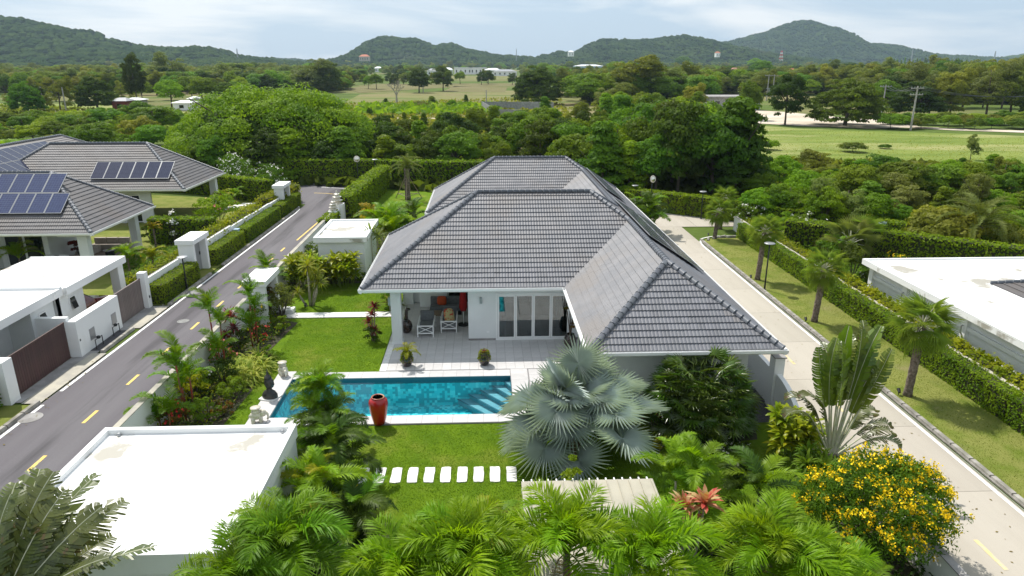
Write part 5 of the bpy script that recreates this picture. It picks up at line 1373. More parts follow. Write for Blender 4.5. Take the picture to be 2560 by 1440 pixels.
# far side beyond the concrete drive
a, b, c = at(1570, 521), at(1852, 556), at(2560, 664)
hedge('long clipped hedge at the far end of the concrete drive', (a.x, a.y + .6), (b.x, b.y + .6), 1.2, 1.75, .10, 120, lump=.05)
hedge('rear clipped hedge line beneath the thicket', (b.x + .3, b.y + .5), (c.x + 8, c.y - 6), 1.2, 1.6, .11, 90, lump=.06)
p1, p2 = at(1960, 612), at(2560, 700)
hedge('dark inner hedge along the back of the neighbouring garden', (p1.x, p1.y), (p2.x + 4, p2.y - 2.2), 1.2, 1.9, .10, 90, m=M['lf_hedge'], lump=.08)
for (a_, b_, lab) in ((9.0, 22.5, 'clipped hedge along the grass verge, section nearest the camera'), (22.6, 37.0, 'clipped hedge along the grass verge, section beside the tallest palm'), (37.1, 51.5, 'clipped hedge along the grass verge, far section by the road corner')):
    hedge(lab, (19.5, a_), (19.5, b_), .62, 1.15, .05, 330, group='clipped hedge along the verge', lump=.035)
hedge('loose yellow-green shrub row between the low wall and the long flat building', (20.35, 9), (20.35, 37), .75, 1.2, .085, 260, m=M['lf_hedge_y'], lump=.2)
hedge('loose yellow-green shrub row behind the low wall, far part', (20.4, 37), (20.4, 52.5), .8, 1.15, .085, 200, m=M['lf_hedge_y'], lump=.18)
hedge('yellow-green shrubs behind the white boundary wall, near part', (SX(-19.6, 38), 37.9), (SX(-19.6, 50), 44.3), .8, 1.35, .08, 200, m=M['lf_hedge_y'], lump=.18)
hedge('yellow-green shrubs behind the white boundary wall, middle part', (SX(-19.6, 48), 46), (SX(-19.5, 58), 58), .9, 1.5, .09, 170, m=M['lf_hedge_y'], lump=.25)
hedge('yellow-green shrubs behind the farthest stretch of boundary wall', (-19.2, 60.5), (-18.4, 68), 1.0, 1.55, .09, 150, m=M['lf_hedge_y'], lump=.25)
hedge('dark hedge crossing the neighbour garden behind the yellow palm', (-24.6, 51.6), (-19.9, 51.2), 1.0, 1.9, .09, 140, m=M['lf_hedge'], lump=.08)
hedge('dark hedge at the back of the neighbour lawn', (-42, 77.5), (-29.5, 72.8), 1.2, 2.3, .12, 90, m=M['lf_hedge'], lump=.08)
hedge('small hedge beside the carport pillar', (-20.6, 38.6), (-19.6, 41.0), .8, 1.2, .08, 180, m=M['lf_shrub'], lump=.12)

# ================================================================== silver palm
sp_ = thing('silver_fan_palm', 'huge silver-blue fan palm between pool and stepping stones', 'palm', (2.98, 20.75, 0))
mb = MB(); pts = [(0, 0, -.05), (0.02, 0, .5), (.03, .02, 1.1)]; mb.tube(pts, [.34, .30, .26], 12); mb.build('trunk', M['palmbark'], sp_, smooth=True)
rs = random.Random(5)
NSV = 35
for k in range(NSV):
    q = (k + .5) / NSV; az = k * 2.39996 + rs.uniform(-.2, .2); e = -.10 + 1.5 * q
    s = rs.uniform(.9, 1.22) * (1.08 if q < .7 else 1.0)
    o = inst('frond', FAN['silver'][(k * 3 + k // 5) % 5], sp_, (.05 * math.cos(az), .05 * math.sin(az), .95 + .35 * q), (0, 0, 0), s)
    o.rotation_euler = (Matrix.Rotation(az, 3, 'Z') @ Matrix.Rotation(-e, 3, 'Y') @ Matrix.Rotation(rs.uniform(-.55, .55), 3, 'X')).to_euler()

# lady palm mass
lp = thing('lady_palm_clump', 'dense dark green lady palm mound below the villa eave', 'palm', (7.55, 22.2, 0))
cn_ = MB()
rs = random.Random(8)
for k in range(330):
    a = rs.uniform(0, 2 * PI); zz = rs.uniform(0.12, 1.0); rr = math.sqrt(max(0, 1 - (zz * .93) ** 2)) * rs.uniform(.9, 1.04)
    x, y, z = math.cos(a) * rr * 1.85, math.sin(a) * rr * 1.25, .25 + zz * 2.35
    if y > .7 and z < 1.5: continue
    if k % 5 == 0: cn_.tube([(x * .6, y * .6, 0), (x * .8, y * .8, z * .6), (x * .85, y * .85, z)], .015, 4)
    o = inst('frond', FAN['lady'][k % 3], lp, (x * .82, y * .82, z), (0, 0, 0), rs.uniform(.85, 1.2))
    az = math.atan2(y * 1.5, x) + rs.uniform(-.6, .6); el = rs.uniform(-.2, .5) + .9 * max(0, zz - .35)
    o.rotation_euler = (Matrix.Rotation(az, 3, 'Z') @ Matrix.Rotation(-el, 3, 'Y') @ Matrix.Rotation(rs.uniform(-.5, .5), 3, 'X')).to_euler()
cn_.build('cane', M['stalk'], lp)
rsn = np.random.RandomState(3)
P = rsn.normal(0, 1, (2600, 3)); P /= np.linalg.norm(P, axis=1, keepdims=True); P[:, 2] = np.abs(P[:, 2]); P2 = P * np.array([1.5, 1.0, 2.2]) * rsn.uniform(.75, 1, (2600, 1)) + np.array([0, 0, .1])
V, F = quads_from(P2, P, np.full(2600, .14), .25, .6, rsn); np_mesh('inner_foliage', V, F, M['lf_palm_d'], lp)
def flowering(label, x, y, h, w, m_leaf, m_fl, n=1800, nf=250, leaf=.05, fl=.035, name='flowering_shrub', z=0.0, cat='shrub', seed=1, stems=True, lump=.33):
    rs_ = np.random.RandomState(seed); t = thing(name, label, cat, (x, y, z), 0)
    P, N_, S = crown_pts(rs_, sh_round(w / 2 * .8, h * .5, -.5), max(8, n // 45), 45, min(w, h) * lump * .5, leaf, .7)
    P[:, 2] += h * .52; k = P[:, 2] > .02
    V, F = quads_from(P[k], N_[k], S[k], .5, .5, rs_); np_mesh('foliage', V, F, m_leaf, t)
    if m_fl is not None:
        d = rs_.normal(0, 1, (nf, 3)); d[:, 2] = np.abs(d[:, 2]) - .35; d /= np.linalg.norm(d, axis=1, keepdims=True)
        idx = rs_.randint(0, len(P), nf); Pf = P[idx] + (P[idx] - np.array([0, 0, h * .4])) * .06; dd = (P[idx] - np.array([0, 0, h * .4])); dd /= np.linalg.norm(dd, axis=1, keepdims=True) + 1e-6
        V, F = quads_from(np.repeat(Pf, 3, 0) + rs_.normal(0, fl * .6, (nf * 3, 3)), np.repeat(dd, 3, 0), np.full(nf * 3, fl), .8, .5, rs_); np_mesh('flowers', V, F, m_fl, t)
    if stems:
        sb = MB()
        for i in range(7):
            a = i * .9; sb.tube([(0, 0, 0), (math.cos(a) * w * .12, math.sin(a) * w * .12, h * .35), (math.cos(a) * w * .26, math.sin(a) * w * .26, h * .7)], [.03, .02, .01], 5)
        sb.build('stem', M['bark'], t)
    return t
flowering('white-dotted low ground cover at the foot of the lady palms', 7.9, 21.6, .45, 3.2, M['lf_palm_d'], M['fl_white'], 2600, 260, .05, .02, seed=2, name='ground_cover_shrub', stems=False)
flowering('red-flowered shrub tucked between silver palm and lady palms', 6.0, 22.3, 1.3, 1.0, M['lf_palm_d'], M['fl_red'], 900, 120, .06, .03, seed=3)
flowering('small yellow-leaved shrub under the lady palm edge', 5.9, 21.0, .6, .8, M['lf_yellow'], None, 500, 0, .06, seed=4)

# big yellow-flowered bush: trunk-less mound with blossom clusters
yb_ = thing('yellow_flowering_bush', 'large bush covered in yellow blossom beside the concrete drive', 'shrub', (10.35, 15.45, 0))
rs_ = np.random.RandomState(12)
P, N_, S = crown_pts(rs_, sh_round(1.95, 1.5, -.55, .5), 230, 95, .42, .062, .8)
P[:, 2] += 1.45; P[:, 0] *= 1.0; P[:, 1] *= .8; k = P[:, 2] > .05
V, F = quads_from(P[k], N_[k], S[k], .36, .5, rs_); np_mesh('foliage', V, F, M['lf_shrub'], yb_)
cl = []
Cc = P[k]; nr = np.linalg.norm((Cc - np.array([0, 0, 1.3])) / np.array([2.0, 1.6, 1.55]), axis=1)
out = Cc[(nr > .86) & ((Cc[:, 2] > 1.5) | (rs_.uniform(0, 1, len(Cc)) < .35))]
idx = rs_.choice(len(out), 330, replace=False); ctr = out[idx] * 1.02
PF = np.repeat(ctr, 16, 0) + rs_.normal(0, .055, (330 * 16, 3)); dirs = PF - np.repeat(ctr, 16, 0) + np.array([0, -.02, .05])
V, F = quads_from(PF, dirs, rs_.uniform(.022, .042, len(PF)), .85, .6, rs_); np_mesh('flowers', V, F, M['fl_yellow'], yb_)
sb = MB()
for i in range(12):
    a = i * .55; sb.tube([(0, 0, 0), (math.cos(a) * .5, math.sin(a) * .4, .8), (math.cos(a) * 1.2, math.sin(a) * .9, 1.8)], [.05, .03, .012], 6)
sb.build('stem', M['bark'], yb_)

# traveller's palm: two-ranked fan of paddle leaves
def paddle_leaf(L=1.9, W=.5, pet=1.9, n=18, seed=0, torn=.5, m=None, droop=.5, pm=None, curl=.25):
    rs = random.Random(seed); mb = MB(); pts = []
    z = x = 0; S = 8
    tot = pet + L
    mb.tube([(0, 0, 0), (pet * .5, 0, 0), (pet, 0, 0)], [.045, .035, .028], 5, mi=1)
    cen = [Vector((pet, 0, 0))]; an = 0
    for i in range(n):
        an -= droop / n * (i / n) * 2; cen.append(cen[-1] + Vector((math.cos(an), 0, math.sin(an))) * L / n)
    mb.tube([tuple(c) for c in cen[::3]] + [tuple(cen[-1])], .014, 4, mi=1)
    for sg in (-1, 1):
        i = 0
        while i < n:
            g = 1 if rs.random() < torn else rs.choice([2, 3])
            j = min(n, i + g)
            t0, t1 = i / n, j / n; tw = rs.uniform(-.5, .15) * torn; sag = rs.uniform(.0, .5) * torn
            def wdt(t): return W * (math.sin(PI * min(1, t * .9 + .08)) ** .5)
            a, b = cen[i], cen[j]
            gap = .12 * (b - a).length * (torn > .2)
            o = []
            for (c, t, gg) in ((a, t0, gap), (b, t1, -gap)):
                w_ = wdt(t) * rs.uniform(.88, 1.05)
                dirf = Vector((.35, sg, -sag + curl)).normalized() if True else 0
                mid = c + Vector((.2 * w_ + gg * .5, sg * w_ * .55, curl * w_ * .55 - sag * w_ * .2 + tw * w_ * .3))
                end = c + Vector((.45 * w_ + gg, sg * w_, curl * w_ * .7 - sag * w_ + tw * w_ * .8))
                o.append((tuple(c), tuple(mid), tuple(end)))
            mb.add([o[0][0], o[1][0], o[1][1], o[0][1]], [(0, 1, 2, 3)]); mb.add([o[0][1], o[1][1], o[1][2], o[0][2]], [(0, 1, 2, 3)])
            i = j
    me = mb.mesh('leaf'); me.materials.append(m or M['lf_rav']); me.materials.append(pm or M['petiole']); me.polygons.foreach_set('material_index', mb.mi); return me
PL = [paddle_leaf(2.3, .30, 2.0, 26, s, .8, M['lf_rav'], .25 + .3 * s, curl=.7) for s in range(4)]
PLB = paddle_leaf(2.5, .34, 2.1, 20, 9, .05, M['lf_rav_b'], .25)
PLD = [paddle_leaf(1.7, .34, 1.5, 24, s + 60, .95, M['lf_tatter'], 2.2, curl=-.2) for s in range(2)]
PLC = [paddle_leaf(2.5, .44, .35, 36, s + 50, .82, M['lf_tatter'], .5, curl=.2) for s in range(3)]
PLT = [paddle_leaf(2.1, .42, 1.6, 26, s + 20, .85, M['lf_tatter'], .35) for s in range(3)]
tv = thing('travellers_palm', "tall traveller's palm fan of paddle leaves beside the drive", 'palm', (11.35, 19.9, 0))
MB().tube([(0, 0, -.05), (0, 0, .5)], [.24, .2], 12).build('trunk', M['palmbark'], tv, smooth=True)
angs = [-.21, -.16, -.12, -.08, -.05, -.015, .02, .05, .09, .12, .16, .20, .25, .31]
for i, a in enumerate(angs):
    me = PLB if i == 5 else PL[i % 4]; sB = .86 if i == 5 else 1
    o = inst('leaf', me, tv, (a * .25, 0.02 * (i % 3), .35), (0, 0, 0), (1.08 if abs(a) < .2 else .92) * rnd.uniform(.85, 1.06) * sB)
    d = Matrix.Rotation(a, 3, 'Y') @ Matrix.Rotation(-PI / 2, 3, 'Y')
    o.rotation_euler = (Matrix.Rotation(R(-8), 3, 'Z') @ Matrix.Rotation(rnd.uniform(-.12, .12), 3, 'X') @ d @ Matrix.Rotation(R(90) + rnd.uniform(-1.1, 1.1), 3, 'X')).to_euler()
for i, (az, el) in enumerate(((2.9, 1.2), (3.3, 1.05), (.1, 1.2), (-.25, 1.0), (.4, .9), (3.1, 1.35), (-.6, .8), (.0, .7))):
    o = inst('leaf', PLD[i % 2], tv, (0, 0, .3), (0, 0, 0), .95 if math.cos(az) < 0 else .78)
    o.rotation_euler = (Matrix.Rotation(az, 3, 'Z') @ Matrix.Rotation(-el, 3, 'Y')).to_euler()
# tattered leaves at the near corner
hp = at(-20, 1570, 2.4)
tc_ = thing('tattered_banana_plant', 'tattered brown-edged paddle-leaf plant at the white outbuilding corner', 'plant', (hp.x, hp.y, 0))
MB().tube([(0, 0, -.05), (0, 0, 2.5)], [.2, .14], 10).build('trunk', M['palmbark'], tc_, smooth=True)
for i, (az, el, s) in enumerate(((1.75, .95, 1.0), (1.5, .85, 1.12), (1.32, .98, 1.08), (1.12, .80, 1.15), (.98, .98, .98), (.82, .62, 1.1), (.6, .8, 1.0), (.42, .45, 1.12), (.25, .62, .9), (2.1, .7, 1.0), (1.4, .5, .95), (.9, .35, .9), (1.65, 1.2, .9), (.1, .25, 1.0), (2.6, .8, .9))):
    o = inst('leaf', PLC[i % 3], tc_, (0, 0, 2.4), (0, 0, 0), s * .98)
    o.rotation_euler = (Matrix.Rotation(az, 3, 'Z') @ Matrix.Rotation(-el, 3, 'Y') @ Matrix.Rotation(rnd.uniform(-.5, .5), 3, 'X')).to_euler()

# ================================================================== palms in front
gfp = 'feathery palms in the near planting bed'
near = [  # label, px, py of the crown heart, height of the heart, set, count, scale
    ('feathery green palm right of the white flat roof, in front', 720, 1335, 3.1, 'adon_d', 13, 1.0),
    ('palm at the near wall of the white outbuilding, lowest in view', 575, 1425, 3.0, 'adon_d', 12, .95),
    ('bright feathery palm in the bottom middle of the bed', 1010, 1400, 2.9, 'adon', 13, .95),
    ('bright feathery palm below the stepping stones', 1150, 1345, 3.1, 'adon', 13, 1.0),
    ('bright green palm in front of the cream canopy, nearer', 1420, 1320, 3.2, 'adon', 14, 1.0),
    ('bright green palm at the right end of the cream canopy', 1625, 1360, 3.1, 'adon', 13, .98),
    ('feathery palm between the red bromeliads and the yellow bush', 1930, 1345, 3.1, 'adon', 13, 1.0),
    ('feathery palm at the foot of the yellow-flowered bush', 2050, 1400, 2.8, 'adon', 12, .9),
]
for i, (lab, px, py, hz, st, n_, s_) in enumerate(near):
    py += 62; p = at(px, py, hz); feather_palm(lab, p.x, p.y, hz, FR[st], n_ + 8, st, 'feather_palm', .07, gfp, (rnd.uniform(-.1, .1), 0), (-.15, 1.4), s_ * .95, i * 7 + 1)
# clumps of areca
def areca_clump(label, x, y, r, hs, sets, nf, sc, seed, m_=M['paletrunk'], spread=.35, group=None, el=(.25, 1.35)):
    rs = random.Random(seed); t = thing('areca_clump', label, 'palm', (x, y, 0), 0, group)
    for j, h in enumerate(hs):
        a = j * 2.4 + rs.uniform(-.4, .4); rr = r * math.sqrt((j + .3) / len(hs)); bx, by = math.cos(a) * rr, math.sin(a) * rr
        tx, ty = bx * (1 + spread), by * (1 + spread)
        MB().tube([(bx, by, -.03), ((bx + tx) / 2, (by + ty) / 2, h * .5), (tx, ty, h)], [.04, .036, .03], 6).build('stem', m_, t, smooth=True)
        for k in range(nf):
            q = (k + .5) / nf; az = a + k * 2.39996 + rs.uniform(-.3, .3); e = el[0] + (el[1] - el[0]) * q
            inst('frond', sets[(j + k) % len(sets)], t, (tx, ty, h), (rs.uniform(-.3, .3), -(e - .8), az), sc * rs.uniform(.8, 1.05))
    return t
areca_clump('tall dark green palm clump standing in front of the pool edge', -5.2, 20.5, .5, (1.7, 1.4, 1.1, .8, .5), FR['areca_d'] + FR['areca'], 10, .74, 3)
areca_clump('dense dark palm clump between pool edge and stepping stones', -4.95, 19.1, .55, (1.5, 1.2, .9, .6), FR['areca_d'] + FR['areca'][:1], 10, .85, 23)
areca_clump('bright palm crowns reaching over the left end of the pool', -5.45, 20.9, .35, (2.6, 2.35, 2.05), FR['adon_d'] + FR['areca_b'][:1], 12, .60, 4)
areca_clump('yellow-green palm clump beside the white outbuilding roof', -4.9, 16.9, .6, (1.6, 1.3, 1.0, .7), FR['areca_b'] + FR['areca_y'][:1], 8, .82, 5)
areca_clump('low drooping palm clump at the lawn edge below the stepping stones', -3.9, 16.4, .5, (.9, .6, .4), FR['areca_d'] + FR['areca'][:1], 8, .85, 6)
areca_clump('yellowish palm clump left of the cream canopy', -.1, 15.0, .5, (1.3, 1.0, .8, .6), FR['areca_y'] + FR['areca'][:1], 8, .78, 7)
areca_clump('tall green palm clump behind the red bromeliads', 5.5, 16.3, .6, (2.1, 1.8, 1.4, 1.0, .7), FR['areca_b'] + FR['areca'], 8, .85, 8)
areca_clump('green palm clump between canopy and yellow bush', 7.0, 15.9, .6, (1.7, 1.4, 1.0), FR['areca_d'] + FR['areca'], 8, .85, 9)
areca_clump('green palm filling the gap at the outbuilding corner', -5.2, 14.0, .5, (2.0, 1.6, 1.2), FR['areca'] + FR['areca_y'][:1], 8, .8, 10)
areca_clump('low green palm between the two middle bright palms', -1.4, 13.2, .5, (.9, .6), FR['areca_d'], 8, .8, 11)
areca_clump('low palm behind the bright palm in front of the canopy', 4.6, 12.2, .5, (1.1, .8), FR['areca_d'] + FR['areca_y'][:1], 8, .8, 12)
areca_clump('dark low palm at the very front of the near bed', -2.4, 12.2, .5, (1.6, 1.1), FR['areca_d'], 8, .8, 13)
areca_clump('dark low palm in front of the yellow bush', 8.0, 12.6, .5, (1.3, .9), FR['areca'], 8, .8, 14)
# rosettes
RO = {}
RO['brom'] = rosette_mesh('leaf_rosette', 26, .55, .13, (.1, 1.4), .7, 1, M['lf_brom'])
RO['cord_r'] = rosette_mesh('leaf_rosette', 34, .5, .075, (-.2, 1.45), .7, 2, M['lf_red'])
RO['drac_y'] = rosette_mesh('leaf_rosette', 60, .62, .05, (-.9, 1.45), .5, 3, M['lf_yellow'])
RO['var'] = rosette_mesh('leaf_rosette', 80, .95, .05, (.35, 1.45), 1.9, 4, M['lf_var'], seg=5, base_r=.25)
RO['ginger'] = rosette_mesh('leaf_rosette', 16, .62, .15, (.1, 1.2), .8, 5, M['lf_ginger'])
RO['grass'] = rosette_mesh('leaf_rosette', 60, .6, .03, (.3, 1.5), 1.6, 6, M['lf_reed'], seg=4, base_r=.15)
RO['agave'] = rosette_mesh('leaf_rosette', 30, .8, .10, (-.1, 1.3), .6, 7, M['lf_grey'])
RO['green'] = rosette_mesh('leaf_rosette', 30, .6, .10, (0, 1.4), .9, 8, M['lf_shrub'])
def stemmed(label, x, y, tops, key, name, cat='plant', stem_m=None, r=.03, z=0.0, extra=None):
    t = thing(name, label, cat, (x, y, z))
    for (dx_, dy_, h, s) in tops:
        if h > .15: MB().tube([(dx_ * .3, dy_ * .3, 0), (dx_ * .7, dy_ * .7, h * .5), (dx_, dy_, h)], [r * 1.3, r, r * .8], 7).build('stem', stem_m or M['paletrunk'], t, smooth=True)
        inst('leaf_rosette', RO[key], t, (dx_, dy_, h), (rnd.uniform(-.2, .2), rnd.uniform(-.2, .2), rnd.uniform(0, 6)), s)
    return t
p = at(1735, 1265, 2.3); stemmed('pair of red and cream bromeliad-like rosettes amid green palms', p.x, p.y, [(-.28, 0, 2.25, .9), (.28, .05, 2.3, 1.0), (-.1, -.2, 1.9, .7)], 'brom', 'red_rosette_plant', r=.03)
p = at(775, 765); stemmed('three-headed yellow dracaena on bare pale stems on the lawn', p.x, p.y, [(.05, .05, 2.25, 1.15), (.55, .1, 1.35, 1.15), (-.55, -.1, .85, .75), (.4, .3, 1.75, .9)], 'drac_y', 'dracaena_tree', r=.06)
for lab, px, py, h, s in (('yellow-striped dracaena head against the villa roof, upper', 967, 640, 1.9, .95), ('yellow-striped dracaena head beside the white garden building', 925, 660, 1.5, .9), ('pinkish yellow dracaena head under the left eave', 955, 690, 1.2, 1.0), ('lowest yellow dracaena head by the left eave', 935, 712, .7, .9)):
    p = at(px, py); stemmed(lab, min(p.x, -6.3), p.y, [(0, 0, h, s)], 'drac_y', 'dracaena', group if False else 'plant', r=.03)
p = at(612, 935); t = thing('variegated_grass', 'big clump of pale striped grass at the garden bed edge', 'ornamental grass', (p.x, p.y, 0))
for k in range(13):
    a = k * 2.4; rr = .32 * math.sqrt(k); inst('leaf_rosette', RO['var'], t, (rr * math.cos(a) * .75, rr * math.sin(a) * 1.25, 0), (0, 0, k), rnd.uniform(.8, 1.1))
# red-stemmed wax palms
for i, (lab, px, py, hs) in enumerate((('red-stemmed palm pair nearest the pool corner', 478, 1040, (1.6, 1.1, 2.3)), ('red-stemmed palm leaning over the white garden wall', 560, 935, (2.3, 2.9, 1.2)), ('red-stemmed palm cluster in the middle of the bed', 640, 865, (1.9, 2.4, 1.1)), ('red-stemmed palm beside the white gateway', 642, 775, (1.7, 2.2)), ('low red-stemmed palm by the outbuilding roof', 390, 1085, (.8, .4)))):
    p = at(px, py); areca_clump(lab, max(p.x, -11.6), p.y, .4, hs, FR['wax'] + FR['wax'][:1] + FR['areca'][:1], 9, .8, i + 30, M['redstem'], .3, 'red-stemmed palms in the garden bed')
# bed shrubs
bed = [('rust-leaved shrub in the bed nearest the white outbuilding', 425, 1065, 1.0, 1.3, 'lf_rust', 'fl_red', 60), ('bright green shrub beside the low garden wall', 395, 1010, 1.3, 1.3, 'lf_hedge_y', None, 0), ('dark green low shrub at the lawn corner', 520, 1050, .9, 1.7, 'lf_shrub', None, 0),
       ('dark leafy shrub below the red-stemmed palm', 505, 985, 1.0, 1.3, 'lf_shrub', 'fl_white', 12), ('pink-flowered oleander shrub against the wall', 505, 925, 1.5, 1.2, 'lf_shrub', 'fl_pink', 90), ('dark shrub at the foot of the middle palms', 590, 880, 1.1, 1.5, 'lf_palm_d', None, 0),
       ('leafy green shrub with small red flowers by the lawn', 655, 850, .8, 1.5, 'lf_palm_d', 'fl_red', 40), ('green shrub with yellow flowers behind the wax palms', 590, 815, 1.2, 1.4, 'lf_shrub', 'fl_yellow', 20), ('feathery grey-green conifer shrub in front of the gateway', 708, 800, 1.9, 1.5, 'lf_grey', None, 0),
       ('dark reddish slim shrub in front of the white gateway', 678, 790, 2.0, .7, 'lf_rust', None, 0), ('green shrub right of the gateway wall', 735, 720, 1.5, 1.4, 'lf_shrub', None, 0), ('bright yellow-green shrub on the garden wall', 755, 690, 1.5, 1.5, 'lf_yellow', 'fl_white', 20),
       ('dark low shrubs at the lawn edge by the ginger plants', 850, 700, .8, 2.4, 'lf_palm_d', 'fl_red', 60), ('dark shrub below the villa eave corner', 915, 715, .8, 1.4, 'lf_palm_d', None, 0), ('dense dark green shrub at the lawn edge by the striped grass', 585, 1000, .9, 1.5, 'lf_shrub', None, 0), ('low leafy shrub at the lawn edge below the middle palms', 668, 905, .7, 1.3, 'lf_bright', None, 0), ('dark leafy shrub filling the bed beside the near wall', 440, 985, 1.1, 1.4, 'lf_bright', None, 0), ('reddish low shrub behind the ivory elephant corner', 560, 1040, .6, 1.2, 'lf_rust', None, 0), ('dark shrub between the wax palms and the wall', 560, 965, 1.2, 1.4, 'lf_palm_d', None, 0), ('green shrub at the lawn edge near the path end', 700, 830, .8, 1.2, 'lf_shrub', None, 0),
       ('leafy shrub at the far end of the garden wall', 775, 655, 1.3, 1.5, 'lf_shrub', None, 0)]
for i, (lab, px, py, h, w_, ml, mf, nf) in enumerate(bed):
    p = at(px, py); flowering(lab, max(p.x, -11.55), p.y, h, w_, M[ml], M[mf] if mf else None, int(700 * max(1, w_ * h)), nf, .055, .045, seed=40 + i, name='garden_shrub')
p = at(528, 880); stemmed('red cordyline rosettes over the white garden wall', max(p.x, -11.7), p.y, [(0, 0, 1.75, 1.1), (.25, -.3, 1.3, .9), (-.1, -.5, 1.0, .8)], 'cord_r', 'cordyline')
p = at(952, 850); stemmed('dark red cordyline clump beside the terrace column', p.x - .35, p.y, [(0, 0, 1.3, .8), (.1, .3, 1.6, .8), (-.15, -.2, 1.0, .8), (.15, -.35, .6, .7), (-.1, .15, .5, .8)], 'cord_r', 'cordyline')
flowering('dark leafy shrub at the foot of the terrace column', p.x - .3, p.y - .1, .8, 1.1, M['lf_palm_d'], None, 700, 0, .05, seed=77)
# ginger (two tall clumps and one by the side wall)
def ginger(label, x, y, r, h, n_, seed, key='ginger'):
    rs = random.Random(seed); t = thing('ginger_clump', label, 'plant', (x, y, 0))
    sb = MB()
    for k in range(n_):
        a = k * 2.4; rr = r * math.sqrt((k + .5) / n_); hh = h * rs.uniform(.6, 1.0); bx, by = math.cos(a) * rr, math.sin(a) * rr
        sb.tube([(bx * .6, by * .6, 0), (bx, by, hh * .75)], .018, 5)
        for q in (.45, .72): inst('leaf_rosette', RO[key], t, (bx * (.7 + .3 * q), by * (.7 + .3 * q), hh * q), (rs.uniform(-.3, .3), rs.uniform(-.3, .3), rs.uniform(0, 6)), rs.uniform(.85, 1.15))
    sb.build('cane', M['stalk'], t); return t
ginger('tall yellow-green ginger clump in front of the white garden building', -10.5, 40.1, 1.25, 2.6, 24, 1)
ginger('second ginger clump, nearer the villa eave', -8.5, 40.4, 1.0, 2.4, 18, 2)
ginger('glossy yellow-green ginger clump at the curved wall end', 10.35, 20.6, .75, 2.0, 13, 3)
ginger('low ginger growth at the foot of the traveller palm', 10.3, 18.7, .6, 1.3, 8, 4, 'green')
flowering('dark leafy shrub under the traveller palm', 11.0, 18.6, 1.1, 1.3, M['lf_palm_d'], M['fl_red'], 900, 8, .06, .04, seed=81)
flowering('bright shrub behind the yellow-flowered bush', 11.2, 17.4, 1.6, 1.2, M['lf_bright'], None, 1000, 0, .06, seed=82)
flowering('low clipped green shrubs along the near edge of the bed', 9.6, 12.1, .9, 3.0, M['lf_shrub'], None, 2600, 0, .05, seed=83)
flowering('slender leafy sapling in front of the silver palm', 2.2, 16.1, 2.9, .9, M['lf_bright'], None, 260, 0, .07, seed=84, name='sapling')
flowering('dark mixed undergrowth beneath the near palms, outer part', -3.8, 14.6, 1.1, 4.0, M['lf_palm_d'], None, 3400, 0, .09, seed=85, name='undergrowth_shrub')
flowering('dark mixed undergrowth beneath the near palms, middle part', .2, 12.6, 1.1, 4.5, M['lf_palm_d'], None, 3400, 0, .09, seed=86, name='undergrowth_shrub')
flowering('dark undergrowth beneath the palms by the yellow bush', 6.4, 13.6, 1.2, 4.5, M['lf_palm_d'], None, 3800, 0, .09, seed=87, name='undergrowth_shrub')
flowering('red and yellow croton at the outbuilding corner', -5.1, 17.9, 1.3, .8, M['lf_rust'], M['fl_red'], 700, 40, .07, .04, seed=88)
# beds between villa and lane, farther back
def at_t(px, py, h=0): p = at(px, py); return p.x, p.y
x, y = at_t(985, 560); areca_clump('bright green palm clump beside the villa left eave', -6.9, 48.3, 1.1, (1.9, 1.6, 1.3, .9), FR['areca_b'] + FR['areca'], 9, 1.15, 51)
areca_clump('dark green palm clump against the rear roof eave', -5.6, 51.0, .8, (1.9, 1.5, 1.0), FR['areca_d'] + FR['areca'], 9, 1.0, 52)
x, y = at_t(955, 545); t = thing('croton_palm', 'golden yellow drooping shrub between hedge and villa', 'shrub', (-8.9, 56.3, 0))
for k in range(30): inst('frond', FR['croton'][k % 2], t, (rnd.uniform(-1.0, 1.0), rnd.uniform(-1.3, 1.3), rnd.uniform(.2, .9)), (rnd.uniform(-.3, .3), rnd.uniform(-.5, .2), k * 2.4), rnd.uniform(1.0, 1.35))
stemmed('blue-grey agave-like plant beside the white garden building', -7.3, 44.0, [(0, 0, 2.3, 1.2), (.3, .8, 2.0, 1.0)], 'agave', 'agave_plant')
p = at(1020, 499)
t = feather_palm('date palm on three wooden props in the rear lawn', p.x, p.y, 3.0, FR['date'], 34, 'date', 'date_palm', .26, None, (0, 0), (-.35, 1.35), .86, 61)
for a in (.5, 2.6, 4.7):
    MB().tube([(math.cos(a) * 1.5, math.sin(a) * 1.5, 0), (math.cos(a) * .26, math.sin(a) * .26, 2.1)], .04, 6).build('prop', M['timber'], t)
for a in (.5, 2.6, 4.7): MB().tube([(math.cos(a) * 1.15, math.sin(a) * 1.15, .5), (math.cos(a + 2.1) * 1.15, math.sin(a + 2.1) * 1.15, .5)], .03, 5).build('brace', M['timber'], t)
# ---- fan palms along the drive
gw = 'fan palms along the concrete drive'
for i, (lab, px, by, cy, sc_) in enumerate((('fan palm nearest the camera on the drive verge, thickest crown', 2268, 990, 812, .92), ('second fan palm along the verge, leaning slightly', 2035, 805, 672, .80), ('third fan palm along the verge beside the lamp post', 1893, 700, 578, .80), ('fan palm at the drive corner, front one of two', 1786, 597, 530, .78), ('fan palm at the drive corner behind the front one', 1800, 572, 498, .75))):
    p = at(px, by); h = height_at(p, cy)
    fan_palm(lab, p.x, p.y, h, FAN['wash'], 36, 'fan_palm', .15, (-1.1, 1.4), sc_, 70 + i, gw, lean=(.15 if i else 0.1, 0))
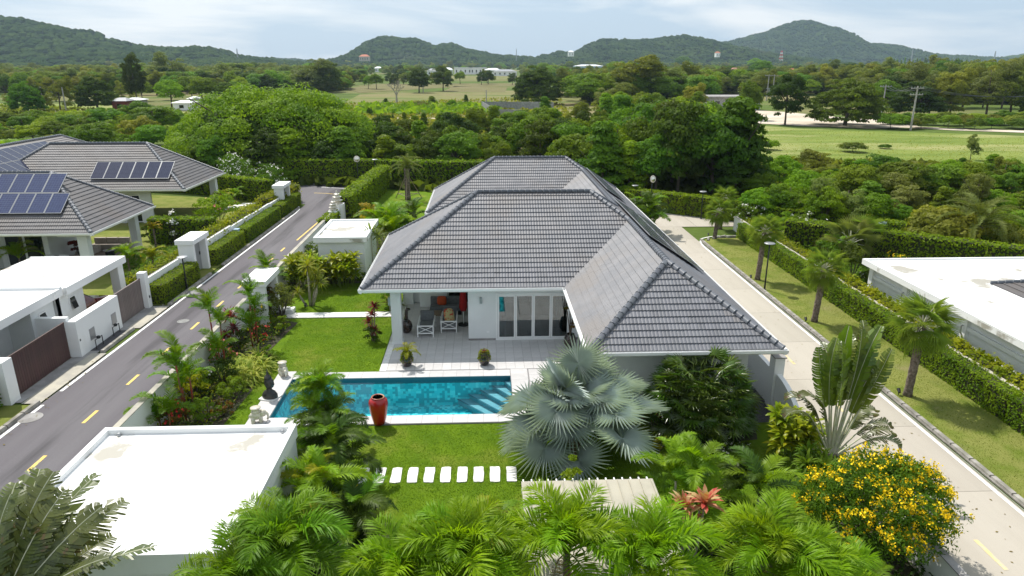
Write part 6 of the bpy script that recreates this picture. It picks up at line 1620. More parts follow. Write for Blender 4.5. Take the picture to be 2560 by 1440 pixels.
# garden beyond the verge hedge
p = at(2430, 640); feather_palm('large grey-green date palm with wide crown in the neighbouring garden', p.x, p.y, 2.1, FR['date'], 44, 'date', 'date_palm', .3, None, (0, 0), (-.25, 1.3), 1.35, 91)
p = at(1640, 600)
areca_clump('dark green arching palm clump beside the villa roof and road', 12.3, 52.5, .9, (2.0, 1.6, 1.2, .8), FR['areca_d'] + FR['areca'], 9, 1.15, 53)
for i, (lab, px, py, h, w_, ml, mf, nf) in enumerate((('pink-white flowering shrub near the road corner hedge', 1870, 565, 1.9, 3.4, 'lf_shrub', 'fl_white', 70), ('bright green shrub mass behind the verge hedge', 1950, 590, 1.9, 3.2, 'lf_bright', None, 0), ('white-flowered plumeria shrub behind the verge hedge', 2010, 610, 2.2, 3.4, 'lf_shrub', 'fl_white', 60),
        ('silvery blue conical shrub on the neighbouring lawn', 2195, 640, 2.4, 1.5, 'lf_blue', None, 0), ('round orange-tipped shrub before the dark hedge', 2258, 640, 1.5, 1.8, 'lf_rust', 'fl_red', 120), ('dark broad-leaved shrub beside the flat roof corner', 2130, 700, 2.5, 2.0, 'lf_dark', None, 0), ('low dark shrub at the corner of the long flat building', 2180, 712, 1.5, 1.5, 'lf_dark', 'fl_white', 20),
        ('olive shrub mass right of the grey-green date palm', 2520, 650, 2.4, 3.4, 'lf_olive', None, 0), ('yellowish shrub left of the grey-green date palm', 2370, 650, 1.7, 2.2, 'lf_hedge_y', None, 0), ('green shrub at the foot of the pale fan palms', 2060, 660, 1.5, 2.4, 'lf_shrub', None, 0), ('small yellow-flowered shrub below the silvery shrub', 2240, 660, .7, 2.0, 'lf_shrub', 'fl_yellow', 30), ('leafy green shrub behind the white wall line', 1900, 560, 1.5, 2.6, 'lf_bright', 'fl_white', 30))):
    p = at(px, py); flowering(lab, p.x, p.y, h, w_, M[ml], M[mf] if mf else None, int(500 * max(1, w_)), nf, .1, .07, seed=140 + i, name='garden_shrub')
p = at(2120, 650); fan_palm('pale yellowish fan palm in the neighbouring garden, wide leaves', p.x, p.y, 1.2, FAN['pale'], 14, 'fan_palm', .12, (-.1, 1.3), 1.2, 95)
p = at(2150, 640); fan_palm('golden fan palm behind the dark broad-leaved shrub', p.x, p.y, 1.5, FAN['wash'], 16, 'fan_palm', .12, (0, 1.3), 1.2, 96)
for i, (lab, px, py, sc_, nf, st) in enumerate((('arching grey-green palm behind the verge hedge', 2000, 560, 1.35, 13, 'date'), ('arching green palm left of the grey-green one', 1945, 530, 1.3, 10, 'areca_d'), ('small banana-leaved palm before the dark hedge', 2290, 610, .8, 9, 'areca_b'), ('low cycad-like palm behind the verge hedge', 2090, 650, .8, 12, 'areca'))):
    p = at(px, py); feather_palm(lab, p.x, p.y, .6, FR[st], nf, st, 'garden_palm', .12, None, (0, 0), (.2, 1.3), sc_, 101 + i)
# neighbour garden across the lane
for i, (lab, px, py, h, w_, ml, mf, nf) in enumerate((('white-flowered plumeria tree at the end of the neighbour roof', 592, 470, 3.4, 5.0, 'lf_shrub', 'fl_white', 200), ('small white-flowered plumeria beside the boundary wall', 680, 480, 2.8, 3.4, 'lf_tree', 'fl_white', 120), ('broad glossy plumeria bush behind the stepped wall', 550, 562, 2.6, 4.6, 'lf_bright', 'fl_pink', 14),
        ('white-flowered columnar shrub in the neighbour garden', 440, 612, 2.4, 1.0, 'lf_shrub', 'fl_white', 60), ('dark red-leaved shrub by the neighbour porch', 205, 650, 1.5, 1.3, 'lf_red', None, 0), ('dark round shrub by the porch column', 375, 600, 1.3, 1.2, 'lf_dark', None, 0), ('leafy sprigs behind the gateway roof', 470, 590, 1.5, 1.2, 'lf_shrub', None, 0),
        ('yellow-leaved shrub at the foot of the plumeria', 660, 490, 1.2, 1.8, 'lf_croton', None, 0))):
    p = at(px, py); flowering(lab, p.x, p.y, h, w_, M[ml], M[mf] if mf else None, int(600 * max(1, w_)), nf, .1, .08, seed=170 + i, name='garden_shrub')
p = at(392, 628); feather_palm('small yellow palm standing before the dark neighbour hedge', p.x, p.y, 1.6, FR['croton'], 12, 'croton', 'small_yellow_palm', .06, None, (0, 0), (.2, 1.3), .62, 111)
for i, (lab, px, py, h, sc_, st) in enumerate((('low arching palm in front of the neighbour porch', 325, 680, .9, .75, 'areca_b'), ('second low palm right of the first, before the porch', 385, 672, .6, .8, 'areca_y'), ('yellow-green palm at the far porch column', 560, 520, .9, .75, 'areca_y'), ('palm behind the carport roof at the house wall', 55, 680, .9, .85, 'areca_b'), ('yellow palm at the neighbour roof end', 590, 505, .5, .7, 'areca_b'))):
    p = at(px, py); feather_palm(lab, p.x, p.y, h, FR[st], 11, st, 'garden_palm', .05, None, (0, 0), (.2, 1.3), sc_, 121 + i)
for i, (lab, px, py) in enumerate((('palm crown rising behind the far neighbour roof, left', 60, 345), ('palm crown behind the solar roof ridge', 225, 345), ('palm crown between the two rear neighbour roofs', 120, 335), ('palm crown at the left edge behind the roofs', 10, 340))):
    p = at(px, py, 3.0); feather_palm(lab, p.x, 80 + i, 3.0, FR['areca_b'], 12, 'a', 'garden_palm', .1, 'palm crowns behind the neighbour roofs', (0, 0), (.2, 1.3), 1.3, 131 + i)

# ================================================================== small things
def jar(): pass
p = at(949, 1062); t = thing('red_jar', 'tall glossy red glazed jar on the pool edge', 'jar', (p.x, p.y, .06), 0, None, (1.05, 1.05, .83))
prof = [(.16, 0), (.20, .02), (.235, .2), (.30, .55), (.335, .85), (.34, 1.02), (.315, 1.16), (.25, 1.245), (.215, 1.27), (.225, 1.30), (.235, 1.315), (.215, 1.33), (.19, 1.32), (.175, 1.28), (.2, 1.1)]
MB().lathe(prof[:10], 40).build('body', M['red'], t, smooth=True)
MB().lathe(prof[9:], 40).build('rim', M['rim'], t, smooth=True)
def pot(label, x, y, h, r, plant):
    t = thing('glazed_pot', label, 'pot', (x, y, .067))
    MB().lathe([(r * .5, 0), (r * .62, .02), (r * .93, h * .3), (r, h * .5), (r * .93, h * .72), (r * .68, h * .93), (r * .66, h), (r * .6, h), (r * .55, h * .9)], 28).build('body', M['brownglaze'], t, smooth=True)
    MB().lathe([(.01, 0), (r * .58, 0)], 20, (0, 0, h * .93)).build('soil', M['soil'], t)
    return t
def potplant(label, x, y, z, key, s, h=0.0, hang=False, name='potted_plant', sets=None):
    t = thing(name, label, 'plant', (x, y, z))
    if sets:
        for k in range(9): inst('frond', sets[k % len(sets)], t, (0, 0, 0), (0, -(.2 + .12 * k - .8), k * 2.4), s)
    else: inst('leaf_rosette', RO[key], t, (0, 0, 0), (0, 0, 0), s)
    if hang:
        rs_ = np.random.RandomState(4); n = 420; a = rs_.uniform(0, 2 * PI, n); q = rs_.uniform(0, 1, n)
        P = np.stack([np.cos(a) * (.12 + .18 * q ** .5), np.sin(a) * (.12 + .18 * q ** .5), .12 - .42 * q ** 1.5], 1)
        V, F = quads_from(P, P + np.array([0, 0, .3]), np.full(n, .03), .6, .6, rs_); np_mesh('trailing_leaves', V, F, M['lf_hedge_y'], t)
    return t
a_ = at(1018, 918); pot('dark glazed egg-shaped pot with a small palm, nearer the lawn', a_.x, a_.y, .62, .28, 0)
potplant('small palm with trailing leaves growing in the pot nearer the lawn', a_.x, a_.y, .62, 'green', .42, hang=True, sets=FR['areca_y'])
b_ = at(1211, 915); pot('dark glazed egg-shaped pot with trailing yellow leaves, mid terrace', b_.x, b_.y, .62, .28, 0)
potplant('dark bromeliad with trailing yellow leaves in the mid-terrace pot', b_.x, b_.y, .64, 'cord_r', .45, hang=True)
pot('dark pot with a leafy shrub beside the sliding doors', 3.9, 30.2, .7, .3, 0)
flowering('slim reddish-green shrub growing in the pot by the sliding doors', 3.9, 30.2, 1.9, .75, M['lf_rust'], None, 700, 0, .05, seed=201, z=.6, name='potted_shrub')
# Buddha head on slab
p = at(673, 998); t = thing('statue', 'black stone bust with pointed top on the pool edge', 'statue', (p.x + .05, p.y, .06), R(0))
MB().box(-.34, -.3, 0, .34, .3, .045).build('base_slab', M['stone'], t, bevel=.005)
bust = MB()
bust.lathe([(.30, 0), (.33, .03), (.32, .12), (.24, .24), (.14, .31), (.115, .36), (.12, .42)], 24, (0, 0, .045), sq=.75)
bo = bust.build('shoulders', M['statue'], t, smooth=True)
hd = MB(); n_, m_ = 22, 18; vs = []; fs = []
for i in range(m_ + 1):
    a = PI * i / m_
    for k in range(n_):
        b = 2 * PI * k / n_; x = math.sin(a) * math.cos(b); y = math.sin(a) * math.sin(b); z = math.cos(a)
        rr = 1.0
        fx = max(0, x); 
        px_ = .20 * x * (1.0 + .08 * fx); py_ = .165 * y; pz_ = .24 * z
        if x > .75 and abs(y) < .22 and -.25 < z < .15: px_ += .035 * (1 - abs(y) / .22)     # nose
        if x > .6 and abs(abs(y) - .38) < .2 and .0 < z < .22: px_ -= .012                     # eye hollows
        if x > .7 and abs(y) < .35 and -.48 < z < -.34: px_ += .014                            # lips
        if x > .6 and z < -.6: px_ += .02
        vs.append((px_, py_, pz_))
for i in range(m_):
    for k in range(n_):
        a0 = i * n_ + k; a1 = i * n_ + (k + 1) % n_; fs.append((a1, a0, a0 + n_, a1 + n_))
hd.add(vs, fs); ho = hd.build('head', M['statue'], t, smooth=True, loc=(.02, 0, .66))
MB().lathe([(.15, 0), (.135, .06), (.09, .13), (.05, .17), (.035, .26), (.018, .36), (.004, .44)], 18, (-.01, 0, .84)).build('topknot', M['statue'], t, smooth=True)
for s in (-1, 1): MB().ball((0, s * .165, .60), .05, 8, 6, sc=(.6, .45, 2.0)).build('ear', M['statue'], t, smooth=True)
t.rotation_euler = (0, 0, R(-20))
def elephant(label, x, y, rz):
    t = thing('elephant_stool', label, 'statue', (x, y, .06), rz)
    b = MB(); b.ball((0, 0, .27), .2, 16, 10, sc=(1.25, .85, .85)); b.ball((.24, 0, .32), .13, 14, 9, sc=(1, .9, 1.1))
    b.build('body', M['ivory'], t, smooth=True)
    for sx in (-.13, .14):
        for sy in (-.1, .1): MB().tube([(sx, sy, 0), (sx, sy, .04), (sx, sy, .24)], [.075, .07, .08], 10).build('leg', M['ivory'], t, smooth=True)
    MB().tube([(.33, 0, .34), (.40, 0, .24), (.41, 0, .12), (.37, 0, .04)], [.06, .045, .035, .028], 9).build('trunk', M['ivory'], t, smooth=True)
    for s in (-1, 1): MB().ball((.2, s * .12, .33), .09, 10, 7, sc=(.75, .25, 1.1)).build('ear', M['ivory'], t, smooth=True)
    MB().tube([(-.24, 0, .3), (-.28, 0, .16)], [.018, .012], 6).build('tail', M['ivory'], t)
    MB().lathe([(.15, .40), (.17, .44), (.13, .47), (.12, .52), (.17, .55), (.19, .56), (.19, .59), (.01, .60)], 20).build('seat', M['ivory'], t, smooth=True)
    return t
p = at(709, 940); elephant('ivory ceramic elephant stool at the far pool corner', p.x, p.y, R(-60))
p = at(643, 1058); elephant('ivory ceramic elephant stool at the near pool corner', p.x, p.y, R(20))
# lounge chairs with crossed ends
def lounge(label, x, y):
    t = thing('lounge_chair', label, 'chair', (x, y, .07))
    W, L_, H = .8, 1.5, .44
    f = MB()
    for sx in (0, W - .05):
        f.box(sx, 0, 0, sx + .05, .05, .6); f.box(sx, L_ - .05, 0, sx + .05, L_, .6); f.box(sx, .05, .55, sx + .05, L_ - .05, .6)
    f.box(.05, 0, .55, W - .05, .05, .6).box(.05, 0, .18, W - .05, .05, .23).box(.05, L_ - .05, .18, W - .05, L_, .23).box(0.002, .05, .18, .048, L_ - .05, .23).box(W - .048, .05, .18, W - .002, L_ - .05, .23)
    f.build('frame', M['frame'], t)
    x_ = MB().bar((.05, .02, .23), (W - .05, .02, .55), .02, .03).bar((.05, .035, .55), (W - .05, .035, .23), .02, .03); x_.build('cross_brace', M['frame'], t)
    MB().box(.06, .07, .25, W - .06, L_ - .1, .42).build('cushion', M['fabric'], t, bevel=.03)
    b = MB().box(.06, 0, 0, W - .06, .14, .5).build('back_cushion', M['fabric'], t, bevel=.03); b.location = (0, L_ - .25, .42); b.rotation_euler = (R(-12), 0, 0)
    return t
lounge('white-framed lounge chair with grey cushion, nearer the column', -3.35, 31.75)
c2 = lounge('white-framed lounge chair with patterned cloth, nearer the wall', -2.25, 32.35)
def cushion(label, x, y, z, m, rot=(0, 0, 0), s=(.42, .14, .42)):
    mb = MB(); mb.ball((0, 0, 0), 1, 14, 10); 
    mb.v = [(math.copysign(abs(a) ** .6, a) * s[0] / 2, b * s[1] / 2, math.copysign(abs(c) ** .6, c) * s[2] / 2) for a, b, c in mb.v]
    o = mb.build('cushion', m, smooth=True, loc=(x, y, z)); o.rotation_euler = rot; tag(o, label, 'cushion'); return o
o = cushion('striped yellow and red cloth cushion draped on the lounge chair', -1.85, 33.0, .72, M['patterned'], (R(-25), 0, R(25)), (.55, .16, .75))
# slatted table and rear sofa
t = thing('slatted_table', 'low grey slatted table between the lounge chairs and sofa', 'table', (-3.1, 33.6, .07))
me = MB().box(0, 0, .42, .075, .8, .45).mesh('slat'); me.materials.append(M['timber'])
for k in range(9): inst('slat', me, t, (k * .09, 0, 0))
for sx in (0.02, .74):
    for sy in (.03, .73): MB().box(sx, sy, 0, sx + .05, sy + .05, .42).build('leg', M['frame'], t)
t = thing('outdoor_sofa', 'dark grey sofa at the back of the covered terrace', 'sofa', (-3.0, 34.9, .07))
MB().box(0, 0, 0, 1.7, .8, .2).build('base', M['metal_dark'], t); MB().box(.04, .02, .2, 1.66, .6, .42).build('seat', M['fabric'], t, bevel=.03); MB().box(.04, .6, .2, 1.66, .8, .8).build('backrest', M['fabric'], t, bevel=.03)
cushion('bright orange square cushion on the dark sofa', -2.35, 35.35, .72, M['orange'], (R(-12), 0, 0), (.5, .16, .5))
t = thing('parasol', 'closed red parasol standing at the terrace room wall', 'parasol', (-1.15, 33.4, .07))
MB().lathe([(.28, 0), (.28, .05), (.05, .08)], 20).build('base', M['metal_dark'], t); MB().tube([(0, 0, .05), (0, 0, 2.5)], .02, 8).build('pole', M['frame'], t)
pr = [(.1, .75), (.17, .95), (.14, 1.5), (.08, 2.1), (.02, 2.5)]
mb = MB(); mb.lathe(pr, 16); mb.v = [(a * (1 + .25 * math.cos(8 * math.atan2(b, a))), b * (1 + .25 * math.cos(8 * math.atan2(b, a))), c) for a, b, c in mb.v]; mb.build('canopy', M['redcloth'], t, smooth=True)
t = thing('llama_vase', 'black glazed vase shaped like a long-necked animal inside the column', 'vase', (-3.95, 32.5, .07))
MB().lathe([(.18, 0), (.27, .12), (.32, .32), (.27, .52), (.13, .66), (.09, .72)], 22).build('body', M['black'], t, smooth=True)
MB().tube([(.0, 0, .6), (.02, 0, .85), (.04, 0, 1.12), (.07, 0, 1.2)], [.13, .085, .08, .07], 10).build('neck', M['black'], t, smooth=True)
MB().ball((.12, 0, 1.2), .09, 10, 7, sc=(1.5, .8, .8)).build('head', M['black'], t, smooth=True)
for s in (-.05, .05): MB().tube([(.06, s, 1.24), (.05, s, 1.34)], [.025, .006], 6).build('ear', M['black'], t)
t = thing('terrace_cabinet', 'white barbecue cabinet at the back of the covered terrace', 'cabinet', (-3.6, 36.2, .07))
MB().box(0, 0, 0, 1.5, .7, .9).build('body', M['frame'], t, bevel=.01); MB().box(.3, .1, .9, 1.0, .6, 1.15).build('grill_hood', M['metal_dark'], t, bevel=.03)
for k in range(2): MB().box(.1 + k * .7, -.012, .1, .7 + k * .7, 0, .8).build('door', M['white'], t)
stemmed('grey spiky plant growing just outside the covered terrace', -5.2, 35.9, [(0, 0, .4, 1.1), (.2, 0.5, .3, .9)], 'agave', 'agave_plant')
flowering('small dark shrub outside the covered terrace', -5.3, 36.8, 1.0, 1.4, M['lf_shrub'], None, 800, 0, .06, seed=210)
# water trough beyond the silver palm
t = thing('fountain_basin', 'blue tiled water basin with a black spout beneath the villa wing', 'fountain', (4.9, 25.3, 0))
MB().box(0, 0, 0, .12, 2.2, .3).box(1.5, 0, 0, 1.62, 2.2, .3).box(.12, 0, 0, 1.5, .12, .3).box(.12, 2.08, 0, 1.5, 2.2, .3).box(.12, .12, 0, 1.5, 2.08, .05).build('basin', M['mosaic'], t)
MB().add([(.12, .12, .24), (1.5, .12, .24), (1.5, 2.08, .24), (.12, 2.08, .24)], [(0, 1, 2, 3)]).build('water', M['water'], t)
MB().lathe([(.2, 0), (.04, .05), (.04, .6), (.16, .62), (.17, .66), (.02, .68), (.015, .95)], 14, (.8, 1.5, .1)).build('spout', M['black'], t, smooth=True)
MB().box(-.02, 2.2, 0, 1.7, 2.5, 1.15).build('back_panel', M['mosaic'], t)
# lamps
def lamp(label, px, py, h, zt=0.0, m=None):
    p = at(px, py, zt); t = thing('lamp_post', label, 'street lamp', (p.x, p.y, 0), 0, 'garden lamp posts')
    MB().tube([(0, 0, 0), (0, 0, h)], [.05, .035], 10).build('post', M['metal_dark'], t, smooth=True)
    MB().lathe([(.10, 0), (.10, .04), (.05, .08)], 12).build('base', M['metal_dark'], t)
    MB().lathe([(.05, h), (.1, h + .03), (.30, h + .06), (.31, h + .09), (.28, h + .11), (.01, h + .12)], 22).build('lamp_head', M['metal_grey'], t, smooth=True)
    return t
lamp('dark lamp post with a flat round head beside the third fan palm', 1911, 725, 2.75)
lamp('lamp post rising out of the nearest lane hedge', 456, 646, 1.95, 1.95)
lamp('small lamp post before the far drive hedge, right one', 1752, 548, 2.3)
lamp('small lamp post before the far drive hedge, left one', 1585, 520, 2.0)
lamp('white lamp post at the corner of the tall lane hedges', 941, 472, 3.0)
lamp('thin lamp post in shade behind the plumeria trees', 652, 448, 2.6)
def mirror(label, px, py, h):
    p = at(px, py); t = thing('traffic_mirror', label, 'traffic mirror', (p.x, p.y, 0), R(190 if px < 1200 else 205))
    MB().tube([(0, 0, 0), (0, 0, h)], .04, 10).build('post', M['metal_dark'], t, smooth=True)
    f = MB(); f.lathe([(.29, 0), (.32, .03), (.29, .06)], 26); o = f.build('mirror_frame', M['ivory'], t); o.location = (0, .06, h); o.rotation_euler = (R(-80), 0, 0)
    g_ = MB(); g_.lathe([(.27, 0), (.2, .045), (.1, .07), (.005, .08)], 26); o = g_.build('mirror_glass', M['mirror_face'], t, smooth=True); o.location = (0, .1, h + .01); o.rotation_euler = (R(-80), 0, 0)
mirror('round red-backed traffic mirror above the hedge at the lane bend', 897, 474, 3.2)
mirror('round traffic mirror above the hedge at the end of the drive', 1626, 528, 2.9)
# carved white caps on the lane pillar
pl = thing('carved_pillar', 'white lane pillar carrying a tiered carved lantern', 'pillar', (-11.9, 56.4, 0))
MB().box(-.5, -.5, 0, .5, .5, 1.9).build('pillar', M['white'], pl, bevel=.01)
MB().box(-.45, -1.6, 0, .25, -.5, 1.6).build('pillar', M['white'], pl)
def pagoda(label, x, y, z, s):
    t = thing('stone_lantern', label, 'stone lantern', (x, y, z), R(20), None, s)
    mb = MB(); mb.lathe([(.34, 0), (.36, .05), (.24, .09), (.22, .16), (.36, .24), (.2, .31), (.18, .38), (.3, .46), (.14, .53), (.13, .58), (.2, .64), (.08, .7), (.06, .8), (.01, .9)], 8); mb.build('lantern_body', M['ivory'], t)
    return t
pagoda('tiered white stone lantern on the taller lane pillar', -11.9, 56.4, 1.9, 1.25)
pagoda('tiered white stone lantern on the lower lane pillar', -12.0, 55.3, 1.6, 1.05)
# spotlights on the verge
for i, (lab, px, py) in enumerate((('small black garden spotlight by the nearest fan palm', 2245, 990), ('small black garden spotlight by the second fan palm', 2013, 808), ('small black garden spotlight by the third fan palm', 1876, 700), ('small black garden spotlight by the corner palm', 1770, 593), ('small black garden spotlight at the dracaena', 763, 772))):
    p = at(px, py); t = thing('spotlight', lab, 'spotlight', (p.x, p.y, .03))
    MB().tube([(0, 0, 0), (0, 0, .15)], .015, 6).build('spike', M['metal_dark'], t); MB().tube([(0, -.05, .15), (.03, .1, .24)], [.05, .07], 10).build('lamp_head', M['metal_dark'], t)
# planter box and neighbour porch furniture
p = at(722, 782); t = thing('planter_box', 'small pale concrete box at the end of the garden path', 'box', (p.x, p.y, 0)); MB().box(-.3, -.3, 0, .3, .3, .25).build('box_body', M['white'], t, bevel=.01); MB().box(-.15, -.15, .25, .1, .1, .33).build('lid', M['stone'], t)
t = thing('corner_sofa', 'pale corner sofa on the shaded neighbour porch', 'sofa', (-27.9, 47.2, .08))
MB().box(0, 1.8, 0, 2.6, 2.6, .42).box(0, 0, 0, .8, 1.8, .42).build('seat', M['fabric_l'], t, bevel=.03)
for k in range(3): MB().box(.1 + k * .83, 2.35, .42, .88 + k * .83, 2.6, .82).build('backrest', M['fabric_l'], t, bevel=.03)
t = thing('coffee_table', 'dark round coffee table before the pale corner sofa', 'table', (-25.9, 47.8, .08)); MB().lathe([(.3, 0), (.3, .3), (.42, .33), (.42, .37)], 18).build('table_top', M['metal_dark'], t)
for k, y in enumerate((44.2, 44.9)):
    t = thing('sun_lounger', ['pale sun lounger on the neighbour terrace, nearer one', 'pale sun lounger on the neighbour terrace, farther one'][k], 'lounger', (-28.6 + k * .9, 43.4, .1), 0)
    MB().box(0, 0, .25, .6, 1.2, .33).build('seat', M['frame'], t); b = MB().box(0, 0, 0, .6, .7, .07).build('backrest', M['frame'], t); b.location = (0, 1.2, .28); b.rotation_euler = (R(38), 0, 0)
    for sx in (.04, .52):
        for sy in (.05, 1.1): MB().box(sx, sy, 0, sx + .04, sy + .04, .25).build('leg', M['frame'], t)
for i, (x, y) in enumerate(((-22.6, 60.2), (-22.0, 61.0), (-21.4, 61.8), (-20.9, 62.7), (-20.4, 63.6))):
    o = MB().box(-.6, -.35, -.006, .6, .35, .02).build('stepping_stone', M['stone'], loc=(x - 2, y + 3, 0)); tag(o, 'flat pale paving slab on the neighbour lawn near the porch column', 'stepping stone', 'slabs across the neighbour lawn')

# fine grass over the mown lawns
def lawn_blades(name, N, boxes, hmax, m, seed, avoid=()):
    r_ = np.random.RandomState(seed); P = []
    A = np.array([(b[2] - b[0]) * (b[3] - b[1]) for b in boxes]); A = A / A.sum()
    for b, q in zip(boxes, A):
        n = int(N * q); p = np.stack([r_.uniform(b[0], b[2], n), r_.uniform(b[1], b[3], n), np.zeros(n)], 1); P.append(p)
    P = np.concatenate(P); z = r_.uniform(.3, 1, len(P)) * hmax; P[:, 2] = z * .3 + boxes[0][4]
    Nn = np.stack([r_.normal(0, 1, len(P)), r_.normal(0, 1, len(P)), np.full(len(P), .6)], 1)
    V, F = quads_from(P, Nn, z, .45, .3, r_); V[:, 2] = np.maximum(V[:, 2], boxes[0][4] + .001)
    return stuff(np_mesh(name, V, F, m))
lawn_blades('lawn_grass', 110000, [(-9.6, 28.0, -4.75, 34.8, 0), (-10.0, 35.7, -5.0, 40.5, 0), (-4.4, 17.8, 6.0, 23.2, 0), (-9.8, 23.3, -9.0, 28, 0), (6, 17, 10, 21.3, 0)], .03, M['lf_lawn'], 5)
lawn_blades('verge_grass', 30000, [(16.4, 14, 19.1, 50, .03)], .03, M['lf_verge'], 6)

def cover(label_name, poly, N, h, leaf, m, seed):
    r_ = np.random.RandomState(seed); xs = [p[0] for p in poly]; ys = [p[1] for p in poly]; P = []
    while len(P) < N:
        x = r_.uniform(min(xs), max(xs)); y = r_.uniform(min(ys), max(ys)); c = False; j = len(poly) - 1
        for i in range(len(poly)):
            if (poly[i][1] > y) != (poly[j][1] > y) and x < (poly[j][0] - poly[i][0]) * (y - poly[i][1]) / (poly[j][1] - poly[i][1]) + poly[i][0]: c = not c
            j = i
        if c:
            q = noise.noise(Vector((x * 1.3, y * 1.3, seed))) * .5 + .5
            P.append((x, y, r_.uniform(.02, 1) * h * (.3 + q)))
    P = np.array(P); Nn = np.stack([r_.normal(0, .6, N), r_.normal(0, .6, N), np.ones(N)], 1)
    V, F = quads_from(P, Nn, r_.uniform(.6, 1.3, N) * leaf, .5, .4, r_); return stuff(np_mesh(label_name, V, F, m))
bedp = [(-12.0, 12.6), (-11.2, 12.6), (-11.2, 18.7), (-10.0, 23), (-9.8, 26.5), (-10.3, 30.6), (-9.9, 34.0), (-10.9, 34.5), (-11.1, 38.5), (-11.0, 40.6), (-7.4, 40.8), (-6.8, 46), (-7.7, 57), (-12.0, 57)]
cover('bed_ground_cover', bedp, 9000, .45, .07, M['lf_shrub'], 3)
cover('bed_ground_cover', bedp, 4000, .6, .07, M['lf_hedge_y'], 4)
cover('bed_ground_cover', [(-5.3, 12.0), (-5.3, 17.4), (-4.5, 18.7), (-4.3, 17.2), (1.0, 15.6), (11.4, 15.8), (11.4, 11)], 9000, .5, .08, M['lf_palm_d'], 5)
cover('bed_ground_cover', [(10.1, 16), (11.1, 20.8), (11.0, 22.8), (12.2, 22.8), (12.3, 15.2), (10.1, 15.2)], 1800, .5, .08, M['lf_shrub'], 6)
cover('garden_ground_cover', [(20.9, 37), (30, 37), (24, 48), (21, 52)], 5000, .5, .12, M['lf_shrub'], 7)
cover('garden_ground_cover', [(-27, 44), (-19.9, 44.5), (-19.6, 50), (-24, 50)], 3000, .4, .1, M['lf_shrub'], 8)

hedge('dark hedge along the neighbour lawn beside the lane bend', (-29.3, 72.6), (-20.6, 67.2), 1.1, 2.1, .12, 90, lump=.08)
rl = np.random.RandomState(31); n = 900
sel = rl.randint(0, 4, n); X_ = np.choose(sel, [rl.normal(-12.8, .15, n), rl.normal(-17.3, .2, n), rl.normal(11.5, .15, n), rl.uniform(12, 15.6, n)]); Y_ = rl.uniform(12, 60, n)
V, F = quads_from(np.stack([X_, Y_, np.full(n, .035)], 1), np.tile([0, 0, 1.0], (n, 1)), rl.uniform(.02, .06, n), .5, .15, rl); stuff(np_mesh('leaf_litter', V, F, M['lf_dry']))
# ================================================================== fields
def fpoly(name, pts, z, m):
    return struct(sheet(name, [tuple(at(x, y))[:2] for x, y in pts], z, m))
fpoly('meadow', [(1600, 470), (1600, 380), (1780, 318), (1850, 310), (2000, 322), (2300, 331), (2900, 352), (2900, 470), (2400, 500), (2000, 470)], 0.02, M['meadow'])
fpoly('sandy_ground', [(1770, 279), (1860, 274), (1960, 280), (2130, 296), (2260, 302), (2300, 318), (2180, 322), (2000, 315), (1900, 309), (1800, 302)], 0.04, M['sand'])
fpoly('dirt_track', [(2230, 318), (2380, 326), (2700, 337), (2700, 332), (2380, 321), (2240, 314)], 0.05, M['sand'])
fpoly('grass_field', [(820, 330), (850, 262), (900, 236), (1200, 226), (1460, 228), (1640, 262), (1560, 340), (1100, 345)], 0.02, M['field'])
fpoly('tilled_field', [(860, 340), (900, 303), (1100, 300), (1330, 305), (1400, 345), (1300, 400), (900, 400)], 0.04, M['tilled'])
fpoly('dirt_track', [(700, 302), (1000, 297), (1250, 301), (1420, 306), (1420, 303), (1250, 298), (1000, 294), (700, 299)], 0.06, M['sand'])
fpoly('pale_plot', [(1135, 216), (1270, 217), (1262, 231), (1105, 229)], 0.05, M['tilled'])
fpoly('dirt_patch', [(1290, 327), (1320, 328), (1312, 338), (1285, 335)], 0.07, M['sand'])
fpoly('left_meadow', [(-300, 255), (300, 262), (520, 286), (400, 320), (0, 315), (-300, 320)], 0.02, M['meadow'])
fpoly('dirt_track', [(-200, 268), (250, 277), (420, 279), (420, 282), (250, 281), (-200, 272)], 0.05, M['sand'])
fpoly('far_field', [(860, 222), (940, 210), (1300, 208), (1330, 214), (1150, 217), (900, 232)], 0.05, M['tilled'])
fpoly('far_field', [(60, 214), (500, 212), (480, 222), (80, 224)], 0.05, M['tilled'])
fpoly('far_field', [(1090, 190), (1320, 190), (1330, 200), (1080, 200)], 0.05, M['field'])

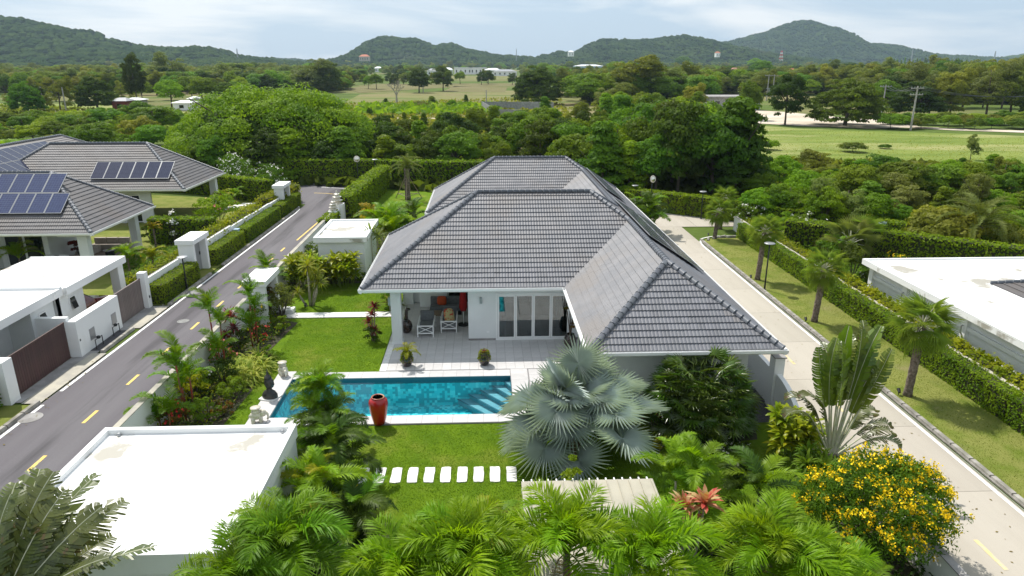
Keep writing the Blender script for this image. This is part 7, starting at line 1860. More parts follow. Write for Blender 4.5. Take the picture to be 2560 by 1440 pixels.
# ================================================================== hills
def hill(name, prof, Y, depth, seed, back=1.0, m=None):
    xs = [p[0] for p in prof]; n = 300; md = 70; rs = np.random.RandomState(seed)
    px = np.linspace(xs[0], xs[-1], n); py = np.interp(px, xs, [p[1] for p in prof])
    base = []
    H = []; X = []
    for a, b in zip(px, py):
        p = at_y(a, b, Y); X.append(p.x); H.append(max(p.z - 11, 0.5))
    X = np.array(X); H = np.array(H)
    v = np.linspace(-1, 1, md); g = np.clip(1 - np.abs(v) ** 1.5, 0, 1)
    Z = np.zeros((md, n)); XX = np.zeros((md, n)); YY = np.zeros((md, n))
    ph = rs.uniform(0, 6.28, 8)
    for j in range(md):
        q = v[j]
        w = g[j] * (1 + .16 * np.sin(X * .0075 + ph[0] + q * 3) * (1 - g[j]) * 2 + .10 * np.sin(X * .019 + ph[1] + q * 5) * (1 - g[j]) * 2)
        Z[j] = H * w; XX[j] = X * (1 + q * depth / Y * .0); YY[j] = Y + q * depth
    amp = 5.0
    for j in range(md):
        for i in range(n):
            c = noise.noise(Vector((XX[j, i] * .035, YY[j, i] * .035, seed))) + .6 * noise.noise(Vector((XX[j, i] * .09, YY[j, i] * .09, seed + 5)))
            e = noise.noise(Vector((XX[j, i] * .008, YY[j, i] * .008, seed + 9)))
            Z[j, i] += (c * amp + e * H[i] * .28 * (1 - g[j])) * min(1, Z[j, i] / 15 + .1)
    V = np.stack([XX.ravel(), YY.ravel(), Z.ravel() - 1.0], 1)
    idx = np.arange(md * n).reshape(md, n)
    F = np.stack([idx[:-1, :-1].ravel(), idx[:-1, 1:].ravel(), idx[1:, 1:].ravel(), idx[1:, :-1].ravel()], 1)
    o = np_mesh(name, V, F, m or M['hillforest'], smooth=True); struct(o)
    # tree canopy over the slope facing the plain and along the ridge
    N = int(14000 * (X[-1] - X[0]) / 2600)
    ii = rs.uniform(0, n - 1.001, N); jj = rs.uniform(2, md * .56, N)
    i0 = ii.astype(int); j0 = jj.astype(int); fi = ii - i0; fj = jj - j0
    def bil(A): return (A[j0, i0] * (1 - fi) * (1 - fj) + A[j0, i0 + 1] * fi * (1 - fj) + A[j0 + 1, i0] * (1 - fi) * fj + A[j0 + 1, i0 + 1] * fi * fj)
    P = np.stack([bil(XX), bil(YY), bil(Z)], 1); P = P[P[:, 2] > 3]
    T = blob[None] * rs.uniform(4, 8, (len(P), 1, 1)) * np.array([1, 1, 1.0]) + (P + np.array([0, 0, 1.5]))[:, None, :]
    Fb = blob_f[None] + (np.arange(len(P)) * len(blob))[:, None, None]
    stuff(np_mesh('hill_forest', T.reshape(-1, 3), Fb.reshape(-1, 3), M['hillforest'], o))
    return o
M['hillforest'] = mat('hill_forest', (0.030, 0.055, 0.014), 1.0, c2=(0.055, 0.085, 0.02), scale=0.018, detail=12, spec=0.0, mix=(0.4, 0.62), c3=(0.075, 0.085, 0.045), s3=0.004, m3=(0.58, 0.75), bump=1.0, bscale=0.12, bdist=5)
M['rock'] = mat('bare_rock', (0.24, 0.20, 0.18), 1.0, c2=(0.12, 0.11, 0.1), scale=0.05, spec=0.1)
bm = bmesh.new(); bmesh.ops.create_icosphere(bm, subdivisions=1, radius=1.0)
bm.verts.index_update(); blob = np.array([v.co[:] for v in bm.verts]) * np.array([1, 1, .85]); blob_f = np.array([[v.index for v in f.verts] for f in bm.faces]); bm.free()
blob = blob * (1 + np.random.RandomState(2).uniform(-.22, .22, (len(blob), 1)))
hill('hill', [(-420, 90), (-200, 50), (-60, 32), (20, 35), (60, 40), (110, 56), (200, 66), (280, 92), (340, 106), (440, 112), (520, 110), (560, 120), (600, 134), (680, 140), (760, 150), (820, 155)], 1500, 420, 1)
hill('hill', [(780, 156), (840, 148), (880, 131), (925, 96), (960, 85), (1000, 90), (1045, 92), (1085, 108), (1125, 103), (1180, 119), (1240, 131), (1330, 138), (1400, 150)], 2000, 420, 2)
hill('hill', [(1300, 154), (1340, 138), (1390, 124), (1440, 124), (1480, 100), (1510, 91), (1570, 93), (1640, 92), (1700, 82), (1760, 93), (1810, 110), (1880, 124), (1960, 138), (2060, 154)], 2000, 380, 3)
h4 = hill('hill', [(1700, 150), (1780, 105), (1830, 98), (1890, 82), (1930, 72), (1960, 58), (1998, 46), (2030, 56), (2060, 72), (2110, 100), (2140, 107), (2170, 104), (2210, 106), (2260, 124), (2330, 132), (2440, 139), (2520, 144), (2600, 154)], 2900, 520, 4)
hill('hill', [(2480, 156), (2540, 145), (2600, 128), (2700, 105), (2900, 95), (3100, 140)], 3000, 420, 5)
hill('hill', [(560, 158), (620, 143), (690, 141), (760, 146), (850, 150), (930, 158)], 2900, 300, 6)
# bare granite patches near the highest summit
for k, (px, py, w_, h_) in enumerate(((1962, 76, 60, 26), (1985, 84, 46, 20), (1948, 96, 44, 18), (2078, 112, 60, 16), (1806, 110, 40, 12))):
    p = at_y(px, py, 2900 - 70 - 30 * k if k < 4 else 2880)
    mb = MB(); mb.ball((0, 0, 0), 1, 12, 8, sc=(w_ * 1.05, 40, h_ * .9)); mb.v = [(a + rnd.uniform(-5, 5), b + rnd.uniform(-5, 5), c + rnd.uniform(-4, 4)) for a, b, c in mb.v]
    o = mb.build('rock_face', M['rock'], h4); o.location = (p.x, p.y + 60, p.z - 22)

# ================================================================== near forest and trees
names_used = {}
def T(kind, px, base, top, w, label, **k): return tree_px(kind, px, base, top, w, label, **k)
# the huge domed rain tree: its own crown of flat leafy tiers
bt = at(700, 425); btree = thing('rain_tree', 'huge domed rain tree with layered bright foliage behind the neighbour roofs', 'tree', (bt.x, bt.y, 0))
rs_ = np.random.RandomState(77)
def big_dome(rs_, W, D, Hh, ncl, per, leaf, m, parent, name='crown', low=.12):
    Ps = []; Ns = []; S = []
    for _ in range(ncl):
        a = rs_.uniform(0, 2 * PI); u = rs_.uniform(low, 1) ; rr = math.sqrt(max(0, 1 - (u * .96) ** 2.0)); q = 1.0 if rs_.uniform() < .75 else rs_.uniform(.6, .95)
        c = np.array([math.cos(a) * rr * W * q, math.sin(a) * rr * D * q, u * Hh * (.9 + .1 * q) + rs_.normal(0, .25)])
        cr = rs_.uniform(.9, 2.2); n = int(per * cr)
        d = rs_.normal(0, 1, (n, 3)); d /= np.linalg.norm(d, axis=1, keepdims=True); d[:, 2] = np.abs(d[:, 2]) - .15
        outv = np.array([math.cos(a) * rr, math.sin(a) * rr, .0])
        Ps.append(c + d * cr * np.array([1, 1, .5]) * rs_.uniform(.8, 1.05, (n, 1)) - np.array([0, 0, 1.0]) * (np.linalg.norm(d[:, :2], axis=1) ** 2 * cr * .28)[:, None]); Ns.append(d * np.array([1, 1, 1.6]) + outv * .3); S.append(rs_.uniform(.6, 1.3, n) * leaf)
    V, F = quads_from(np.concatenate(Ps), np.concatenate(Ns), np.concatenate(S), .6, .35, rs_)
    return np_mesh(name, V, F, m, parent)
ht = height_at(bt, 205)
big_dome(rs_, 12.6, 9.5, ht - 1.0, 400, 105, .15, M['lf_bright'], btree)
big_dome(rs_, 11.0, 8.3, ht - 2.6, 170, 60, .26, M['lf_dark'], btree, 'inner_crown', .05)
inst('trunk', TRKU, btree, (0, 0, 0), (0, 0, 0), (11, 9, ht * .78)); 
for k in range(5):
    a = k * 1.3; MB().tube([(math.cos(a) * .5, math.sin(a) * .5, 0), (math.cos(a) * 2.5, math.sin(a) * 2, 3.5), (math.cos(a) * 6, math.sin(a) * 4.5, 7)], [.45, .3, .12], 7).build('limb', M['bark'], btree, smooth=True)
# trees singled out
solo = [
 ('dark', 345, 262, 128, 62, 'tallest dark tree rising above the left tree belt'), ('dome', 245, 276, 186, 105, 'round-topped spreading tree beside the red hut'),
 ('olive', 152, 276, 188, 70, 'yellowish open tree between the two left utility poles'), ('dome', 72, 282, 200, 90, 'vine-covered tree pair at the left meadow, nearer'), ('dark', 95, 278, 210, 52, 'dark vine-covered tree stump beside the left meadow'),
 ('bright', 430, 270, 196, 70, 'bright green tree right of the tallest dark tree'), ('grey', 440, 225, 135, 70, 'tall willowy tree behind the bright green one'), ('round', 510, 268, 185, 80, 'round green tree above the white tin roof'), ('round', 565, 268, 200, 62, 'round tree left of the huge rain tree'),
 ('olive', 28, 278, 230, 34, 'small yellowish tree at the left edge of the meadow'), ('grey', 590, 220, 165, 50, 'pale tree behind the rain tree, left'),
 ('dark', 1048, 232, 165, 70, 'dark dense round tree, left one of the pair in the fields'), ('dark', 1108, 228, 163, 62, 'dark dense round tree, right one of the pair in the fields'), ('olive', 1218, 207, 172, 28, 'small orange-green tree alone beyond the fields'),
 ('dome', 1345, 262, 162, 135, 'broad flat-topped dark tree beside the grey block wall'), ('dark', 1320, 262, 175, 80, 'dark dense part of the tree by the block wall'), ('column', 1362, 322, 240, 52, 'bushy column-shaped tree before the block wall'),
 ('olive', 1590, 262, 128, 150, 'tall loose-crowned tree rising over the middle belt'), ('grey', 1520, 290, 210, 90, 'grey-green tree left of the tall loose one'), ('bright', 1660, 330, 240, 60, 'bright young tree in the middle belt'),
 ('olive', 1740, 300, 205, 80, 'pale slender tree before the concrete building'), ('round', 1870, 300, 195, 64, 'thin-trunked tree standing on the sandy ground'), 
 ('dark', 1962, 312, 182, 100, 'tall dark dense tree on the sandy ground'), ('dome', 2112, 314, 193, 200, 'wide umbrella-shaped rain tree at the edge of the meadow'), ('dome', 2290, 292, 200, 140, 'dark umbrella-shaped tree behind the leaning utility pole'),
 ('round', 1900, 205, 145, 60, 'round tree beside the orange roof'), ('bright', 1885, 180, 143, 44, 'bright tree above the sandy ground'), ('round', 1705, 175, 138, 44, 'dark round tree on the far belt'), ('column', 405, 175, 140, 36, 'pointed tree by the orange roof'),
 ('bush', 2212, 372, 358, 28, 'small dark bush alone in the meadow'), ('grey', 2425, 400, 330, 40, 'half-bare vine-hung tree at the edge of the meadow'), ('bush', 1920, 375, 345, 50, 'loose bush at the near edge of the meadow'), ('bush', 2130, 380, 350, 60, 'bushy shrub among the meadow grass'),
]
for k_, px, b_, t_, w_, lab in solo: T(k_, px, b_, t_, w_, lab)
# small trees in the field behind the villa
for i, (px, b_, t_, w_) in enumerate(((925, 290, 265, 14), (982, 300, 285, 12), (1012, 322, 280, 24), (1037, 307, 283, 18), (1060, 318, 280, 28), (1118, 312, 283, 24), (1078, 342, 310, 26), (950, 325, 295, 26), (878, 342, 305, 30), (893, 300, 283, 14), (1190, 318, 278, 34), (1205, 300, 270, 20), (1130, 268, 245, 22), (965, 262, 245, 20), (1080, 262, 240, 30), (1050, 268, 250, 40), (1165, 262, 236, 18), (1285, 318, 290, 22), (1255, 262, 250, 20))):
    T('column' if i % 3 else 'bush', px, b_, t_, w_, 'small young tree or bush standing in the field behind the villa', group='young trees in the field', cat='tree', name='young_tree')
# dead tree
p = at(992, 258); t = thing('dead_tree', 'bare grey leafless tree in the middle field', 'tree', (p.x, p.y, 0)); mb = MB()
def branch(a, d, L, r, lv):
    b = a + d * L; mb.tube([a, (a + b) / 2 + Vector((rnd.uniform(-.2, .2), rnd.uniform(-.2, .2), 0)) * L * .2, b], [r, r * .8, r * .55], 5)
    if lv:
        for _ in range(3): branch(b, (d + Vector((rnd.uniform(-.9, .9), rnd.uniform(-.6, .6), rnd.uniform(-.1, .5)))).normalized(), L * rnd.uniform(.6, .8), r * .55, lv - 1)
branch(Vector((0, 0, 0)), Vector((0, 0, 1)), 2.4, .45, 4); mb.build('branches', M['paletrunk'], t)

def belt(rows, label, group, kinds, hfun, z=0, name=None, jit=.35, cat='tree', wf=(.75, 1.05)):
    """rows of (y_base, x0, x1, step_px)"""
    n = 0
    for yb_, x0, x1, st in rows:
        x = x0 + rnd.uniform(0, st * .5)
        while x < x1:
            p = at(x + rnd.uniform(-jit, jit) * st, yb_ + rnd.uniform(-2, 2)); h = hfun(x, yb_) * rnd.uniform(.82, 1.18)
            kd = rnd.choice(kinds)
            tree(kd, p.x, p.y, h, h * rnd.uniform(*wf), ADJ[kd] + ' ' + label, group, name=name, low=.08, cat=cat); n += 1
            x += st * rnd.uniform(.8, 1.25)
    return n
tot = 0
ADJ = {'round': 'mid green', 'bright': 'light green', 'dark': 'dark dense', 'olive': 'yellowish open-crowned', 'grey': 'greyish', 'column': 'upright narrow', 'bush': 'low rounded'}
# dense belt right behind the villa
tot += belt([(500, 1490, 1840, 62), (478, 1420, 1820, 60), (455, 1330, 1790, 62), (425, 1290, 1780, 64), (398, 1330, 1770, 70), (372, 1420, 1760, 70)], 'tree in the dense belt right behind the villa roof', 'trees of the belt behind the villa', ['round', 'bright', 'round', 'column', 'dark'], lambda x, y: 6.6 + 1.8 * (x > 1560) - (500 - y) * .008, wf=(.7, .95))
tot += belt([(350, 1430, 1760, 56), (325, 1480, 1750, 50), (305, 1520, 1760, 44)], 'tree in the middle of the belt beyond the villa', 'mid-belt trees', ['bright', 'olive', 'column'], lambda x, y: 6.2)
tot += belt([(452, 480, 1250, 62), (432, 500, 1280, 66), (408, 900, 1290, 62), (384, 900, 1320, 62)], 'tree shading the tall rear hedge', 'trees behind the rear hedge', ['dark', 'round', 'dark', 'column'], lambda x, y: 5.6 if x > 880 else 5.2)
tot += belt([(358, 1120, 1290, 52), (352, 1300, 1440, 50)], 'tree at the near edge of the tilled field', 'trees at the edge of the tilled field', ['round', 'column'], lambda x, y: 5.2)
# left band behind the neighbour roofs
tot += belt([(392, -30, 520, 66), (365, -30, 500, 58), (340, -30, 480, 52), (322, -30, 470, 46)], 'tree in the green band behind the neighbour roofs', 'bushes behind the neighbour roofs', ['bush', 'round', 'bright', 'bush'], lambda x, y: (3.4 if y > 380 else 3.9) * (1.0 + .3 * (x > 250)), wf=(1.0, 1.5))
# thicket to the right, this side of the meadow
tot2 = belt([(560, 1870, 2000, 70), (585, 2020, 2300, 76), (625, 2320, 2620, 84), (545, 1900, 2560, 74), (515, 1880, 2600, 70), (490, 1880, 2600, 62), (468, 1860, 2600, 56), (450, 1880, 2600, 76)], 'bush in the tangled thicket between hedge and meadow', 'bushes of the thicket before the meadow', ['bush', 'round', 'bright', 'olive', 'grey', 'column', 'bright'], lambda x, y: (3.3 - .8 * (y < 480) - .3 * (y > 570)) * rnd.uniform(.75, 1.3), name='thicket_bush', wf=(.75, 1.35), cat='bush')
# tree belt behind meadow, right
tot += belt([(290, 2300, 2620, 60), (270, 2180, 2620, 56), (250, 2150, 2620, 50), (232, 2000, 2620, 46), (216, 2040, 2620, 42)], 'tall tree in the belt beyond the dirt track', 'trees beyond the dirt track', ['olive', 'grey', 'round', 'olive'], lambda x, y: 8.5 + (290 - y) * .05 + 2 * (x > 2300))
tot2 += belt([(322, 2230, 2620, 40), (312, 2230, 2620, 40)], 'bush along the dirt track beside the meadow', 'bushes along the dirt track', ['bush'], lambda x, y: 3.2, name='trackside_bush', wf=(1.2, 1.7), cat='bush')
# left fields
tot += belt([(252, 120, 620, 58), (236, -20, 640, 34), (222, -20, 880, 30)], 'tree on the plain behind the red hut', 'trees on the left plain', ['round', 'olive', 'bright', 'round'], lambda x, y: 8.2, wf=(.8, 1.1))
tot += belt([(222, 820, 1000, 30), (212, 860, 1330, 40), (246, 1480, 1780, 36), (226, 1400, 2010, 32)], 'tree beyond the open fields', 'trees beyond the open fields', ['round', 'olive', 'bright', 'dark'], lambda x, y: 8.5 if x > 1000 else 7.2, wf=(.8, 1.1))
print('individual trees', tot, tot2)

# far woods that read as one mass
CVn, CFn = None, None
def far_wood(name, N, y0, y1, x0, x1, hmin, hmax, skip=None, seed=1, kinds=('round', 'bright', 'olive', 'dark', 'grey')):
    """woodland too far off to count: crowns instanced on points"""
    r_ = np.random.RandomState(seed); pts = []
    while len(pts) < N:
        py = y0 + (y1 - y0) * r_.uniform(); px = r_.uniform(x0, x1)
        if skip and skip(px, py): continue
        p = at(px, py); pts.append((p.x, p.y))
    pts = np.array(pts); cl = np.array([noise.noise(Vector((a * .012, b * .012, seed))) for a, b in pts])
    h = r_.uniform(hmin, hmax, N) * (1 + .3 * cl) * np.where(r_.uniform(0, 1, N) < .04, 1.35, 1); w = h * r_.uniform(.4, .75, N)
    kd = (np.floor((cl * 1.6 + .5 + r_.uniform(-.5, .5, N)) * len(kinds)).astype(int)) % len(kinds)
    me = bpy.data.meshes.new(name); me.vertices.add(N); me.vertices.foreach_set('co', np.stack([pts[:, 0], pts[:, 1], h * .47], 1).astype(np.float32).ravel())
    A = me.attributes.new('rot', 'FLOAT_VECTOR', 'POINT'); A.data.foreach_set('vector', np.stack([np.zeros(N), np.zeros(N), r_.uniform(0, 6.28, N)], 1).astype(np.float32).ravel())
    A = me.attributes.new('scl', 'FLOAT_VECTOR', 'POINT'); A.data.foreach_set('vector', np.stack([w, w, h * .5], 1).astype(np.float32).ravel())
    A = me.attributes.new('kd', 'INT', 'POINT'); A.data.foreach_set('value', kd.astype(np.int32))
    o = link(name, me); md = o.modifiers.new('trees', 'NODES'); ng = bpy.data.node_groups.new('woodland', 'GeometryNodeTree'); md.node_group = ng
    ng.interface.new_socket('Geometry', in_out='INPUT', socket_type='NodeSocketGeometry'); ng.interface.new_socket('Geometry', in_out='OUTPUT', socket_type='NodeSocketGeometry')
    gi = ng.nodes.new('NodeGroupInput'); go = ng.nodes.new('NodeGroupOutput'); jn = ng.nodes.new('GeometryNodeJoinGeometry')
    def attr(nm, ty):
        n_ = ng.nodes.new('GeometryNodeInputNamedAttribute'); n_.data_type = ty; n_.inputs['Name'].default_value = nm; return n_.outputs['Attribute']
    rot, scl, kk = attr('rot', 'FLOAT_VECTOR'), attr('scl', 'FLOAT_VECTOR'), attr('kd', 'INT')
    for i, kn in enumerate(kinds):
        if kn not in SRC:
            SRC[kn] = bpy.data.objects.new('crown_source', CR[kn, 0][0])
        oi = ng.nodes.new('GeometryNodeObjectInfo'); oi.inputs['Object'].default_value = SRC[kn]
        ip = ng.nodes.new('GeometryNodeInstanceOnPoints'); cmp_ = ng.nodes.new('FunctionNodeCompare'); cmp_.data_type = 'INT'; cmp_.operation = 'EQUAL'
        ints = [q for q in cmp_.inputs if q.type == 'INT']; ng.links.new(kk, ints[0]); ints[1].default_value = i
        ng.links.new(gi.outputs[0], ip.inputs['Points']); ng.links.new(cmp_.outputs[0], ip.inputs['Selection']); ng.links.new(oi.outputs['Geometry'], ip.inputs['Instance'])
        ng.links.new(rot, ip.inputs['Rotation']); ng.links.new(scl, ip.inputs['Scale']); ng.links.new(ip.outputs[0], jn.inputs[0])
    ng.links.new(jn.outputs[0], go.inputs[0])
    return stuff(o)
SRC = {}
def skip_fields(px, py): return (900 < px < 1330 and 188 < py < 216 and not 1000 < px < 1050) or (860 < px < 1420 and py > 205) or (1430 < px < 1520 and 170 < py < 196) or (1060 < px < 1300 and 178 < py < 192)
far_wood('distant_woodland', 2600, 171, 216, -80, 2640, 5.5, 9.5, skip_fields, 3)
far_wood('distant_woodland', 1500, 161, 173, -120, 2680, 8, 12.5, None, 4)
far_wood('distant_woodland', 420, 208, 232, -80, 860, 6, 10, None, 5)
far_wood('distant_woodland', 600, 208, 262, 1430, 2640, 6, 10, lambda x, y: 1760 < x < 2140 and y > 240, 6)
tag_ = None
# rough scrub clumps in fields and grass tufts in the meadow
def tufts(name, poly_px, N, hmin, hmax, m, seed, asp=.25):
    r_ = np.random.RandomState(seed); xs = [p[0] for p in poly_px]; ys = [p[1] for p in poly_px]
    def inside(x, y):
        c = False; j = len(poly_px) - 1
        for i in range(len(poly_px)):
            xi, yi = poly_px[i]; xj, yj = poly_px[j]
            if (yi > y) != (yj > y) and x < (xj - xi) * (y - yi) / (yj - yi) + xi: c = not c
            j = i
        return c
    P = []
    while len(P) < N:
        x = r_.uniform(min(xs), max(xs)); y = r_.uniform(min(ys), max(ys))
        if inside(x, y): P.append(tuple(at(x, y)))
    P = np.array(P); h = r_.uniform(hmin, hmax, N); P[:, 2] += h * .4
    Nn = np.stack([r_.normal(0, 1, N), r_.normal(0, 1, N), r_.uniform(.2, 1.2, N)], 1)
    V, F = quads_from(P, Nn, h * .7, .7, .4, r_)
    V[:, 2] = np.maximum(V[:, 2], 0.03)
    return stuff(np_mesh(name, V, F, m))
tufts('meadow_grass_tufts', [(1840, 318), (2300, 333), (2560, 345), (2600, 440), (2200, 420), (1840, 405)], 9000, .06, .16, M['lf_reed'], 5)
tufts('field_weeds', [(850, 262), (1400, 240), (1450, 350), (860, 350)], 9000, .3, .9, M['lf_olive'], 6)
tufts('field_weeds', [(0, 262), (470, 285), (470, 320), (0, 312)], 5000, .3, .9, M['lf_olive'], 7)
tufts('reeds', [(1250, 470), (1560, 470), (1570, 500), (1600, 515), (1250, 440)], 700, .8, 1.8, M['lf_reed'], 8)
tufts('bright_field_scrub', [(900, 262), (1240, 262), (1260, 285), (880, 290)], 900, .8, 1.8, M['lf_bright'], 9)
tufts('scrub_ground_cover', [(1840, 405), (2620, 420), (2620, 640), (2300, 590), (1850, 545)], 9000, .5, 1.2, M['lf_olive'], 10)
tufts('wood_ground_cover', [(480, 400), (1330, 400), (1850, 350), (1850, 520), (1500, 500), (480, 450)], 8000, .5, 1.4, M['lf_dark'], 11)
# reed clump at the end of the villa roof
for i, (px, py, lab) in enumerate(((1530, 480, 'tall grassy reed clump behind the rear roof corner'), (1600, 505, 'tall grassy reed clump beside the traffic mirror, behind the drive hedge'), (1180, 455, 'pale tall grass clump behind the rear hedge'))):
    p = at(px, py); t = thing('reed_clump', lab, 'grass', (p.x, p.y + 1.5, 0))
    for k in range(12): inst('leaf_rosette', RO['grass'], t, (rnd.uniform(-1.6, 1.6), rnd.uniform(-.8, .8), rnd.uniform(.6, 1.9)), (0, 0, k), 1.5)
    for k in range(8): MB().tube([(k * .4 - 1.5, 0, 0), (k * .42 - 1.6, 0, 1.9)], .03, 4).build('stem', M['stalk'], t)

# ================================================================== poles, huts, far buildings
def pole(px, by, ty, label, arms=1, dbl=False):
    p = at(px, by); h = height_at(p, ty); t = thing('utility_pole', label, 'utility pole', (p.x, p.y, 0), rnd.uniform(-.3, .3))
    MB().tube([(0, 0, 0), (0, 0, h)], [.2, .14], 8).build('post', M['pole'], t)
    if dbl: MB().tube([(1.8, 0, 0), (1.8, 0, h)], [.2, .14], 8).build('post', M['pole'], t); MB().box(-.4, -.15, h * .45, 2.2, .15, h * .45 + .3).box(.4, -.4, h * .3, 1.4, .4, h * .45).build('transformer', M['metal_grey'], t)
    for a in range(arms):
        MB().box(-1.3, -.08, h - .5 - a * 1.2, 1.3 + 1.8 * dbl, .08, h - .36 - a * 1.2).build('crossarm', M['pole'], t)
        for q in (-1.2, -.6, .6, 1.2): MB().tube([(q, 0, h - .36 - a * 1.2), (q, 0, h - .1 - a * 1.2)], .07, 6).build('insulator', M['metal_grey'], t)
    return p, h
P1 = pole(2276, 326, 215, 'leaning-looking utility pole nearest, at the edge of the meadow', 2)
P2 = pole(2203, 290, 212, 'utility pole behind the wide umbrella tree', 1)
P3 = pole(1916, 252, 186, 'double utility pole with transformer above the sandy ground', 1, True)
pole(112, 278, 217, 'pale utility pole, left one beside the vine-covered trees', 0); pole(166, 279, 218, 'pale utility pole, right one beside the yellowish tree', 0)
pole(594, 212, 176, 'thin twin pole left one above the rain tree', 1); pole(606, 216, 177, 'thin twin pole right one above the rain tree', 1); pole(1058, 232, 170, 'tall grey pole in front of the dark tree pair', 0); pole(493, 200, 176, 'utility pole over the far left belt', 1)
pole(376, 212, 178, 'utility pole by the tallest dark tree', 1); pole(1288, 222, 185, 'pole left of the broad flat-topped tree', 0); pole(145, 200, 182, 'small far pole on the left plain', 1); pole(827, 212, 176, 'thin pole at the right end of the left plain', 0); pole(1216, 268, 225, 'thin pole beside the grey block wall', 0)
wr = thing('power_lines', 'sagging power lines between the poles beside the meadow', 'power line')
def wire(a, ha, b, hb, sag=1.2, off=0):
    pts = []
    for i in range(9):
        t_ = i / 8; q = a.lerp(b, t_); pts.append((q.x + off, q.y, ha + (hb - ha) * t_ - sag * 4 * t_ * (1 - t_)))
    MB().tube(pts, .035, 4).build('wire', M['metal_dark'], wr)
for off in (-1.2, 0, 1.2):
    wire(P1[0], P1[1] - .2, P2[0], P2[1] - .2, 1.0, off); e = at(2700, 300); wire(P1[0], P1[1] - .3, e, P1[1] - 1, 2.0, off)
def house_far(label, px, by, wpx, hw, roofm, wallm, roofh=1.6, depth=8, name='house', cat='house', flat=False, zb=0, Y=None):
    p = at(px, by) if Y is None else at_y(px, by, Y); w = wpx * mpp(p)
    t = thing(name, label, cat, (p.x, p.y, p.z if Y else 0)); 
    MB().box(-w / 2, 0, 0, w / 2, depth, hw).build('wall', wallm, t)
    nwin = max(1, int(w / 4))
    wm = MB().box(-.6, -.05, hw * .3, .6, 0.02, hw * .72).mesh('window'); wm.materials.append(M['glassdark'])
    for k in range(min(nwin, 6)): inst('window', wm, t, (-w / 2 + w * (k + .5) / min(nwin, 6), 0, 0))
    o_ = .5
    if flat: MB().box(-w / 2 - o_, -o_, hw, w / 2 + o_, depth + o_, hw + .35).build('roof', roofm, t)
    else:
        MB().add([(-w / 2 - o_, -o_, hw), (w / 2 + o_, -o_, hw), (w / 2 + o_, depth + o_, hw), (-w / 2 - o_, depth + o_, hw), (-w / 2 + w * .25, depth / 2, hw + roofh), (w / 2 - w * .25, depth / 2, hw + roofh)],
                 [(0, 1, 5, 4), (1, 2, 5), (2, 3, 4, 5), (3, 0, 4), (3, 2, 1, 0)]).build('roof', roofm, t)
    return t
house_far('dark red timber hut with a grey roof behind the left meadow', 300, 277, 34, 2.6, M['greyroof'], M['hut'], .8, 5, 'hut', 'hut')
house_far('white-roofed low shed beside the red hut', 330, 270, 34, 2.2, M['metalroof'], M['dconc'], .6, 6, 'shed', 'shed')
house_far('white tin-roofed shed beneath the round green trees', 455, 276, 40, 2.0, M['metalroof'], M['white'], .6, 6, 'shed', 'shed')
house_far('small white-roofed shed right of the tin-roofed one', 482, 268, 18, 2.4, M['metalroof'], M['white'], .6, 5, 'shed', 'shed')
house_far('long white metal-roofed warehouse beyond the tall middle tree', 1473, 178, 72, 7, M['metalroof'], M['bluewall'], 2.2, 20, 'warehouse', 'warehouse')
for k, (px, by, w_, rm, hw, lab) in enumerate(((1085, 190, 34, 'greyroof', 5, 'white far villa with grey roof, leftmost of the estate row'), (1118, 188, 26, 'metalroof', 5.5, 'white far villa with pale roof, second in the estate row'), (1158, 186, 44, 'metalroof', 6.5, 'white flat far house in the middle of the estate row'), (1196, 186, 40, 'metalroof', 6.5, 'white flat far house right of the middle one'), (1232, 188, 40, 'metalroof', 5, 'white gabled far house behind the small orange-green tree'), (1262, 190, 60, 'greyroof', 4.2, 'long grey-roofed far house at the right end of the estate row'), (1050, 186, 22, 'greyroof', 5, 'small far house left of the estate row'), (945, 180, 16, 'metalroof', 5, 'small white far house behind the left belt'), (868, 184, 14, 'metalroof', 5, 'tiny white far house near the left belt end'))):
    house_far(lab, px, by, w_, hw, M[rm], M['white'], 1.8, 12, 'far_house', 'house', flat=(k in (2, 3)))
for k, (px, by, w_, rm, hw, lab) in enumerate(((402, 172, 16, 'rooforange', 9, 'orange-roofed house above the left tree belt'), (1143, 168, 14, 'rooforange', 6, 'small orange-roofed house at the hill foot'), (1395, 184, 12, 'roofpink', 5, 'small pink-roofed house near the warehouse'), (1842, 206, 24, 'roofpink', 7, 'orange-brown roofed house behind the double utility pole'), (1662, 200, 18, 'roofpink', 6, 'pink-roofed house above the white columns'), (1985, 200, 16, 'rooforange', 6, 'orange-roofed house behind the dark dense tree'), (2158, 196, 36, 'metalroof', 5, 'white low building behind the wide umbrella tree'), (1722, 196, 14, 'metalroof', 8, 'small white gabled house over the middle belt'), (600, 178, 20, 'metalroof', 6, 'white tent-roofed house on the far left plain'), (665, 176, 24, 'metalroof', 6, 'white-roofed far house beside the rain tree top'), (760, 178, 16, 'greyroof', 5, 'grey far house at the end of the left plain'))):
    house_far(lab, px, by, w_, hw, M[rm], M['white'], 2.2, 12, 'far_house', 'house')
house_far('pale concrete unfinished building behind the sandy ground', 1835, 276, 130, 3.4, M['dconc'], M['block'], .5, 10, 'concrete_building', 'building', flat=True)
house_far('temple-like pale building with orange roof at the foot of the second hill', 910, 153, 24, 9, M['rooforange'], M['verge'], 4, 20, 'temple', 'temple', Y=1500)
house_far('white building on the slope of the third hill', 1428, 141, 14, 9, M['metalroof'], M['white'], 3, 12, 'far_house', 'house', Y=1560)
house_far('pinkish house low on the slope of the highest hill', 1795, 143, 10, 9, M['rooforange'], M['white'], 3, 12, 'far_house', 'house', Y=1600)
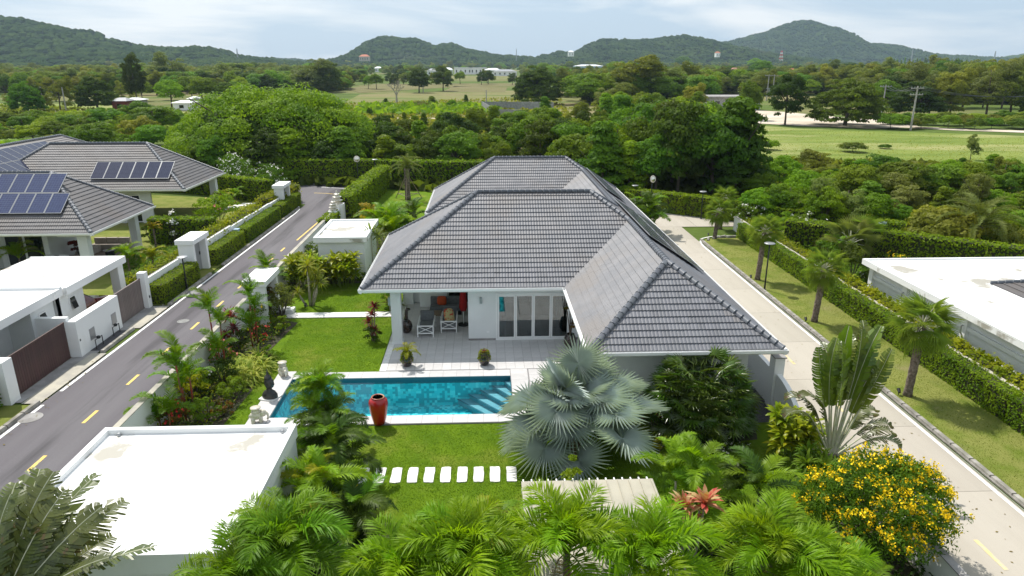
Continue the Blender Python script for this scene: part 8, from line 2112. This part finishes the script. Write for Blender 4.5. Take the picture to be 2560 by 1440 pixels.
# row of free-standing white columns with a beam
p = at(1632, 228); q = at(1700, 226); t = thing('column_frame', 'row of white concrete columns with a beam over the middle belt', 'structure frame', (p.x, p.y, 0)); w_ = (q - p).x
for k in range(6): MB().box(k * w_ / 5 - .2, -.2, 0, k * w_ / 5 + .2, .2, 6.5).build('column', M['white'], t)
MB().box(-.5, -.3, 6.5, w_ + .5, .3, 7.0).build('beam', M['white'], t)
# block walls in the field
def bwall(label, a, b, h):
    a = at(*a); b = at(*b); d = b - a; L = d.length; t = thing('block_wall', label, 'wall', (a.x, a.y, 0), math.atan2(d.y, d.x)); n_ = max(2, int(L / 3))
    for k in range(n_):
        MB().box(k * L / n_ + .12, -.08, 0, (k + 1) * L / n_ - .12, .08, h).build('wall_panel', M['block'], t); MB().box(k * L / n_ - .12, -.14, 0, k * L / n_ + .12, .14, h + .15).build('pier', M['block'], t)
bwall('grey block wall beneath the broad flat-topped tree, rear run', (1205, 272), (1385, 273), 2.0)
bwall('grey block wall running towards the camera from the rear run', (1205, 272), (1236, 292), 2.0)
bwall('low grey block wall at the front of the walled plot', (1236, 292), (1305, 293), 1.8)
# masts
def mast(px, by, ty, label, Y, red=False, w_=2.0):
    p = at_y(px, by, Y); q = at_y(px, ty, Y); H_ = q.z; t = thing('radio_mast', label, 'mast', (p.x, Y, 0)); n_ = 10
    for k in range(n_):
        mb = MB(); z0_, z1_ = H_ * k / n_, H_ * (k + 1) / n_; s0 = w_ * (1 - .75 * k / n_); s1 = w_ * (1 - .75 * (k + 1) / n_)
        c0 = [(-s0, -s0, z0_), (s0, -s0, z0_), (s0, s0, z0_), (-s0, s0, z0_)]; c1 = [(-s1, -s1, z1_), (s1, -s1, z1_), (s1, s1, z1_), (-s1, s1, z1_)]
        for i in range(4): mb.bar(c0[i], c1[i], .5, .5); mb.bar(c0[i], c1[(i + 1) % 4], .3, .3); mb.bar(c1[i], c1[(i + 1) % 4], .3, .3)
        mb.build('mast_section', M['signred'] if (red and k % 2) else M['white'] if red else M['metal_grey'], t)
mast(1952, 152, 127, 'red and white banded lattice mast at the foot of the highest hill', 1700, True, 5)
mast(595, 150, 122, 'white pole mast beside the end of the left hill', 1400, False, 1.5)
mast(2278, 150, 122, 'thin lattice mast before the ridge right of the highest hill', 1900, False, 2)
mast(2485, 150, 128, 'thin lattice mast at the far right plain', 1900, False, 2)
mast(1291, 140, 122, 'small mast on the saddle right of the second hill', 1700, False, 1.5)
# casuarina row
for k in range(22):
    px = 2230 + k * 9.5 + rnd.uniform(-3, 3); p = at(px, 178)
    tree('column', p.x, p.y, rnd.uniform(15, 19), 5.5, 'dark narrow casuarina in the row before the far ridge', 'row of casuarinas', name='casuarina_tree', low=.05)

# ================================================================== haze
hz = MB().box(-4200, -320, -2.0, 4200, 3900, 420).build('haze', M['white'])
hz.data.materials.clear()
hm = bpy.data.materials.new('haze_air'); hm.use_nodes = True
hm.node_tree.nodes.remove(hm.node_tree.nodes['Principled BSDF'])
pv = hm.node_tree.nodes.new('ShaderNodeVolumePrincipled'); pv.inputs['Color'].default_value = (0.62, 0.82, 1.0, 1); pv.inputs['Density'].default_value = 0.00010; pv.inputs['Anisotropy'].default_value = 0.2
hm.node_tree.links.new(pv.outputs[0], hm.node_tree.nodes['Material Output'].inputs['Volume'])
hz.data.materials.append(hm); stuff(hz)
